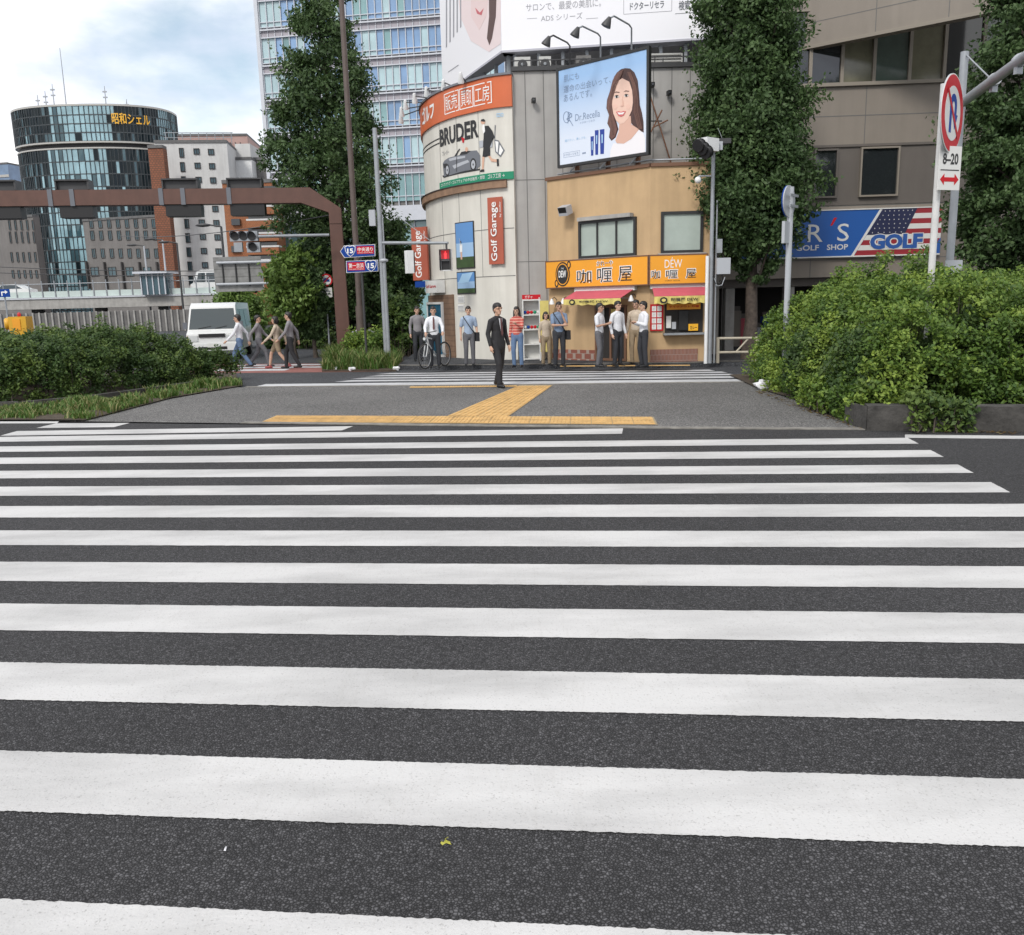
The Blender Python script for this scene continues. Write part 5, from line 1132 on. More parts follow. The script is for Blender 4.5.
mb = MB(); AD.box(mb, .075, AD.L-.075, zb1+.075, zt1-.075, -.09, 0, 'poster_wash'); mb.build('panel', ad)
mb = MB()
mat('ad_strand', (.24, .13, .10), .45)
def ribbon(pts, wd, t, m):
    for p, q in zip(pts, pts[1:]):
        dx, dy = q[0]-p[0], q[1]-p[1]; l = math.hypot(dx, dy) or 1; nx, ny = -dy/l*wd/2, dx/l*wd/2; adp([(p[0]+nx, p[1]+ny), (q[0]+nx, q[1]+ny), (q[0]-nx, q[1]-ny), (p[0]-nx, p[1]-ny)], t, m)
def adp(pts, t, m): AD.ppoly(mb, [c5(p) for p in pts], t-.003, t, m)
mat('ad_hair', (.075, .035, .03), .45, var=.35, vscale=7); mat('ad_hair2', (.15, .07, .055), .45, var=.3, vscale=6); mat('ad_skin', (.76, .52, .42), .45, var=.04, vscale=4); mat('ad_skin2', (.66, .41, .32), .45); mat('ad_cloth', (.80, .78, .80), .5); mat('ad_lip', (.60, .13, .13), .4); mat('ad_blue', (.01, .04, .28), .3); mat('ad_text', (.20, .27, .40), .5); mat('ad_cheek', (.76, .495, .40), .45)
adp([(540, 202), (575, 205), (606, 232), (630, 290), (640, 380), (646, 470), (660, 520), (672, 590), (674, 665), (640, 650), (600, 620), (560, 560), (470, 560), (492, 640), (472, 700), (442, 725), (424, 700), (432, 640), (412, 600), (424, 540), (405, 490), (410, 430), (430, 370), (450, 290), (480, 235), (510, 210)], .004, 'ad_hair')
adp([(455, 742), (500, 745), (560, 715), (640, 645), (668, 668), (684, 710), (684, 812), (430, 850), (436, 790)], .008, 'ad_cloth')
adp([(500, 570), (580, 545), (584, 606), (640, 642), (585, 710), (530, 745), (480, 742), (470, 722), (494, 660)], .012, 'ad_skin2')
adp([(440, 430), (446, 360), (470, 305), (520, 275), (570, 300), (590, 360), (597, 440), (588, 505), (562, 562), (530, 598), (502, 604), (476, 580), (455, 530)], .016, 'ad_skin')
adp([(530, 212), (500, 262), (468, 318), (452, 380), (442, 440), (450, 520), (468, 590), (482, 640), (470, 690), (444, 712), (428, 690), (436, 640), (414, 596), (426, 540), (407, 488), (413, 430), (432, 370), (452, 292), (486, 232)], .021, 'ad_hair2')
adp([(530, 212), (548, 262), (578, 310), (594, 380), (596, 450), (588, 530), (600, 596), (640, 640), (668, 640), (668, 590), (657, 525), (643, 470), (636, 380), (626, 290), (602, 236), (570, 207)], .021, 'ad_hair')
adp([(448, 300), (462, 262), (478, 240), (470, 300), (450, 350)], .024, 'ad_hair2')
for k in range(7):
    f = k/6; ribbon([(520-24*f, 232+14*f), (476-26*f, 330), (446-16*f, 430), (440-20*f, 520), (455-18*f, 600), (462-20*f, 680)], 2.2, .026+.002*k, 'ad_hair' if k % 2 else 'ad_strand')
    ribbon([(556+22*f, 230), (592+22*f, 320), (602+30*f, 420), (600+36*f, 520), (622+32*f, 600), (636+26*f, 640)], 2.2, .026+.002*k, 'ad_strand' if k % 2 else 'ad_hair2')
for cx, cy in ((479, 408), (548, 400)):
    adp([(cx-16, cy+1), (cx-6, cy-8), (cx+8, cy-8), (cx+17, cy), (cx+6, cy+7), (cx-8, cy+8)], .025, 'print_white'); adp(ell(cx, cy, 8, 8, 12), .028, 'print_black'); adp([(cx-18, cy), (cx-6, cy-12), (cx+8, cy-12), (cx+19, cy-1), (cx+8, cy-7), (cx-6, cy-7)], .030, 'print_black')
    adp([(cx-20, cy-28), (cx-4, cy-38), (cx+20, cy-34), (cx+20, cy-29), (cx-2, cy-32)], .025, 'ad_hair2')
adp([(520, 400), (526, 440), (531, 474), (516, 480), (505, 474), (519, 468)], .025, 'ad_skin2')
for cx in (468, 562): adp(ell(cx, 480, 15, 18, 14), .022, 'ad_cheek')
adp([(474, 516), (495, 512), (512, 516), (528, 510), (546, 512), (530, 542), (510, 552), (490, 544)], .025, 'ad_lip'); adp([(482, 520), (512, 522), (538, 516), (524, 534), (496, 536)], .028, 'print_white')
for s_, x0, x1, yt, yb in (('肌にも', 100, 208, 256, 306), ('運命の出会いって、', 100, 438, 332, 384), ('あるんです。', 100, 302, 395, 448)):
    a = auv(x0, yb); b = auv(x0, yt); c = auv(x1, yt); text(mb, AD, s_, (a[0], a[1]), (c[0], b[1]), .004, 'ad_text')
a = auv(182, 585); b = auv(182, 535); c = auv(360, 530); text(mb, AD, 'Dr.Recella', (a[0], a[1]), (c[0], b[1]), .004, 'ad_text')
a = auv(218, 604); b = auv(218, 590); c = auv(322, 590); text(mb, AD, 'ドクターリセラ', (a[0], a[1]), (c[0], b[1]), .004, 'ad_text')
a = auv(108, 735); b = auv(108, 716); c = auv(262, 716); text(mb, AD, '届けたい、美しさを。', (a[0], a[1]), (c[0], b[1]), .004, 'print_lblue')
a = auv(104, 838); b = auv(104, 820); c = auv(204, 820); frame(mb, AD, a[0]-.03, c[0]+.05, a[1]-.03, b[1]+.03, .006, 0, .003, 'ad_text'); text(mb, AD, 'ドクターリセラ', (a[0], a[1]), (c[0], b[1]), .004, 'ad_text'); a = auv(232, 822); b = auv(232, 808); c = auv(258, 808); text(mb, AD, '検索', (a[0], a[1]), (c[0], b[1]), .004, 'ad_text', bold=.02)
ribbon([(118+22*math.cos(a_/16*6.283), 555+40*math.sin(a_/16*6.283)) for a_ in range(17)], 4, .005, 'ad_text'); ribbon([(130, 515), (128, 600)], 4, .007, 'ad_text'); ribbon([(130, 518), (155, 530), (156, 550), (132, 562), (165, 616)], 4, .009, 'ad_text'); ribbon([(148, 525), (120, 570), (150, 585)], 3, .011, 'ad_text')
for x0, x1, yt, yb in ((291, 315, 690, 832), (322, 349, 646, 826), (358, 391, 640, 820)): adp([(x0, yt+4), (x1, yt), (x1-4, yb-2), (x0+4, yb)], .006, 'ad_blue'); adp([(x0+(x1-x0)*.35, yt+40), (x1-(x1-x0)*.35, yt+38), (x1-(x1-x0)*.38, yt+100), (x0+(x1-x0)*.38, yt+102)], .009, 'print_lblue')
mb.build('print', ad)
for i, (bx, by, hx, hy, wx) in enumerate(((570, 57, 549.5, 40.5, 563), (600.5, 50, 578.5, 31.5, 596), (631.5, 47, 610, 21.5, 629))):
    Yb = 25.1-i*.7; pb_ = P(bx, by, Yb); zt_ = P(wx, [45, 36, 27][i], Yb-.1); hd = P(hx, hy, Yb-1.3); r = thing('billboard_lamp', ['lowest and leftmost', 'middle', 'highest and rightmost'][i]+' of the three black arm lamps over the cosmetics billboard', 'lamp', (pb_.x, pb_.y, pb_.z-.5), 'arm lamps over the billboard')
    mb = MB(); mb.tube([pb_+Vector((0, 0, -.6)), Vector((pb_.x, pb_.y, zt_.z)), Vector((pb_.x-.08, pb_.y-.1, zt_.z+.06)), hd+Vector((.1, 0, .12)), hd+Vector((0, 0, .08))], .022, 'grey_steel' if i else 'dark_steel', 8); mb.build('arm', r); mb = MB(); d = Vector((-.5, .1, -1)).normalized(); mb.lathe(hd+Vector((0, 0, .1)), [(.04, 0), (.06, .05), (.12, .2), (.125, .23)], 'dark_steel', d, 12); mb.build('lamp_head', r)

# ------------------------------------------------------------------ brown-grey office building at the right
mat('taupe_panel', (.235, .205, .172), .55, var=.05, vscale=1.0, dirt=.1); mat('taupe_dark', (.125, .11, .097), .6, var=.08, vscale=1, dirt=.1); mat('beige_trim', (.25, .22, .18), .55)
mat('win_olive', (.13, .125, .08), .15, var=.2, vscale=3, spec=.8); mat('win_green', (.06, .085, .07), .12, var=.2, vscale=2, spec=.8)
RB = Wall([P(703, 200, 27), P(1120, 200, 26.4)]); rb_ = thing('office_building', 'brown grey panelled office building behind the trees at the right', 'building', base(RB))
def zR(y, x=870): return RB.uv(x, y)[1]
z_soff, z_sgn0, z_sgn1, z_b1, z_b2, z_w0, z_w1 = zR(276), zR(257), zR(208), zR(205), zR(145), zR(82), zR(28)
mb = MB(); RB.box(mb, 0, RB.L, z_soff, z_w0, -5, 0, 'taupe_panel'); RB.box(mb, 0, RB.L, z_w0, z_w1+3, -5, -.25, 'taupe_dark')
for z in (z_b1, zR(115), z_sgn0-.05): RB.box(mb, 0, RB.L, z-.012, z+.012, 0, .004, 'joint_dark')
for x, y0, y1 in ((863.7, z_b2, z_w0), (775, z_b2, z_w0), (952, z_b2, z_w0), (815, z_soff, z_sgn0), (892, z_soff, z_sgn0), (965, z_soff, z_sgn0)): u = RB.uv(x, 150)[0]; RB.box(mb, u-.01, u+.01, y0, y1, 0, .005, 'joint_dark')
wo = mb.build('wall', rb_)
mb = MB(); RB.box(mb, 0, RB.L, z_w0-.10, z_w0, .001, .10, 'beige_trim'); RB.box(mb, 0, RB.L, z_b2-.04, z_b2+.03, .001, .07, 'taupe_dark'); mb.build('ledge', rb_)
# lower storey recess band
mb = MB(); ub_ = RB.uv(940, 170)[0]
RB.box(mb, RB.uv(730, 170)[0], ub_+2, z_b1+.02, z_b2-.06, .006, .02, 'taupe_dark'); mb.build('band', rb_)
def rwin(x0, x1, y0, y1, fm, pm, t=.03):
    a = RB.uv(x0, y1, t); b = RB.uv(x1, y0, t); zA, zB = zR(y1), zR(y0); mb = MB(); frame(mb, RB, a[0], b[0], zA, zB, .05, t, t+.10, fm); wi = mb.build('window', rb_); mb = MB(); RB.box(mb, a[0]+.05, b[0]-.05, zA+.05, zB-.05, t, t+.03, pm); mb.build('pane', wi)
rwin(858, 899.5, 147.5, 197, 'beige_trim', 'glass_dark'); rwin(812, 838, 148, 197, 'taupe_dark', 'glass_dark'); rwin(770, 800, 148, 197, 'taupe_dark', 'glass_dark')
xs_ = [745, 778, 812, 843.8, 876, 911.8, 946.5, 985, 1020, 1058]
pm_ = ['win_green', 'glass_dark', 'glass_dark', 'win_olive', 'win_green', 'win_olive', 'glass_dark', 'win_green', 'win_olive']
for i, (xa, xb) in enumerate(zip(xs_, xs_[1:])):
    a, b = RB.uv(xa, 70)[0], RB.uv(xb, 70)[0]; mb = MB(); frame(mb, RB, a, b-.002, z_w0+.003, z_w1+.6, .045, -.249, -.12, 'beige_trim'); wi = mb.build('window', rb_); mb = MB(); RB.box(mb, a+.045, b-.05, z_w0+.05, z_w1+.55, -.249, -.2, pm_[i]); mb.build('pane', wi)
RU = Wall([P(735, 50, 28.4), P(1130, 0, 22.2)]); zu = P(816, 46, 27.05).z
mb = MB(); RU.box(mb, 0, RU.L, zu, zu+5, -.25, 0, 'taupe_panel'); RU.box(mb, 0, RU.L, zu-.10, zu-.003, -.25, .05, 'beige_trim')
zq = RU.uv(876, 9)[1]; RU.box(mb, 0, RU.L, zq, zq+.02, 0, .004, 'joint_dark')
for x in (775, 876, 948.5, 1015): u = RU.uv(x, 20)[0]; RU.box(mb, u-.01, u+.01, zu, zu+5, 0, .005, 'joint_dark')
mb.build('upper_facade', rb_)
# storefront under the soffit
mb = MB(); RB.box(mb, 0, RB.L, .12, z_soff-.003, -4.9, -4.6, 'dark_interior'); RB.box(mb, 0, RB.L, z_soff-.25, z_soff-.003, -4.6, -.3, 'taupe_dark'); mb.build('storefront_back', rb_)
for x in (732, 792, 868, 950, 1030): u = RB.uv(x, 320)[0]; mb = MB(); RB.box(mb, u-.14, u+.14, .12, z_soff-.26, -.75, -.35, 'concrete'); mb.build('pillar', rb_)
for i, (x, y, m) in enumerate(((755, 320, 'awning_pink'), (768, 330, 'print_lgrey'), (745, 312, 'taupe_panel'), (780, 318, 'sign_blue'))):
    mb = MB(); u = RB.uv(x, y)[0]; RB.box(mb, u, u+.35, .13, RB.uv(x, y)[1], -2.5, -2.1, m); RB.box(mb, u+.02, u+.33, RB.uv(x, y)[1]+.003, RB.uv(x, y)[1]+.15, -2.4, -2.2, 'taupe_dark'); o = mb.build('display_stand', None); o['label'] = ['pinkish', 'light grey', 'brown', 'blue'][i]+' display stand inside the dim shopfront behind the ginkgo trunk'; o['category'] = 'display stand'
# golf shop sign
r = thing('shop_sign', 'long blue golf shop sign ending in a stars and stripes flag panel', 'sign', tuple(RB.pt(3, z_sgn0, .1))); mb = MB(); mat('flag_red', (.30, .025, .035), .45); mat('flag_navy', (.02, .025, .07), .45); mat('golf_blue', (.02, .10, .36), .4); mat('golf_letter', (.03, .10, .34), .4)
T0 = .12; z0, z1 = RB.uv(900, 254.3, T0)[1], RB.uv(900, 208.5, T0)[1]; uL, uR = RB.uv(738, 230, T0)[0], RB.uv(941, 230, T0)[0]; H = z1-z0
def us(x, f): return RB.uv(x, 230, T0)[0]     # helper
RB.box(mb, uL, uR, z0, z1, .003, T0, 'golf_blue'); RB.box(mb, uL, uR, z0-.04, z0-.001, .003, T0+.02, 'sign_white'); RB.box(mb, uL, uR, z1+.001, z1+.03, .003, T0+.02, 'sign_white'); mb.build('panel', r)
mb = MB(); d0, d1 = RB.uv(854, 230, T0)[0], RB.uv(880.4, 230, T0)[0]      # slanted divider bottom, top
def sl(f): return d0+(d1-d0)*f
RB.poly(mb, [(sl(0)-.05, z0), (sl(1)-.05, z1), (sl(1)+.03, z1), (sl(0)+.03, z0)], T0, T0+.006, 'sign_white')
ns = 9
for i in range(ns):
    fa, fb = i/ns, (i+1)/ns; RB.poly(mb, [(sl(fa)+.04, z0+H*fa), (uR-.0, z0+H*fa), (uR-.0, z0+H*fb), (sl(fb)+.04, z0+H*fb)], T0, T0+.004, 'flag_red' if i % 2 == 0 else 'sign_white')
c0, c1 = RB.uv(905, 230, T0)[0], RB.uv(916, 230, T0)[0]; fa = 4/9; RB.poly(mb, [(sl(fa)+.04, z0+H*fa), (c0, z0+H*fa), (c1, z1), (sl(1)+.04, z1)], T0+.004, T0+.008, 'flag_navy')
for i in range(6):
    f = fa+(1-fa)*(i+.5)/6; ua, ub = sl(f)+.08, c0+(c1-c0)*(f-fa)/(1-fa)-.05; n = 7 if i % 2 else 6
    for k in range(n):
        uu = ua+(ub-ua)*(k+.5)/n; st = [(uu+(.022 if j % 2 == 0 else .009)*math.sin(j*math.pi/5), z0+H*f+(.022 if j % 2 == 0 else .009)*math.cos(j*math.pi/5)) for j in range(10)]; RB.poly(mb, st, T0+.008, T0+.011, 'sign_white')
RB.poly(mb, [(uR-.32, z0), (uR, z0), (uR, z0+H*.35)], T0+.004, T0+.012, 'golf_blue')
ga, gb_ = RB.uv(869.5, 249.5, T0), RB.uv(923, 233, T0)
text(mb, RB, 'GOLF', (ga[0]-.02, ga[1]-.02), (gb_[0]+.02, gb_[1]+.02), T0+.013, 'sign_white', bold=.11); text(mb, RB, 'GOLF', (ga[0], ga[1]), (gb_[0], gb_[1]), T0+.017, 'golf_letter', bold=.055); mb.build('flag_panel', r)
mb = MB(); zA, zB = RB.uv(830, 241.5, T0)[1], RB.uv(830, 224, T0)[1]
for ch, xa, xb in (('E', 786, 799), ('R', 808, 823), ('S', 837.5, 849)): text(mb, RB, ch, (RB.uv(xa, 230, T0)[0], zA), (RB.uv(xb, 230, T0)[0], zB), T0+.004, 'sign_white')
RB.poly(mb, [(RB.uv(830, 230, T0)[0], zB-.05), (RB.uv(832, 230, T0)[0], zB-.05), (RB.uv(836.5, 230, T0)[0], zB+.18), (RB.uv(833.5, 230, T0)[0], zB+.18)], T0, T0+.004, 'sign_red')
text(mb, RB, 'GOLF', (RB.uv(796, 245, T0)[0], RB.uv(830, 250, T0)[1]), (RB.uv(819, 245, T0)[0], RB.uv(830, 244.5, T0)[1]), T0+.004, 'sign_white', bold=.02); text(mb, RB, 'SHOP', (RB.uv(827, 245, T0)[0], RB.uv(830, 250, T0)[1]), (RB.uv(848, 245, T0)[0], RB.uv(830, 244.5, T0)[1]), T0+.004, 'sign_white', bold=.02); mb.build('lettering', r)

# ================================================================== street furniture
# --- brown gantry
GA = Wall([P(-60, 250, 28.35), P(350, 250, 29.9)])
ga = thing('sign_gantry', 'brown steel gantry over the road with dark sign boxes on its beam', 'gantry', tuple(GA.pt(GA.uv(341, 350)[0], 0)))
def gp(x, y): return GA.uv(x, y)
zt_, zb_ = gp(150, 189)[1], gp(150, 204.5)[1]
b0, b1, b2, b3 = GA.uv(331.5, 216), GA.uv(343.2, 208), GA.uv(305, 187), GA.uv(301, 203)
cb0, cb1 = GA.uv(335.6, 358), GA.uv(347.5, 358)
mb = MB(); GA.box(mb, 0, b3[0], zb_, zt_, -.45, 0, 'brown_steel'); mb.build('beam', ga)
uA, uB = (b0[0]+cb0[0])/2, (b1[0]+cb1[0])/2
mb = MB(); GA.poly(mb, [(b3[0]+.002, zb_), (b3[0]+.002, zt_), (b2[0]+.15, zt_), (uB, b1[1]), (uB, b1[1]-.5), (uA, b1[1]-.5), (uA, b0[1]+.12)], -.46, .01, 'brown_steel'); mb.build('knee', ga)
mb = MB(); GA.poly(mb, [(uA, .0), (uB+.05, .0), (uB, b1[1]-.503), (uA, b1[1]-.503)], -.44, -.01, 'brown_steel'); GA.box(mb, uA-.12, uB+.17, 0, .12, -.56, .12, 'concrete'); mb.build('column', ga)
for x in (50, 72, 161, 183, 229, -15):
    mb = MB(); u = gp(x, 197)[0]; GA.box(mb, u-.07, u+.07, zb_-.02, zt_+.02, -.47, .025, 'print_grey'); mb.build('clamp', ga)
for (xa, xb) in ((-22, 16), (55, 89), (162, 198), (227, 262)):
    a, b = gp(xa, 190)[0], gp(xb, 190)[0]; mb = MB(); z0_, z1_ = gp(100, 217)[1], gp(100, 179)[1]
    GA.box(mb, a, b, zt_+.015, z1_, -.5, -.1, 'dark_steel'); GA.box(mb, a+.04, b+.03, z0_, zb_-.01, -.5, -.05, 'black'); GA.box(mb, a, b, z1_-.05, z1_, -.1, .03, 'dark_steel'); GA.box(mb, a, a+.05, zt_+.015, z1_-.05, -.1, .0, 'dark_steel'); GA.box(mb, b-.05, b, zt_+.015, z1_-.05, -.1, .0, 'dark_steel')
    GA.box(mb, a+.1, b-.1, z0_, z1_-.1, -.58, -.5, 'dark_steel'); mb.build('sign_cabinet', ga)
# signal head on its arm
pA = P(329, 235, 29.3); pB = P(258, 236.5, 28.6)
sg = thing('traffic_signal', 'horizontal grey traffic signal with unlit lamps on an arm from the brown gantry', 'traffic light', (pA.x, pA.y, pA.z))
mb = MB(); mb.tube([pA, pB], .05, 'grey_steel', 8); mb.build('arm', sg)
SW = Wall([P(229, 240, 28.6), P(264, 240, 28.6)])
mb = MB(); a = SW.uv(230.5, 241.5); b = SW.uv(257.5, 231); SW.box(mb, a[0], b[0], a[1], b[1], -.12, .05, 'grey_steel'); a = SW.uv(247.5, 252.5); b = SW.uv(260, 242.3); SW.box(mb, a[0], b[0], a[1], b[1], -.12, .05, 'grey_steel'); a = SW.uv(234.5, 252); b = SW.uv(242, 242.3); SW.box(mb, a[0], b[0], a[1], b[1], -.1, .02, 'grey_steel'); mb.build('housing', sg)
for x, y in ((234.8, 236), (243.3, 236), (251.8, 236.2), (253, 247)):
    mb = MB(); u, z = SW.uv(x, y, .06); c = SW.pt(u, z, .05); n_ = SW.n[0]; mb.lathe(c, [(.135, 0), (.135, .02)], 'black', n_, 18); lo = mb.build('lens', sg)
    mb = MB(); vs = []; k = 16
    for i in range(k+1):
        an = R(-25)+R(230)*i/k; vs += [SW.pt(u+.15*math.cos(an), z+.15*math.sin(an), .05), SW.pt(u+.15*math.cos(an), z+.15*math.sin(an), .05+.20*max(.25, math.sin(an)*.6+.4))]
    mb.add(vs, [(2*i, 2*i+1, 2*i+3, 2*i+2) for i in range(k)], 'print_lgrey'); mb.build('visor', lo)
# --- lamp pole
def vpole(name, label, cat, x, ybase, Y, ztop_px, r, m, zb=0, taper=.8, group=None, py=None):
    p = P(x, ybase if py is None else py, Y); zt = P(x, ztop_px, Y).z; r_ = thing(name, label, cat, (p.x, p.y, zb), group)
    mb = MB(); mb.tube([(p.x, p.y, zb), (p.x, p.y, zb+.3), (p.x, p.y, zt)], [r*1.1, r, r*taper], m, 12); mb.build('pole', r_); return r_, p, zt
lp, p_, _ = vpole('street_lamp', 'very tall thin brown lamp pole in front of the left ginkgo', 'street lamp', 352, 180, 29, -60, .10, 'pole_brown')
mb = MB(); mb.tube([(p_.x, p_.y, _), (p_.x-.3, p_.y-.1, _+.7), (p_.x-1.6, p_.y-.5, _+1.0)], [.08, .06, .05], 'pole_brown', 8); mb.build('arm', lp); mb = MB(); mb.ball((p_.x-1.9, p_.y-.6, _+.98), (.4, .16, .08), 'pole_brown'); mb.build('lamp_head', lp)
mb = MB(); mb.tube([(p_.x, p_.y, 0), (p_.x, p_.y, 1.8)], .14, 'pole_brown', 12); mb.build('base_cover', lp)
# --- grey signal pole with walking signal
sp, p_, zt2 = vpole('signal_pole', 'grey steel pole carrying the red walking signal on an arm', 'pole', 378.5, 200, 26.5, 128, .085, 'grey_steel', .0)
ax0 = P(381.5, 243, 26.5); ax1 = P(448, 243, 25.6)
mb = MB(); mb.tube([ax0, ax1], [.055, .04], 'grey_steel', 8); mb.tube([(p_.x, p_.y, ax0.z+1.2), ax0.lerp(ax1, .75)+Vector((0, 0, .05))], .010, 'grey_steel', 5); mb.tube([ax1+Vector((-.05, 0, 0)), ax1+Vector((-.05, 0, -.22))], .03, 'dark_steel', 8); mb.build('arm', sp)
mb = MB(); mb.box((p_.x-.30, p_.y-.1, P(375, 226, 26.5).z), (p_.x-.12, p_.y+.1, P(375, 210, 26.5).z), 'print_lgrey'); mb.build('control_box', sp)
mb = MB(); mb.tube([(p_.x+.10, p_.y-.05, 0), (p_.x+.10, p_.y-.05, P(378, 215, 26.5).z)], .02, 'grey_steel', 6); mb.build('conduit', sp)
PW = Wall([P(438, 260, 25.5), P(454, 260, 25.4)])
ps = thing('walking_signal', 'pedestrian signal showing a red standing figure below the grey arm', 'traffic light', tuple(P(445.5, 271, 25.5)))
a = PW.uv(440.8, 271); b = PW.uv(450.6, 249); zA, zB, uA, uB = a[1], b[1], a[0], b[0]; zm = (zA+zB)/2; mb = MB(); PW.box(mb, uA, uB, zA, zB, -.14, 0, 'white_paint'); mb.build('housing', ps)
mat('signal_red', (.5, .02, .02), .4, emit=(1, .05, .06), estr=1.3); mat('signal_red_bg', (.2, .01, .015), .4, emit=(.9, .02, .03), estr=.35)
mb = MB(); PW.box(mb, uA+.03, uB-.03, zm+.02, zB-.03, 0, .006, 'signal_red_bg'); f_ = .006; uc = (uA+uB)/2
PW.poly(mb, ell(uc, zB-.085, .022, .025, 12), f_, f_+.004, 'signal_red'); PW.poly(mb, [(uc-.05, zm+.16), (uc-.04, zB-.115), (uc+.04, zB-.115), (uc+.05, zm+.16), (uc+.028, zm+.16), (uc+.028, zm+.04), (uc-.028, zm+.04), (uc-.028, zm+.16)], f_, f_+.004, 'signal_red'); mb.build('red_lamp', ps)
mb = MB(); PW.box(mb, uA+.03, uB-.03, zA+.03, zm-.02, 0, .006, 'black'); mb.build('dark_lamp', ps)
mb = MB(); 
for (z_) in (zm+.012, zB-.02):
    PW.box(mb, uA, uB, z_, z_+.015, .001, .14, 'dark_steel')
PW.box(mb, uA, uA+.015, zA+.02, zB-.025, .002, .12, 'dark_steel'); PW.box(mb, uB-.015, uB, zA+.02, zB-.025, .002, .12, 'dark_steel'); mb.build('visor', ps)
mb = MB(); mb.obox(P(409.3, 262, 26), (.20, .22, .66), .5, 'white_paint'); mb.obox(P(409.3, 262, 26)+Vector((.1, .1, .0)), (.04, .2, .6), .5, 'dark_steel'); o = mb.build('walking_signal', None); o['label'] = 'white back of a walking signal turned away, left of the red banner'; o['category'] = 'traffic light'
cp_, p_, z_ = vpole('short_pole', 'shorter silver pole with a small white cap just right of the grey signal pole', 'pole', 386, 300, 26.3, 262, .055, 'grey_steel', .0, 1.0)
mb = MB(); mb.lathe((p_.x, p_.y, z_), [(.10, 0), (.13, .03), (.13, .07), (.05, .10)], 'print_lgrey', n=12); mb.build('cap', cp_)
# --- route number signs
rp_, p_, z_ = vpole('sign_pole', 'thin dark pole carrying the two blue route number signs', 'pole', 364, 310, 27, 243, .04, 'dark_steel')
def route(label, pts, xt0, xt1, cx, cy, s, txt, yt0, yt1):
    w = Wall([P(340, 250, 26.9), P(380, 250, 26.9)]); r = thing('route_sign', label, 'sign', tuple(w.pt(*w.uv(cx, cy))), 'route number signs'); mb = MB(); w.ppoly(mb, pts, -.04, 0, 'sign_white'); cxm = sum(p[0] for p in pts)/len(pts); cym = sum(p[1] for p in pts)/len(pts)
    w.ppoly(mb, [(cxm+(p[0]-cxm)*.965, cym+(p[1]-cym)*.92) for p in pts], 0, .004, 'sign_blue'); mb.build('panel', r)
    mb = MB(); a = w.uv(xt0, yt1); b = w.uv(xt1, yt0); w.box(mb, a[0], b[0], a[1], b[1], .004, .008, 'sign_red'); d = .03; text(mb, w, txt, (a[0]+d, a[1]+.07), (b[0]-d, b[1]-d), .011, 'print_white', bold=.01); text(mb, w, 'Chuo-dori Ave.' if '中' in txt else 'Dai-ichi Keihin', (a[0]+d, a[1]+.02), (b[0]-d, a[1]+.055), .011, 'print_white'); mb.build('name_panel', r)
    mb = MB(); sh = [(-1, .75), (-.5, 1), (0, .85), (.5, 1), (1, .75), (.9, 0), (.55, -.6), (0, -1), (-.55, -.6), (-.9, 0)]; u, z = w.uv(cx, cy); w.poly(mb, [(u+x*s, z+y*s) for x, y in sh], .008, .012, 'print_white'); w.poly(mb, [(u+x*s*.88, z+y*s*.88) for x, y in sh], .012, .015, 'sign_blue'); text(mb, w, '15', (u-s*.55, z-s*.42), (u+s*.55, z+s*.45), .018, 'print_white', bold=.04); mb.build('shield', r)
route('upper blue route sign pointing left with the number 15 shield', [(340, 251.5), (344, 245.5), (375, 244.2), (375.3, 256), (344.2, 257.8)], 357, 373.5, 350.3, 251, .17, '中央通り', 246, 254)
route('lower blue route sign with the number 15 shield at its right end', [(346, 261), (378, 259.8), (378.3, 271.3), (346.3, 273)], 348, 364.5, 371, 265.8, .18, '第一京浜', 262, 270.5)
rs_, p_, z_ = vpole('sign_pole', 'slim pole with a round prohibition sign half hidden by the gantry post', 'pole', 326.5, 300, 31, 272, .035, 'grey_steel')
def disc(mb, c, n_, r, t0, t1, m, k=28):
    n_ = n_.normalized(); mb.lathe(c+n_*t0, [(r, 0), (r, t1-t0)], m, n_, k, smooth=False)
nn_ = Vector((0, -1, 0)); c = P(326.5, 280, 30.9); mb = MB(); disc(mb, c, nn_, .215, 0, .02, 'sign_red'); disc(mb, c, nn_, .165, .02, .024, 'sign_white'); mb.box((c.x-.11, c.y-.03, c.z-.06), (c.x+.11, c.y-.0241, c.z+.02), 'sign_blue'); mb.box((c.x-.07, c.y-.03, c.z+.0201), (c.x+.05, c.y-.0241, c.z+.07), 'sign_blue'); mb.obox(c+Vector((0, -.033, 0)), (.36, .004, .04), 0, 'sign_red', roty=-.8); mb.build('round_sign', rs_)
mb = MB(); c = P(326.8, 292.5, 30.9); mb.box((c.x-.19, c.y, c.z-.17), (c.x+.19, c.y+.02, c.z+.17), 'sign_white'); mb.box((c.x-.13, c.y-.004, c.z+.02), (c.x+.13, c.y-.001, c.z+.06), 'print_grey'); mb.box((c.x-.13, c.y-.004, c.z-.07), (c.x+.1, c.y-.001, c.z-.03), 'print_grey'); mb.build('plate', rs_)
vpole('steel_pole', 'thin pale pole rising behind the knee of the brown gantry', 'pole', 330, 180, 33, 170, .07, 'grey_steel')
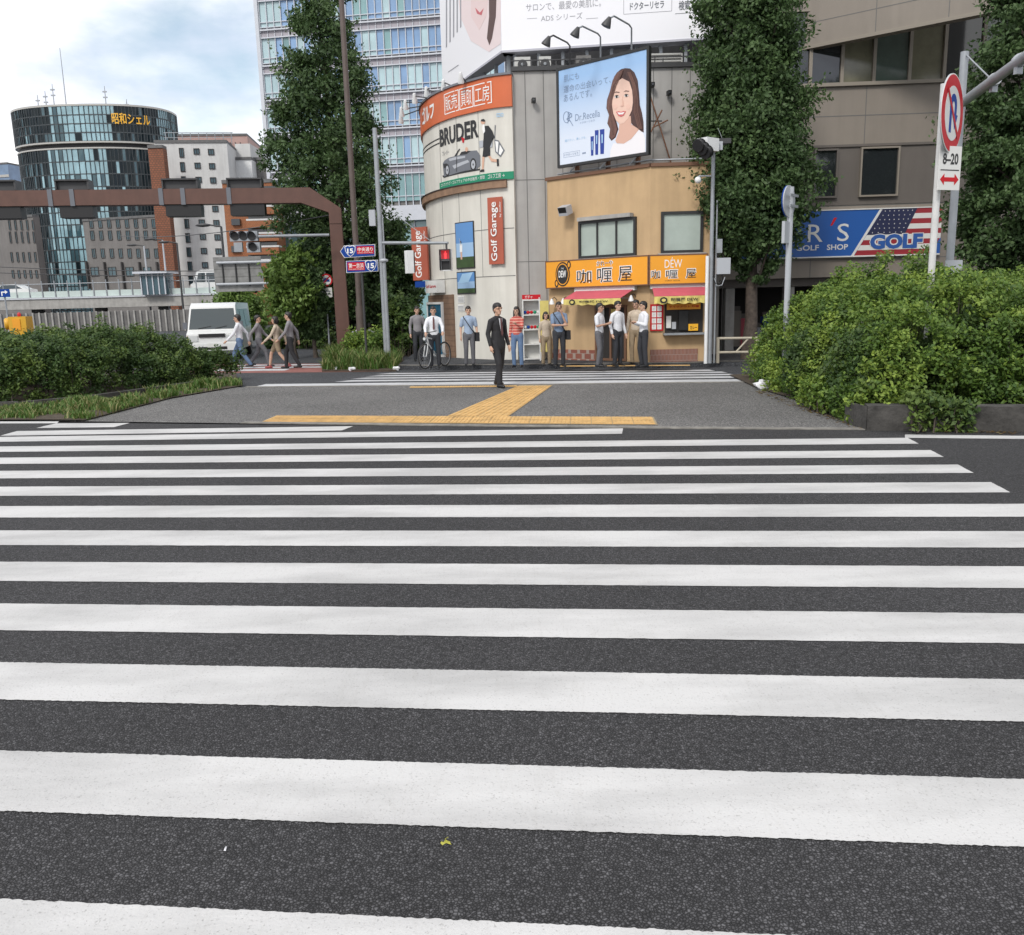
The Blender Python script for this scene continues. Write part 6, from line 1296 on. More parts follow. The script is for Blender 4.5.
# --- blank guide sign seen from behind
bs, p_, z_ = vpole('guide_sign', 'large blank back of a road guide sign on a slim grey pole beyond the crossing', 'sign', 287.5, 300, 36, 256, .10, 'grey_steel')
BS = Wall([P(214, 270, 36), P(290, 270, 36)]); stripes_mat('sign_back', (.24, .24, .235), (.17, .17, .165), 3.2, 'Z', .7, .85)
mb = MB(); a = BS.uv(215.5, 292); b = BS.uv(260, 256); BS.box(mb, a[0], b[0], a[1], b[1], -.1, -.04, 'sign_back'); mb.build('panel', bs)
mb = MB()
for y in (263, 284.5): u, z = BS.uv(217, y); u2, _z = BS.uv(287, y); mb.tube([BS.pt(u, z, .06), BS.pt(u2, z, .06)], .055, 'print_lgrey', 8)
for x in (224, 237, 250): u, z = BS.uv(x, 286); u2, z2 = BS.uv(x, 261); mb.tube([BS.pt(u, z, .0), BS.pt(u, z2, .0)], .03, 'dark_steel', 6)
mb.build('frame', bs)
# --- deck lamps and other far lamps
for i, (x, yb_, yt_, Y, lab) in enumerate(((179, 297, 243, 82, 'dark street lamp standing on the elevated deck before the brick pier'), (165, 297, 240, 86, 'pale thin street lamp beside the lift kiosk'), (146, 297, 246, 88, 'short pale street lamp on the deck left of the lift kiosk'), (224.5, 290, 226.5, 60, 'dark street lamp in front of the orange brown apartment block'))):
    r, p_, z_ = vpole('street_lamp', lab, 'street lamp', x, 265, Y, yt_, .11, 'dark_steel' if i in (0, 3) else 'print_lgrey', 0, .7, 'street lamps beyond the gantry'); mb = MB(); mb.tube([(p_.x, p_.y, z_), (p_.x-.9, p_.y, z_+.15)], .06, 'dark_steel', 6); mb.ball((p_.x-1.2, p_.y, z_+.12), (.55, .2, .12), 'dark_steel', 8, 6); mb.build('lamp_head', r)
# --- wires
def wire(label, a, b, sag, r=.012, m='dark_steel'):
    mb = MB(); mb.tube([a.lerp(b, i/12)+Vector((0, 0, -4*sag*(i/12)*(1-i/12))) for i in range(13)], r, m, 5); o = mb.build('overhead_wire', None); o['label'] = label; o['category'] = 'wire'
wire('thin overhead wire running from the left ginkgo across the apartment block', P(330, 215, 30), P(120, 236, 60), .3, .02)
wire('upper of two thin wires stretched above the elevated deck', P(-20, 266, 70), P(290, 270, 60), .2, .03); wire('lower of two thin wires stretched above the elevated deck', P(-20, 272, 70), P(290, 274, 60), .2, .03)
# --- left: blue arrow sign, yellow work lamp
ab = Wall([P(-3, 293, 55), P(9.5, 293, 55)]); r = thing('arrow_sign', 'small blue sign with a white bent arrow at the left frame edge', 'sign', base(ab)); mb = MB(); a = ab.uv(-3, 297.3); b = ab.uv(9, 289); ab.box(mb, a[0], b[0], a[1], b[1], -.05, 0, 'sign_blue'); mb.build('panel', r); mb = MB(); h = b[1]-a[1]; z0_ = a[1]; ux = ab.uv(1.2, 293)[0]
ab.poly(mb, [(ux, z0_+h*.15), (ux+.07, z0_+h*.15), (ux+.07, z0_+h*.55), (ux+.25, z0_+h*.55), (ux+.25, z0_+h*.38), (ux+.42, z0_+h*.63), (ux+.25, z0_+h*.88), (ux+.25, z0_+h*.70), (ux, z0_+h*.70)], 0, .01, 'print_white'); mb.build('arrow', r)
mb = MB(); mb.tube([ab.pt(.4, 0, -.1), ab.pt(.4, b[1], -.1)], .05, 'grey_steel', 8); mb.build('pole', r)
mat('machine_yellow', (.62, .34, .02), .45, var=.08)
Yw = 24.5; c = P(21, 324, Yw); r = thing('work_machine', 'orange yellow box on a trailer with a round lamp behind the left hedge', 'machine', (c.x, c.y, 0)); mb = MB(); z0_, z1_ = P(21, 332, Yw).z, P(21, 316.5, Yw).z
mb.obox((c.x, c.y, (z0_+z1_)/2-.1), (.46, .5, z1_-z0_+.2), .15, 'machine_yellow'); mb.obox((c.x+.02, c.y-.26, (z0_+z1_)/2), (.2, .02, .3), .15, 'sign_orange'); mb.build('body', r)
mb = MB(); mb.lathe((c.x-.28, c.y-.05, (z0_+z1_)/2+.02), [(.08, -.1), (.16, 0), (.17, .1), (.12, .14)], 'machine_yellow', (-.8, -.5, 0), 14); mb.build('lamp', r)
mb = MB(); mb.box((c.x-.2, c.y-.1, .25), (c.x+.2, c.y+.1, z0_-.1), 'dark_steel'); mb.tube([(c.x-.5, c.y, .25), (c.x+.6, c.y, .25)], .05, 'dark_steel'); mb.build('frame', r)
for s_ in (-.35, .35): mb = MB(); mb.lathe((c.x+s_, c.y-.08, .25), [(.22, 0), (.25, .03), (.25, .12), (.22, .15)], 'black', (0, 1, 0), 16); mb.build('wheel', r)
mb = MB(); mb.ball((c.x-.02, c.y, z1_+.05), (.05, .05, .07), 'signal_red_bg', 8, 6); mb.build('beacon', r)

# --- right: poles by the curry shop
tp, p_, z_ = vpole('signal_pole', 'grey pole between curry shop and ginkgo with signals near its top', 'pole', 711.5, 255, 22.35, 140, .055, 'grey_steel', .12, .9)
mb = MB(); mb.tube([(p_.x+.12, p_.y, .12), (p_.x+.12, p_.y, P(716, 200, 22.3).z)], .022, 'grey_steel', 6); mb.build('conduit', tp)
mb = MB(); mb.obox(P(723, 266, 22.2), (.34, .16, .40), 0, 'print_lgrey'); mb.build('control_box', tp); mb = MB(); mb.obox(P(719, 246, 22.2), (.14, .12, .34), 0, 'grey_steel'); mb.build('junction_box', tp)
mb = MB(); mb.tube([P(x, y, 22.2) for x, y in ((713, 276), (715, 283), (719, 284), (722, 280), (722, 275))], .016, 'black', 6); mb.tube([P(x, y, 22.2) for x, y in ((714, 278), (717, 286), (722, 285), (725, 277))], .012, 'print_lgrey', 6); mb.build('cable_loop', tp)
ts = thing('traffic_signal', 'white traffic signal with black visors seen from the side near the pole top', 'traffic light', tuple(P(706, 147, 22)))
mb = MB(); c = P(708, 145, 22.0); mb.obox(c, (.45, .32, .30), R(38), 'white_paint'); mb.build('housing', ts)
for k in range(3): mb = MB(); q_ = P(701.5+k*3.6, 144.5+k*3.4, 21.75); mb.lathe(q_, [(.02, 0), (.15, .01), (.155, .16), (.14, .16)], 'black', Vector((-.75, -.65, -.28)), 14); mb.build('visor', ts)
mb = MB(); mb.tube([P(712, 150, 22.3), P(727, 143, 22.2)], .03, 'dark_steel', 6); mb.obox(P(725, 141, 22.2), (.28, .1, .12), 0, 'dark_steel'); mb.obox(P(718.5, 146, 22.2), (.18, .12, .2), 0, 'print_lgrey'); mb.tube([P(722, 138, 22.2), P(718, 128, 22.2)], .008, 'grey_steel', 5); mb.build('bracket', ts)
wp, p_, z_ = vpole('utility_pole', 'thin white pipe pole at the right edge of the curry shop front', 'pole', 706.5, 310, 22.3, 256, .045, 'white_paint', .12, 1)
dcm = thing('dome_camera', 'small white dome camera left of the signal pole above the ochre roof', 'camera', tuple(P(698, 178, 22.3))); mb = MB(); q_ = P(698, 180, 22.3); mb.tube([P(711, 176, 22.3), P(699, 176, 22.3), P(698, 178.5, 22.3)], .018, 'print_lgrey', 6); mb.build('arm', dcm); mb = MB(); mb.ball(q_, .085, 'white_paint'); mb.build('dome', dcm)
# guard rail
mat('rail_cream', (.42, .38, .30), .5, var=.1, vscale=4)
r = thing('guard_rail', 'cream pipe guard rail with a diagonal brace right of the grey poles', 'railing', (P(717, 300, 22.6).x, 22.6, .12)); Yg = 22.6
for y in (338.5, 352.5): mb = MB(); mb.tube([P(717, y, Yg), P(775, y-.8, Yg)], .035, 'rail_cream', 8); mb.build('rail', r)
for x in (718, 757): mb = MB(); q_ = P(x, 345, Yg); mb.tube([(q_.x, Yg, .1), (q_.x, Yg, P(x, 337.5, Yg).z)], .045, 'rail_cream', 8); mb.build('post', r)
mb = MB(); mb.tube([P(736, 352, Yg), P(748, 339, Yg)], .025, 'rail_cream', 6); mb.build('brace', r)
# round sign seen edge-on
es, p_, z_ = vpole('sign_pole', 'pale pole with a round sign seen almost edge on, rising from the hedge', 'pole', 788.5, 260, 17.5, 187, .06, 'print_lgrey', 0, 1)
mb = MB(); c = P(791.5, 201, 17.4); d_ = Vector((-.70, -.72, 0)); kk_ = math.atan2(-c.y, -c.x)+math.acos(.36); d_ = Vector((math.cos(kk_), math.sin(kk_), 0)); disc(mb, c-d_*.06, d_, .30, 0, .02, 'print_lgrey'); disc(mb, c-d_*.085, d_, .30, 0, .022, 'sign_blue'); mb.obox(c+d_*.05+Vector((0, 0, .1)), (.03, .4, .05), math.atan2(d_.y, d_.x), 'grey_steel'); mb.obox(c+d_*.05-Vector((0, 0, .1)), (.03, .4, .05), math.atan2(d_.y, d_.x), 'grey_steel'); mb.build('round_sign', es)
mb = MB(); c = P(786.5, 232.5, 17.4); mb.obox(c, (.06, .34, .42), math.atan2(d_.y, d_.x), 'print_lgrey'); mb.build('plate', es)
# no U-turn sign
ys = 13.3; us_, p_, z_ = vpole('sign_pole', 'white pole rising from the right hedge with a red and blue no U-turn sign', 'pole', 937, 190, ys, 84, .050, 'print_lgrey2', 0, 1)
nrm = Vector((-.965, -.26, 0)).normalized()
# yaw so the disc shows as a narrow ellipse facing left
tocam = (Vector((0, 0, 0))-Vector((p_.x, p_.y, 0))).normalized(); best = None
for k in range(0, 360):
    v = Vector((math.cos(R(k)), math.sin(R(k)), 0)); dd = v.dot(tocam)
    if abs(dd-.275) < .012 and (best is None or v.x > best.x): best = v
nrm = best or nrm
c = P(951.8, 113.6, ys-.12); tang = Vector((-nrm.y, nrm.x, 0)); tang = tang if tang.dot(cr) > 0 else -tang
Rs = .545
mb = MB(); disc(mb, c, nrm, Rs, -.012, .0, 'print_lgrey', 40); disc(mb, c, nrm, Rs, 0.001, .008, 'sign_white', 40); disc(mb, c, nrm, Rs*.97, .008, .011, 'sign_red', 40); disc(mb, c, nrm, Rs*.69, .011, .014, 'sign_white', 40)
def sp2(pts, t, m):
    vs = [c+tang*x*Rs+Vector((0, 0, y*Rs))+nrm*t for x, y in pts]; n = len(vs); mb.add(vs+[v-nrm*.003 for v in vs], [tuple(range(n)), tuple(range(2*n-1, n-1, -1))]+[(i, i+n, (i+1) % n+n, (i+1) % n) for i in range(n)], m)
arc = [(.02+.30*math.cos(R(180-180*i/10)), .20+.30*math.sin(R(180-180*i/10))) for i in range(11)]; arci = [(.02+.11*math.cos(R(180*i/10)), .20+.11*math.sin(R(180*i/10))) for i in range(11)]
sp2([(-.28, -.5)]+arc+[(.32, -.02), (.13, -.02)]+arci+[(-.09, -.5)], .017, 'sign_blue'); sp2([(.21, -.38), (.44, .0), (-.02, .0)], .0172, 'sign_blue')
sp2([(-.60, .52), (-.52, .60), (.60, -.52), (.52, -.60)], .021, 'sign_red'); mb.build('round_sign', us_)
mb = MB(); c2 = P(948, 168.5, ys-.10); n2 = Vector((.35, -.937, 0)); t2 = Vector((.937, .35, 0)); c2 = c2+n2*.02; W2 = Wall([c2-t2*.21, c2+t2*.21]); zc = c2.z; W2.box(mb, 0, .42, zc-.31, zc+.31, 0, .015, 'sign_white'); mb.build('plate', us_)
mb = MB(); text(mb, W2, '8–20', (.06, zc+.05), (.36, zc+.21), .018, 'print_black', bold=.03); W2.box(mb, .03, .39, zc-.035, zc-.02, .015, .018, 'print_black'); W2.poly(mb, [(.03, zc-.16), (.11, zc-.08), (.11, zc-.13), (.31, zc-.13), (.31, zc-.08), (.39, zc-.16), (.31, zc-.24), (.31, zc-.19), (.11, zc-.19), (.11, zc-.24)], .015, .019, 'sign_red'); mb.build('lettering', us_)
# grey pole with outreach arm
gpole, p_, z_ = vpole('signal_pole', 'grey steel pole behind the no U-turn sign with a thick arm reaching out of frame', 'pole', 957, 160, 14.6, 52, .062, 'grey_steel', 0, 1)
a_, b_ = P(955, 108, 14.5), P(1040, 46, 11.8)
mb = MB(); mb.tube([a_, b_, b_+(b_-a_)*.6], .072, 'grey_steel', 12); mb.build('arm', gpole)
mb = MB(); mb.tube([P(965.5, 54, 14.6), P(994, 82, 13.3)], .012, 'grey_steel', 5); mb.build('stay_wire', gpole)
for x, y, Yk in ((958, 110, 14.4), (994, 80, 13.3), (1019, 61, 12.4)): mb = MB(); q_ = P(x, y, Yk); d = (b_-a_).normalized(); mb.lathe(q_-d*.05, [(.088, 0), (.092, .02), (.092, .10), (.088, .12)], 'print_lgrey', d, 12); mb.obox(q_+Vector((0, 0, -.12)), (.1, .06, .1), .3, 'grey_steel'); mb.build('clamp', gpole)
mb = MB(); mb.obox(P(953.5, 267, 14.4), (.28, .02, .22), 0, 'print_lgrey'); mb.build('plate', gpole)
# vending shelf by the grey wall
Ys = 25.2; r = thing('capsule_rack', 'white shelf of red and green capsule toys against the grey wall', 'shelf', (P(532, 310, Ys).x, Ys, .12)); SWl = Wall([P(520, 310, Ys), P(545, 310, Ys)])
mb = MB(); a = SWl.uv(523.5, 358); b = SWl.uv(540.5, 299); SWl.box(mb, a[0], b[0], .12, b[1], -.35, -.3, 'sign_white')
for f in (0, .25, .5, .75, 1): z = .14+(b[1]-.18)*f; SWl.box(mb, a[0], b[0], z, z+.03, -.3, 0, 'sign_white')
SWl.box(mb, a[0], a[0]+.03, .12, b[1], -.3, .005, 'sign_white'); SWl.box(mb, b[0]-.03, b[0], .12, b[1], -.3, .005, 'sign_white'); mb.build('shelf', r)
for f in (.5, .75):
    for k in range(5): mb = MB(); q_ = SWl.pt(a[0]+.07+k*(b[0]-a[0]-.14)/4, .14+(b[1]-.18)*f+.09, -.1); mb.ball(q_, .05, ['sign_red', 'green_band', 'sign_white', 'sign_blue', 'sign_red'][(k+int(f*4)) % 5], 8, 6); mb.build('capsule', r)
mb = MB(); SWl.box(mb, a[0], b[0], b[1], b[1]+.13, -.15, 0, 'sign_red'); text(mb, SWl, 'ガチャ', (a[0]+.08, b[1]+.02), (a[0]+.30, b[1]+.11), .004, 'print_white'); mb.build('header', r)
Fw = Wall([P(539.5, 315, 24.9), P(549, 315, 24.9)]); r = thing('banner_flag', 'upright yellow banner between the toy shelf and the curry shop', 'banner', base(Fw)); mb = MB(); a = Fw.uv(540.8, 352); b = Fw.uv(548.5, 300.5); Fw.box(mb, a[0], b[0], a[1], b[1], -.01, 0, 'awning_yellow'); mb.build('cloth', r); mb = MB(); mb.tube([Fw.pt(0, .12, 0), Fw.pt(0, b[1]+.1, 0)], .015, 'white_paint', 6); mb.build('pole', r)

# ================================================================== vehicles
def xf(o, loc, rz): o.location = loc; o.rotation_euler = (0, 0, rz)
mat('car_white', (.70, .71, .70), .3, coat=.5, spec=.6); mat('car_glass', (.03, .045, .05), .05, spec=.9); mat('tyre', (.015, .015, .015), .8); mat('rim', (.35, .36, .37), .35, .6); mat('headlight', (.6, .62, .62), .1, spec=.8); mat('indicator', (.6, .2, .02), .3); mat('plate_white', (.65, .66, .62), .4)
def van(name, label, wd=1.75, L_=4.6, h=2.05, group=None):
    """front faces -Y, origin under the front axle centre line"""
    r = thing(name, label, 'van', (0, 0, 0), group); hw = wd/2
    prof = [(-L_*.0, .35), (-.06, .62), (-.05, .95), (.22, 1.08), (.62, h*.93), (.95, h), (L_, h*.99), (L_+.02, .35)]
    def shell(mb, prof, hw, m, inset=.0, tumble=.10):
        n = len(prof); vs = []
        for s_ in (-1, 1):
            for y, z in prof: x = s_*(hw-tumble*max(0, (z-1.0))/1.1); vs.append((x, y, z))
        fs = [tuple(range(n)), tuple(range(2*n-1, n-1, -1))]+[(i, (i+1) % n, (i+1) % n+n, i+n) for i in range(n)]
        mb.add(vs, [f[::-1] for f in fs], m)
    mb = MB(); shell(mb, prof, hw, 'car_white'); bo_ = mb.build('body', r)
    ws = [(.24, 1.10), (.60, h*.91)]; x0, x1 = hw-.06, hw-.14
    mb = MB(); d = .012; mb.add([(-x0, .24-d, 1.12), (x0, .24-d, 1.12), (x1, .59-d, h*.90), (-x1, .59-d, h*.90), (-x0, .26, 1.12), (x0, .26, 1.12), (x1, .62, h*.90), (-x1, .62, h*.90)], [(0, 1, 2, 3), (0, 4, 5, 1), (1, 5, 6, 2), (2, 6, 7, 3), (3, 7, 4, 0)], 'car_glass'); mb.build('windscreen', r)
    for s_ in (-1, 1):
        for (ya, yb) in ((.55, 1.45), (1.55, 2.7), (2.8, L_-.2)):
            mb = MB(); xa = s_*(hw-.012); xb = s_*(hw-.088); vs = [(xa, ya, 1.15), (xa, yb, 1.15), (xb, yb, h*.88), (xb+.0, ya+.25 if ya < 1 else ya, h*.88)]; vs2 = [(x+s_*.014, y, z) for x, y, z in vs]; mb.add(vs2+vs, [(0, 1, 2, 3), (7, 6, 5, 4), (0, 4, 5, 1), (1, 5, 6, 2), (2, 6, 7, 3), (3, 7, 4, 0)], 'car_glass'); mb.build('side_window', r)
        mb = MB(); mb.obox((s_*(hw-.22), -.055, .80), (.32, .06, .20), 0, 'headlight'); mb.obox((s_*(hw-.05), -.05, .80), (.07, .05, .18), 0, 'indicator'); mb.build('headlight', r)
        mb = MB(); mb.obox((s_*(hw+.10), .42, 1.25), (.14, .08, .24), 0, 'print_grey'); mb.tube([(s_*(hw-.02), .45, 1.15), (s_*(hw+.08), .43, 1.2)], .015, 'black', 6); mb.build('mirror', r)
        for yw in (.75, L_-.9):
            mb = MB(); mb.lathe((s_*(hw-.18), yw, .31), [(.24, 0), (.31, .03), (.31, .16), (.24, .20)], 'tyre', (s_, 0, 0), 20); wo = mb.build('wheel', r); mb = MB(); mb.lathe((s_*(hw-.18)+s_*.185, yw, .31), [(.19, 0), (.17, .02), (.05, .012)], 'rim', (s_, 0, 0), 14); mb.build('rim', wo)
    mb = MB(); mb.box((-hw-.01, -.12, .36), (hw+.01, .0, .60), 'car_white'); mb.box((-.5, -.13, .40), (.5, -.121, .50), 'black'); mb.build('bumper', r)
    mb = MB(); mb.box((-.45, -.10, .84), (.45, -.055, .96), 'black'); mb.build('grille', r); mb = MB(); mb.box((-.17, -.15, .48), (.17, -.131, .62), 'plate_white'); mb.build('number_plate', r)
    mb = MB(); mb.tube([(-.5, .22, 1.14), (-.05, .27, 1.22)], .01, 'black', 5); mb.tube([(.1, .22, 1.14), (.5, .27, 1.22)], .01, 'black', 5); mb.build('wiper', r)
    return r
v = van('van', 'white van waiting at the side crossing behind the end of the left hedge'); q_ = P(214, 340, 31); xf(v, (q_.x-.05, 31, 0), R(10))
v2 = van('van', 'small white van on the elevated deck before the off white apartments', 2.1, 6.5, 2.3); q_ = P(176, 290, 81); xf(v2, (q_.x+3.2, 86.0, zdeck+.16), R(90))
v2.rotation_euler.z = R(-90); v2.location = (q_.x, 86.0, zdeck+.1)
def car(name, label):
    r = thing(name, label, 'car', (0, 0, 0)); mb = MB(); P_ = [(-2.1, .3), (-2.15, .65), (-1.9, .85), (-1.05, .95), (-.45, 1.40), (.9, 1.42), (1.7, 1.0), (2.15, .92), (2.2, .35)]; n = len(P_)
    vs = [(x, s_*(.82-.12*max(0, z-.9)/.5), z) for s_ in (-1, 1) for x, z in P_]; mb.add(vs, [tuple(range(n)), tuple(range(2*n-1, n-1, -1))]+[(i, i+n, (i+1) % n+n, (i+1) % n) for i in range(n)], 'car_white'); mb.build('body', r)
    mb = MB()
    for s_ in (-1, 1): mb.add([(-.95, s_*.815, .97), (1.55, s_*.815, 1.0), (.85, s_*.735, 1.36), (-.42, s_*.735, 1.35)], [(0, 1, 2, 3)], 'car_glass')
    mb.build('windows', r)
    for s_ in (-1, 1):
        for x in (-1.35, 1.35): mb = MB(); mb.lathe((x, s_*.68, .31), [(.25, 0), (.31, .03), (.31, .15), (.22, .17)], 'tyre', (0, s_, 0), 16); mb.build('wheel', r)
    return r
c_ = car('car', 'small white car on the elevated deck at the left frame edge'); q_ = P(10, 290, 86); xf(c_, (q_.x, 86.2, zdeck+.1), 0)

# ================================================================== people
SKIN = {'a': (.50, .31, .22), 'b': (.42, .25, .17)}
mat('skin_a', SKIN['a'], .55, var=.05); mat('skin_b', SKIN['b'], .55, var=.05); mat('hair_black', (.014, .012, .011), .5, var=.3, vscale=30); mat('eye_dark', (.02, .015, .012), .3); mat('lip', (.40, .16, .13), .5)
mat('shoe_black', (.012, .012, .013), .35); mat('shoe_red', (.25, .05, .05), .6); mat('shoe_brown', (.09, .05, .03), .5)
CL = {'suit_black': (.018, .018, .021), 'shirt_white': (.66, .67, .70), 'shirt_blue': (.30, .38, .50), 'polo_blue': (.16, .22, .32), 'red_shirt': (.45, .09, .07), 'jeans': (.10, .16, .27), 'trousers_dark': (.025, .027, .033), 'trousers_grey': (.11, .11, .12), 'khaki': (.26, .20, .13), 'top_grey': (.22, .21, .22), 'top_beige': (.48, .40, .31), 'tie_brown': (.12, .05, .05), 'bag_black': (.015, .015, .017)}
for k, c in CL.items(): mat(k, c, .8, var=.12, vscale=9, bump=.35, bscale=14)
stripes_mat('plaid_red', (.45, .08, .06), (.62, .30, .24), 14, 'Z', .8, .6)

def blob(name, caps, m, parent, voxel, smooth=6):
    """one continuous surface grown from tapered limbs: caps = (p0, p1, r0, r1[, flat])"""
    bm = bmesh.new()
    for cpt in caps:
        p0, p1, r0_, r1_ = Vector(cpt[0]), Vector(cpt[1]), cpt[2], cpt[3]; fl = cpt[4] if len(cpt) > 4 else (1, 1)
        d = p1-p0; l = d.length
        q = d.to_track_quat('Z', 'X') if l > 1e-5 else Matrix.Identity(3).to_quaternion()
        n = 14; rings = []
        prof = [(-r0_*.97, .22), (-r0_*.75, .66), (-r0_*.4, .92)] + [(l*t, None) for t in (0, .33, .67, 1)] + [(l+r1_*.4, .92), (l+r1_*.75, .66), (l+r1_*.97, .22)]
        for i, (h, k) in enumerate(prof):
            if k is None: rad = r0_+(r1_-r0_)*(h/l if l > 1e-5 else 0)
            else: rad = (r0_ if i < 3 else r1_)*k
            ring = []
            for j in range(n):
                an = 2*math.pi*j/n; loc = Vector((math.cos(an)*rad, math.sin(an)*rad, h))
                w = q @ loc; w = p0+w
                if fl != (1, 1): # squash in world x / y about the axis
                    ax = p0+d*max(0, min(1, (h/l if l > 1e-5 else 0))); w = Vector((ax.x+(w.x-ax.x)*fl[0], ax.y+(w.y-ax.y)*fl[1], w.z))
                ring.append(bm.verts.new(w))
            rings.append(ring)
        for a, b in zip(rings, rings[1:]):
            for j in range(n): bm.faces.new((a[j], a[(j+1) % n], b[(j+1) % n], b[j]))
        bm.faces.new(rings[0][::-1]); bm.faces.new(rings[-1])
    me = bpy.data.meshes.new(name); bm.to_mesh(me); bm.free()
    o = bpy.data.objects.new('tmp', me); COL.objects.link(o)
    md = o.modifiers.new('r', 'REMESH'); md.mode = 'VOXEL'; md.voxel_size = voxel; md.use_smooth_shade = True
    ms = o.modifiers.new('s', 'SMOOTH'); ms.iterations = smooth; ms.factor = .5
    dg = bpy.context.evaluated_depsgraph_get(); dg.update()
    m2 = bpy.data.meshes.new_from_object(o.evaluated_get(dg)); m2.name = name; bpy.data.objects.remove(o); bpy.data.meshes.remove(me)
    m2.materials.clear(); m2.materials.append(MATS[m]); m2.polygons.foreach_set('use_smooth', [True]*len(m2.polygons))
    ob = bpy.data.objects.new(name, m2); COL.objects.link(ob); ob.parent = parent; return ob

def plain(name, caps_fn, parent):       # small rigid part in local coordinates
    mb = MB(); caps_fn(mb); me = bpy.data.meshes.new(name); me.from_pydata(mb.v, [], mb.f)
    for m in mb.mats: me.materials.append(m)
    me.polygons.foreach_set('material_index', mb.m); me.polygons.foreach_set('use_smooth', mb.smooth); me.update(); o = bpy.data.objects.new(name, me); COL.objects.link(o); o.parent = parent; return o

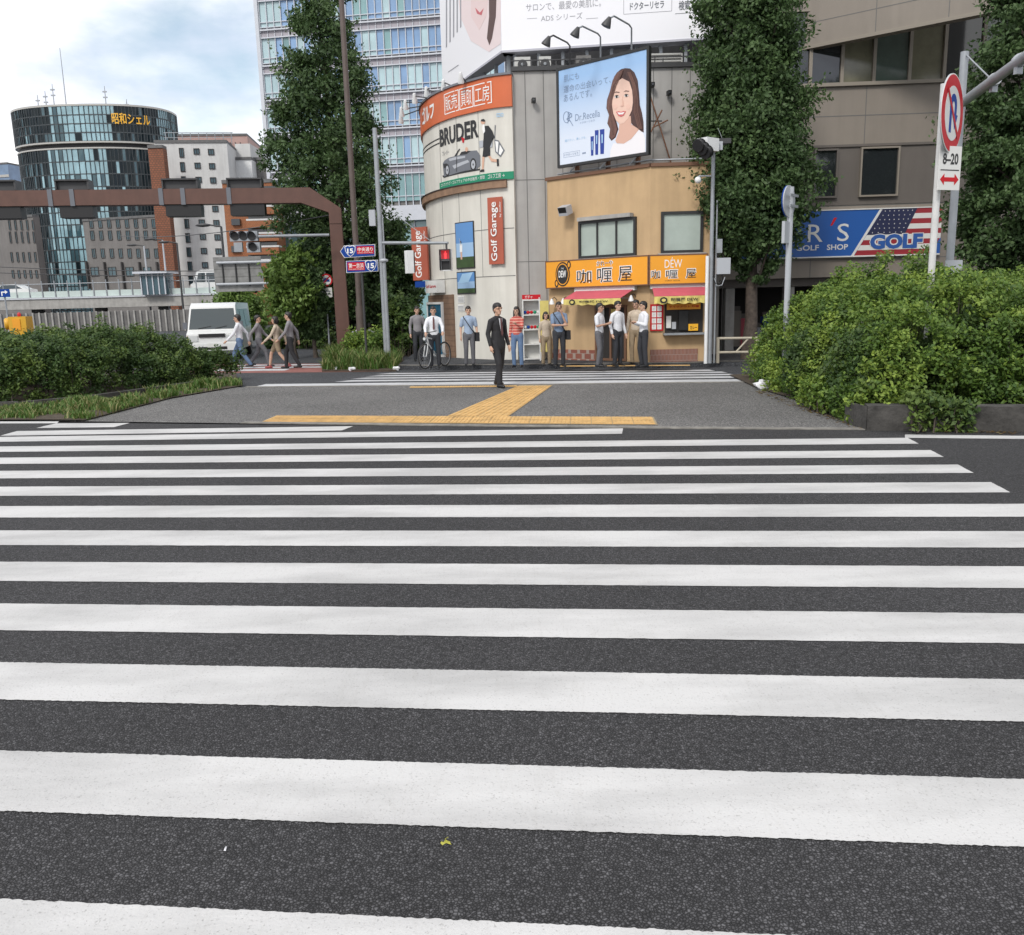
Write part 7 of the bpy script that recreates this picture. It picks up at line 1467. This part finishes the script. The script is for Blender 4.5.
def person(label, px, py, rz, z=0, h=1.70, pose='stand', top='shirt_white', bottom='trousers_dark', sleeves='long', hair='short', skin='a', shoes='shoe_black', vox=.011, female=False, jacket=None, shorts=False, stride=.0, tie=None, bag=None, name='person', group=None, Y=None, seat=False, headturn=0.0, hips=.0):
    loc = G(px, py, z) if Y is None else Vector((P(px, 300, Y).x, Y, z))
    h = h if vox < .01 else h*.965; r = thing('person', label, 'person', (0, 0, 0), group); s = h/1.72; V = lambda x, y, z_: Vector((x*s, y*s, z_*s))
    sw = .155 if female else .172; hw = .095; st = stride
    # legs: front = -Y
    if seat:
        hipz = .46; hipL, hipR = V(-hw, 0, hipz), V(hw, 0, hipz); kL, kR = V(-.11, -.42, .48), V(.11, -.42, .48); aL, aR = V(-.11, -.40, .09), V(.11, -.40, .09); dz = hipz-.92
    else:
        dz = -.012*abs(st)*4; hipL, hipR = V(-hw, 0, .92+dz), V(hw, 0, .92+dz)
        kL, kR = V(-.105, -.06-st*.55, .50), V(.105, -.01+st*.30, .50); aL, aR = V(-.11, -st*.95, .085), V(.11, .02+st*1.05, .085+.07*abs(st)*2)
    C_ = V(0, .01, 1.30+dz); N_ = V(0, .0, 1.46+dz); HD = V(0, -.025, 1.605+dz)
    sL, sR = V(-sw, 0, 1.368+dz), V(sw, 0, 1.368+dz)
    if pose == 'stand': eL, eR = V(-sw-.06, .03, 1.12+dz), V(sw+.06, .03, 1.12+dz); wL, wR = V(-sw-.07, -.06, .87+dz), V(sw+.07, -.06, .87+dz)
    elif pose == 'walk': eL, eR = V(-sw-.05, .10+st*.3, 1.13+dz), V(sw+.05, -.02-st*.3, 1.13+dz); wL, wR = V(-sw-.06, .08+st*.5, .88+dz), V(sw+.05, -.18-st*.55, .92+dz)
    elif pose == 'chin': eL, eR = V(-sw-.02, -.12, 1.12+dz), V(sw+.0, -.14, 1.13+dz); wL, wR = V(.05, -.22, 1.12+dz), V(.05, -.17, 1.42+dz)
    elif pose == 'hold': eL, eR = V(-sw-.05, -.04, 1.12+dz), V(sw+.05, -.04, 1.12+dz); wL, wR = V(-.09, -.24, 1.17+dz), V(.09, -.24, 1.19+dz)
    elif pose == 'bars': eL, eR = V(-sw-.08, -.10, 1.15+dz), V(sw+.08, -.10, 1.15+dz); wL, wR = V(-.24, -.32, 1.02+dz), V(.24, -.32, 1.02+dz)
    elif pose == 'phone': eL, eR = V(-sw-.05, .03, 1.12+dz), V(sw+.02, -.08, 1.14+dz); wL, wR = V(-sw-.06, -.05, .87+dz), V(.07, -.26, 1.25+dz)
    hand = 'skin_'+skin; S = s
    body = []
    body += [(V(0, 0, .95+dz), V(0, .0, 1.12+dz), .135*S, .115*S, (1, .72)), (V(0, 0, 1.12+dz), C_, .115*S, .145*S, (1, .72)), (V(-.03, 0, 1.415+dz), V(-sw*.93, 0, 1.378+dz), .060*S, .050*S), (V(.03, 0, 1.415+dz), V(sw*.93, 0, 1.378+dz), .060*S, .050*S), (C_+V(0, 0, .06), N_, .075*S, .052*S), (N_, V(0, -.01, 1.53+dz), .053*S, .050*S)]
    body += [(HD+V(0, .018, .03), HD+V(0, -.004, .04), .088*S, .082*S, (.90, 1.05)), (HD+V(0, -.02, -.035), HD+V(0, -.045, -.075), .064*S, .040*S), (HD+V(0, -.085, .008), HD+V(0, -.105, -.022), .012*S, .018*S), (HD+V(-.078, .012, -.005), HD+V(-.080, .018, -.04), .014*S, .010*S), (HD+V(.078, .012, -.005), HD+V(.080, .018, -.04), .014*S, .010*S), (HD+V(-.05, -.065, .035), HD+V(.05, -.065, .035), .022*S, .022*S)]
    for hp, kn, an, sg_ in ((hipL, kL, aL, -1), (hipR, kR, aR, 1)):
        body += [(hp, kn, .082*S, .055*S), (kn, kn.lerp(an, .35), .052*S, .054*S), (kn.lerp(an, .35), an, .054*S, .036*S), (an, an+V(sg_*.01, -.03, -.045), .036*S, .034*S), (an+V(0, .03, -.05), an+V(sg_*.02, -.15, -.06), .030*S, .026*S)]
    for sh, el_, wr, sg_ in ((sL, eL, wL, -1), (sR, eR, wR, 1)):
        body += [(sh, el_, .050*S, .037*S), (el_, wr, .037*S, .025*S)]
        d = (wr-el_).normalized(); side = Vector((1, 0, 0)) if abs(d.x) < .7 else Vector((0, 0, 1)); side = (side-d*side.dot(d)).normalized(); fwd = side.cross(d).normalized()
        if pose in ('stand', 'walk'): side, fwd = Vector((0, -1, 0)), Vector((-sg_, 0, 0))
        pe = wr+d*.085*S; body += [(wr, pe, .026*S, .033*S)]
        for i in range(4):
            b0_ = pe+side*((i-1.5)*.019*S); L1 = (.034, .040, .038, .028)[3-i if sg_ < 0 else i]*S; m1 = b0_+(d*1.0+fwd*.25)*L1; m2_ = m1+(d*.75+fwd*.7).normalized()*L1*.8; body += [(b0_, m1, .0098*S, .0090*S), (m1, m2_, .0088*S, .0072*S)]
        t0 = wr+d*.03*S+side*.022*S; t1 = t0+(d*.6+side*.8).normalized()*.04*S; body += [(t0, t1, .013*S, .011*S), (t1, t1+(d+fwd*.4).normalized()*.028*S, .0105*S, .0085*S)]
    bo_ = blob('body', body, hand, r, vox, 3)
    # trousers
    tl = []
    tm = bottom
    tl += [(V(0, 0, .90+dz), V(0, 0, 1.02+dz), .142*S, .130*S, (1, .78))]
    for hp, kn, an in ((hipL, kL, aL), (hipR, kR, aR)):
        if shorts: tl += [(hp, hp.lerp(kn, .75), .095*S, .080*S)]
        else: tl += [(hp, kn, .096*S, .070*S), (kn, an+V(0, 0, .0), .070*S, .058*S)]
    blob('trousers', tl, tm, r, vox*1.15, 4)
    # top
    tt = [(V(0, 0, .97+dz), V(0, 0, 1.14+dz), .148*S, .132*S, (1, .76)), (V(0, 0, 1.14+dz), C_, .132*S, .160*S, (1, .76)), (V(-.03, .0, 1.415+dz), V(-sw*.93, .0, 1.375+dz), .070*S, .058*S), (V(.03, .0, 1.415+dz), V(sw*.93, .0, 1.375+dz), .070*S, .058*S), (C_+V(0, 0, .06), N_-V(0, 0, .015), .085*S, .064*S)]
    if jacket: tt[0] = (V(0, 0, .86+dz), V(0, 0, 1.14+dz), .168*S, .142*S, (1, .78))
    for sh, el_, wr in ((sL, eL, wL), (sR, eR, wR)):
        if sleeves == 'long': tt += [(sh, el_, .060*S, .050*S), (el_, el_.lerp(wr, .93), .050*S, .038*S)]
        else: tt += [(sh, sh.lerp(el_, .75), .066*S, .056*S)]
    blob('jacket' if jacket else 'shirt', tt, jacket or top, r, vox*1.1, 4)
    if jacket:      # shirt front and tie in the jacket opening
        plain('shirt_front', lambda mb: mb.add([V(-.045, -.118, 1.43+dz), V(.045, -.118, 1.43+dz), V(.0, -.142, 1.12+dz), V(-.045, -.108, 1.43+dz), V(.045, -.108, 1.43+dz), V(0, -.125, 1.12+dz)], [(0, 1, 2), (5, 4, 3), (0, 2, 5, 3), (1, 4, 5, 2)], top), r)
    if tie: plain('tie', lambda mb: mb.add([V(-.02, -.128, 1.44+dz), V(.02, -.128, 1.44+dz), V(.030, -.152, 1.12+dz), V(0, -.152, 1.06+dz), V(-.030, -.152, 1.12+dz)], [(0, 1, 2, 3, 4)], tie), r)
    # hair
    hh_ = [(HD+V(0, .03, .055), HD+V(0, .0, .065), .092*S, .085*S, (.93, 1.08)), (HD+V(0, .07, .0), HD+V(0, .06, -.05), .062*S, .045*S), (HD+V(-.068, .03, .02), HD+V(-.07, .04, -.01), .026*S, .02*S), (HD+V(.068, .03, .02), HD+V(.07, .04, -.01), .026*S, .02*S)]
    if hair == 'long': hh_ += [(HD+V(-.07, .03, .02), V(-.085, .03, 1.38+dz), .040*S, .042*S), (HD+V(.07, .03, .02), V(.085, .03, 1.38+dz), .040*S, .042*S), (HD+V(0, .07, 0), V(0, .075, 1.36+dz), .07*S, .06*S)]
    if hair == 'bob': hh_ += [(HD+V(-.075, .02, .02), HD+V(-.08, .02, -.08), .036*S, .034*S), (HD+V(.075, .02, .02), HD+V(.08, .02, -.08), .036*S, .034*S), (HD+V(0, .07, 0), HD+V(0, .07, -.08), .07*S, .055*S)]
    blob('hair', hh_, 'hair_black', r, vox, 2)
    for sx in (-1, 1):
        plain('eye', lambda mb: mb.ball(HD+V(sx*.032, -.088, .012), (.011*S, .006*S, .006*S), 'eye_dark', 8, 6), bo_)
        plain('eyebrow', lambda mb: mb.tube([HD+V(sx*.018, -.093, .034), HD+V(sx*.034, -.092, .039), HD+V(sx*.05, -.082, .034)], .0045*S, 'hair_black', 5), bo_)
    plain('mouth', lambda mb: mb.tube([HD+V(-.022, -.083, -.052), HD+V(0, -.090, -.050), HD+V(.022, -.083, -.052)], [.003*S, .006*S, .003*S], 'lip', 6), bo_)
    for an, sg_ in ((aL, -1), (aR, 1)):
        blob('shoe', [(an+V(0, .045, -.045), an+V(sg_*.015, -.08, -.045), .042*S, .040*S, (1, 1)), (an+V(sg_*.015, -.08, -.05), an+V(sg_*.02, -.155, -.055), .040*S, .032*S), (an+V(0, .02, -.04), an+V(0, .005, .01), .042*S, .042*S)], shoes, r, vox*.9, 2)
    if bag == 'shoulder':
        plain('strap', lambda mb: mb.tube([V(-.15, -.07, 1.42+dz), V(-.05, -.15, 1.25+dz), V(.10, -.14, 1.02+dz), V(.19, -.05, .93+dz), V(.12, .13, 1.08+dz), V(-.06, .12, 1.35+dz), V(-.15, .0, 1.455+dz), V(-.15, -.07, 1.42+dz)], .012, 'bag_black', 6), r)
        plain('bag', lambda mb: mb.obox(V(.24, -.01, .85+dz), (.10, .28, .24), 0, 'bag_black'), r)
    r.location = loc; r.rotation_euler = (0, 0, R(rz)); r['_h'] = h
    if '_h' in r: del r['_h']
    return r

person('man in a black suit standing alone at the far edge of the traffic island', 499, 386.8, 40, .008, 1.80, 'stand', 'shirt_white', 'suit_black', jacket='suit_black', tie='tie_brown', vox=.008, stride=.17)
person('man in a white shirt and dark tie holding a bicycle beside the golf shop door', 435.5, 367.6, 5, .12, 1.68, 'bars', 'shirt_white', 'trousers_dark', tie='tie_brown', bag=None)
person('person in dark trousers and grey top just left of the bicycle', 419, 361.0, 15, .12, 1.68, 'stand', 'top_grey', 'trousers_dark')
person('person in a pale blue shirt with a dark strap under the golf posters', 470, 366.0, 10, .12, 1.66, 'stand', 'shirt_blue', 'trousers_grey', bag='shoulder', sleeves='short')
person('woman with long black hair in a red checked shirt left of the toy shelf', 518, 367.2, -20, .12, 1.62, 'phone', 'plaid_red', 'jeans', hair='long', female=True)
person('short dark haired woman in beige in front of the yellow banner', 546.5, 365.5, 10, .12, 1.46, 'stand', 'top_beige', 'khaki', hair='bob', female=True)
person('man in a blue grey polo shirt touching his chin, left of the shop queue', 559.5, 366.6, 8, .12, 1.72, 'chin', 'polo_blue', 'trousers_dark', sleeves='short', bag='shoulder', skin='b')
person('man in a white shirt with bowed head at the left end of the shop queue', 599.5, 366.8, 60, .12, 1.66, 'hold', 'shirt_white', 'trousers_grey', sleeves='short', skin='b')
person('man in a loose white shirt in the middle of the shop queue', 617.5, 366.0, 35, .12, 1.70, 'stand', 'shirt_white', 'trousers_dark')
person('dark haired man at the back of the queue between two white shirts', 636, 364.6, -30, .12, 1.72, 'stand', 'top_beige', 'khaki', skin='b')
person('man in a white shirt looking left at the right end of the shop queue', 643.5, 367.0, -75, .12, 1.68, 'hold', 'shirt_white', 'trousers_dark')
person('walker in light blue jeans leftmost on the side crossing', 242, 368.0, -90, .006, 1.70, 'walk', 'shirt_white', 'jeans', stride=.30)
person('walker in dark grey trousers second from the left on the side crossing', 261, 366.6, 90, .006, 1.66, 'walk', 'top_grey', 'trousers_grey', stride=.34)
person('walker in shorts and reddish shoes on the side crossing', 279, 368.4, -90, .006, 1.62, 'walk', 'top_beige', 'khaki', stride=.34, shorts=True, shoes='shoe_red', female=True, hair='bob')
person('walker in black trousers rightmost on the side crossing', 292.5, 368.6, -90, .006, 1.74, 'walk', 'top_grey', 'suit_black', stride=.22)
person('seated person in white left of the lamp pole, behind the round shrub', 355.5, 350, 180, .0, 1.66, 'stand', 'shirt_white', 'trousers_dark', seat=True, Y=31.2)
person('seated person in white right of the lamp pole, behind the round shrub', 368, 350, 165, .0, 1.66, 'stand', 'shirt_white', 'trousers_grey', seat=True, Y=31.2)
a_ = P(348, 350, 31.2); b_ = P(378, 350, 31.2); bn = thing('bench', 'grey bench with two seated people behind the round shrub', 'bench', ((a_.x+b_.x)/2, 31.2, 0)); mb = MB(); mb.box((a_.x, 30.95, .33), (b_.x, 31.45, .37), 'concrete'); mb.build('seat', bn)
for x in (a_.x+.15, b_.x-.15): mb = MB(); mb.box((x-.05, 31.0, 0), (x+.05, 31.4, .328), 'concrete_dark'); mb.build('leg', bn)

# bicycle, seen almost head on
mat('bike_white', (.55, .56, .56), .3); mat('bike_black', (.02, .02, .02), .5)
bk = thing('bicycle', 'white bicycle seen almost head on in front of the golf shop door', 'bicycle', (0, 0, 0))
def ring(mb, c, Rr, rr, m, n=28): pts = [Vector((c[0], c[1]+Rr*math.cos(2*math.pi*i/n), c[2]+Rr*math.sin(2*math.pi*i/n))) for i in range(n+1)]; mb.tube(pts, rr, m, 7, caps=False)
for y, nm in ((-.52, 'f'), (.52, 'r')):
    def wh(mb, y=y): ring(mb, (0, y, .335), .325, .018, 'bike_black'); ring(mb, (0, y, .335), .300, .010, 'rim')
    w_ = plain('wheel', wh, bk)
    def spk(mb, y=y):
        for k in range(14): a = 2*math.pi*k/14; mb.tube([(0, y, .335), (0, y+.30*math.cos(a), .335+.30*math.sin(a))], .0025, 'rim', 4)
        mb.tube([(-.05, y, .335), (.05, y, .335)], .02, 'rim', 8)
    plain('spokes', spk, w_)
def fr(mb):
    for p, q, rr in (((0, -.38, .86), (0, -.30, .62), .02), ((0, -.32, .66), (0, .10, .30), .02), ((0, -.36, .82), (0, .22, .72), .017), ((0, .10, .30), (0, .26, .84), .016), ((0, .10, .30), (.04, .52, .335), .011), ((0, .24, .76), (-.04, .52, .335), .011)): mb.tube([p, q], rr, 'bike_white', 8)
plain('frame', fr, bk)
plain('fork', lambda mb: (mb.tube([(0, -.385, .70), (.045, -.42, .62), (.045, -.52, .335)], .012, 'bike_white', 8), mb.tube([(0, -.385, .70), (-.045, -.42, .62), (-.045, -.52, .335)], .012, 'bike_white', 8)), bk)
plain('handlebar', lambda mb: (mb.tube([(-.27, -.30, 1.0), (-.20, -.40, .98), (0, -.42, .95), (.20, -.40, .98), (.27, -.30, 1.0)], .012, 'bike_black', 8), mb.tube([(0, -.38, .84), (0, -.41, .95)], .014, 'rim', 8)), bk)
plain('saddle', lambda mb: (mb.ball((0, .30, .88), (.075, .13, .035), 'bike_black'), mb.tube([(0, .26, .82), (0, .27, .87)], .014, 'rim', 8)), bk)
plain('crank', lambda mb: (mb.tube([(-.09, .10, .30), (.09, .10, .30)], .012, 'rim', 6), mb.lathe((.05, .10, .30), [(.085, 0), (.085, .006)], 'rim', (1, 0, 0), 18), mb.obox((.13, .02, .18), (.09, .06, .02), 0, 'bike_black'), mb.obox((-.13, .18, .42), (.09, .06, .02), 0, 'bike_black'), mb.tube([(.09, .10, .30), (.09, .02, .18)], .01, 'rim', 6), mb.tube([(-.09, .10, .30), (-.09, .18, .42)], .01, 'rim', 6)), bk)
plain('front_lamp', lambda mb: mb.lathe((0, -.47, .80), [(.03, 0), (.04, .05)], 'headlight', (0, -1, 0), 10), bk)
q_ = G(430.5, 369.4, .12); bk.location = (q_.x+.08, q_.y+.62, .12); bk.rotation_euler.z = R(-26)

# ================================================================== litter and leaves
mat('leaf_yellow', (.34, .33, .04), .6); mat('litter_white', (.7, .7, .72), .6)
q_ = G(446, 846); mb = MB(); vs = [(q_.x, q_.y, .012)]
for k in range(11): a = R(-20+k*22); rr = .017*(1+.25*math.cos(k*2.2)); vs.append((q_.x+rr*math.cos(a), q_.y+rr*math.sin(a), .010+.004*math.sin(k*1.7)))
mb.add(vs, [(0, i, i+1) for i in range(1, 11)], 'leaf_yellow'); mb.tube([(q_.x, q_.y, .011), (q_.x-.004, q_.y+.02, .014), (q_.x+.006, q_.y+.036, .010)], .0012, 'leaf_yellow', 5); o = mb.build('fallen_leaf', None); o['label'] = 'small yellow green leaf lying on the asphalt near the bottom of the picture'; o['category'] = 'leaf'
q_ = G(225.5, 851); mb = MB(); mb.add([(q_.x-.004, q_.y+.012, .009), (q_.x+.003, q_.y+.010, .012), (q_.x+.006, q_.y-.012, .009), (q_.x-.001, q_.y-.014, .011), (q_.x, q_.y, .016)], [(0, 1, 4), (1, 2, 4), (2, 3, 4), (3, 0, 4)], 'litter_white'); o = mb.build('litter', None); o['label'] = 'tiny white scrap on the near asphalt left of the yellow leaf'; o['category'] = 'litter'
q_ = G(763, 389); bm = bmesh.new(); bmesh.ops.create_icosphere(bm, subdivisions=3, radius=.13)
for v in bm.verts: v.co = Vector((v.co.x*1.4, v.co.y, v.co.z*.75))*(1+.22*math.sin(v.co.x*47+v.co.z*31)+.15*math.sin(v.co.y*60)); v.co += Vector((q_.x, q_.y-.1, .09))
me = bpy.data.meshes.new('plastic_bag'); bm.to_mesh(me); bm.free(); me.materials.append(MATS['litter_white']); o = bpy.data.objects.new('plastic_bag', me); COL.objects.link(o); o['label'] = 'crumpled white plastic bag at the left foot of the right hedge'; o['category'] = 'litter'
for i, (x, y) in enumerate(((396, 371), (352, 371.5), (336, 371))):
    q_ = G(x, y); mb = MB(); mb.obox((q_.x, q_.y, .07), (.16, .1, .08), i*.7, 'litter_white', rotx=.3); mb.ball((q_.x+.05, q_.y, .08), (.07, .05, .05), 'litter_white', 8, 5); o = mb.build('litter', None); o['label'] = ['scrap of white rubbish at the right end of the gantry weed patch', 'white rubbish at the middle of the gantry weed patch edge', 'white rubbish at the left end of the gantry weed patch'][i]; o['category'] = 'litter'
# fallen leaves along the hedge edge
n = 260; Xs = []
for i in range(n):
    t = rng.random(); a = [G(760, 391), G(800, 406), G(862, 428), G(1024, 433)]; k = min(int(t*3), 2); p = a[k].lerp(a[k+1], t*3-k); Xs.append((p.x+rng.normal()*.06-.05, p.y-.08+rng.normal()*.06, .012))
o = leaf_mesh('leaf_litter', np.array(Xs), unit(n)*.25+np.array([0, 0, 1]), .03+.02*rng.random(n), rng.random(n), 'dry_leaf'); o['label'] = 'dry fallen leaves scattered along the foot of the right hedge'; o['category'] = 'leaves'; o['kind'] = 'stuff'
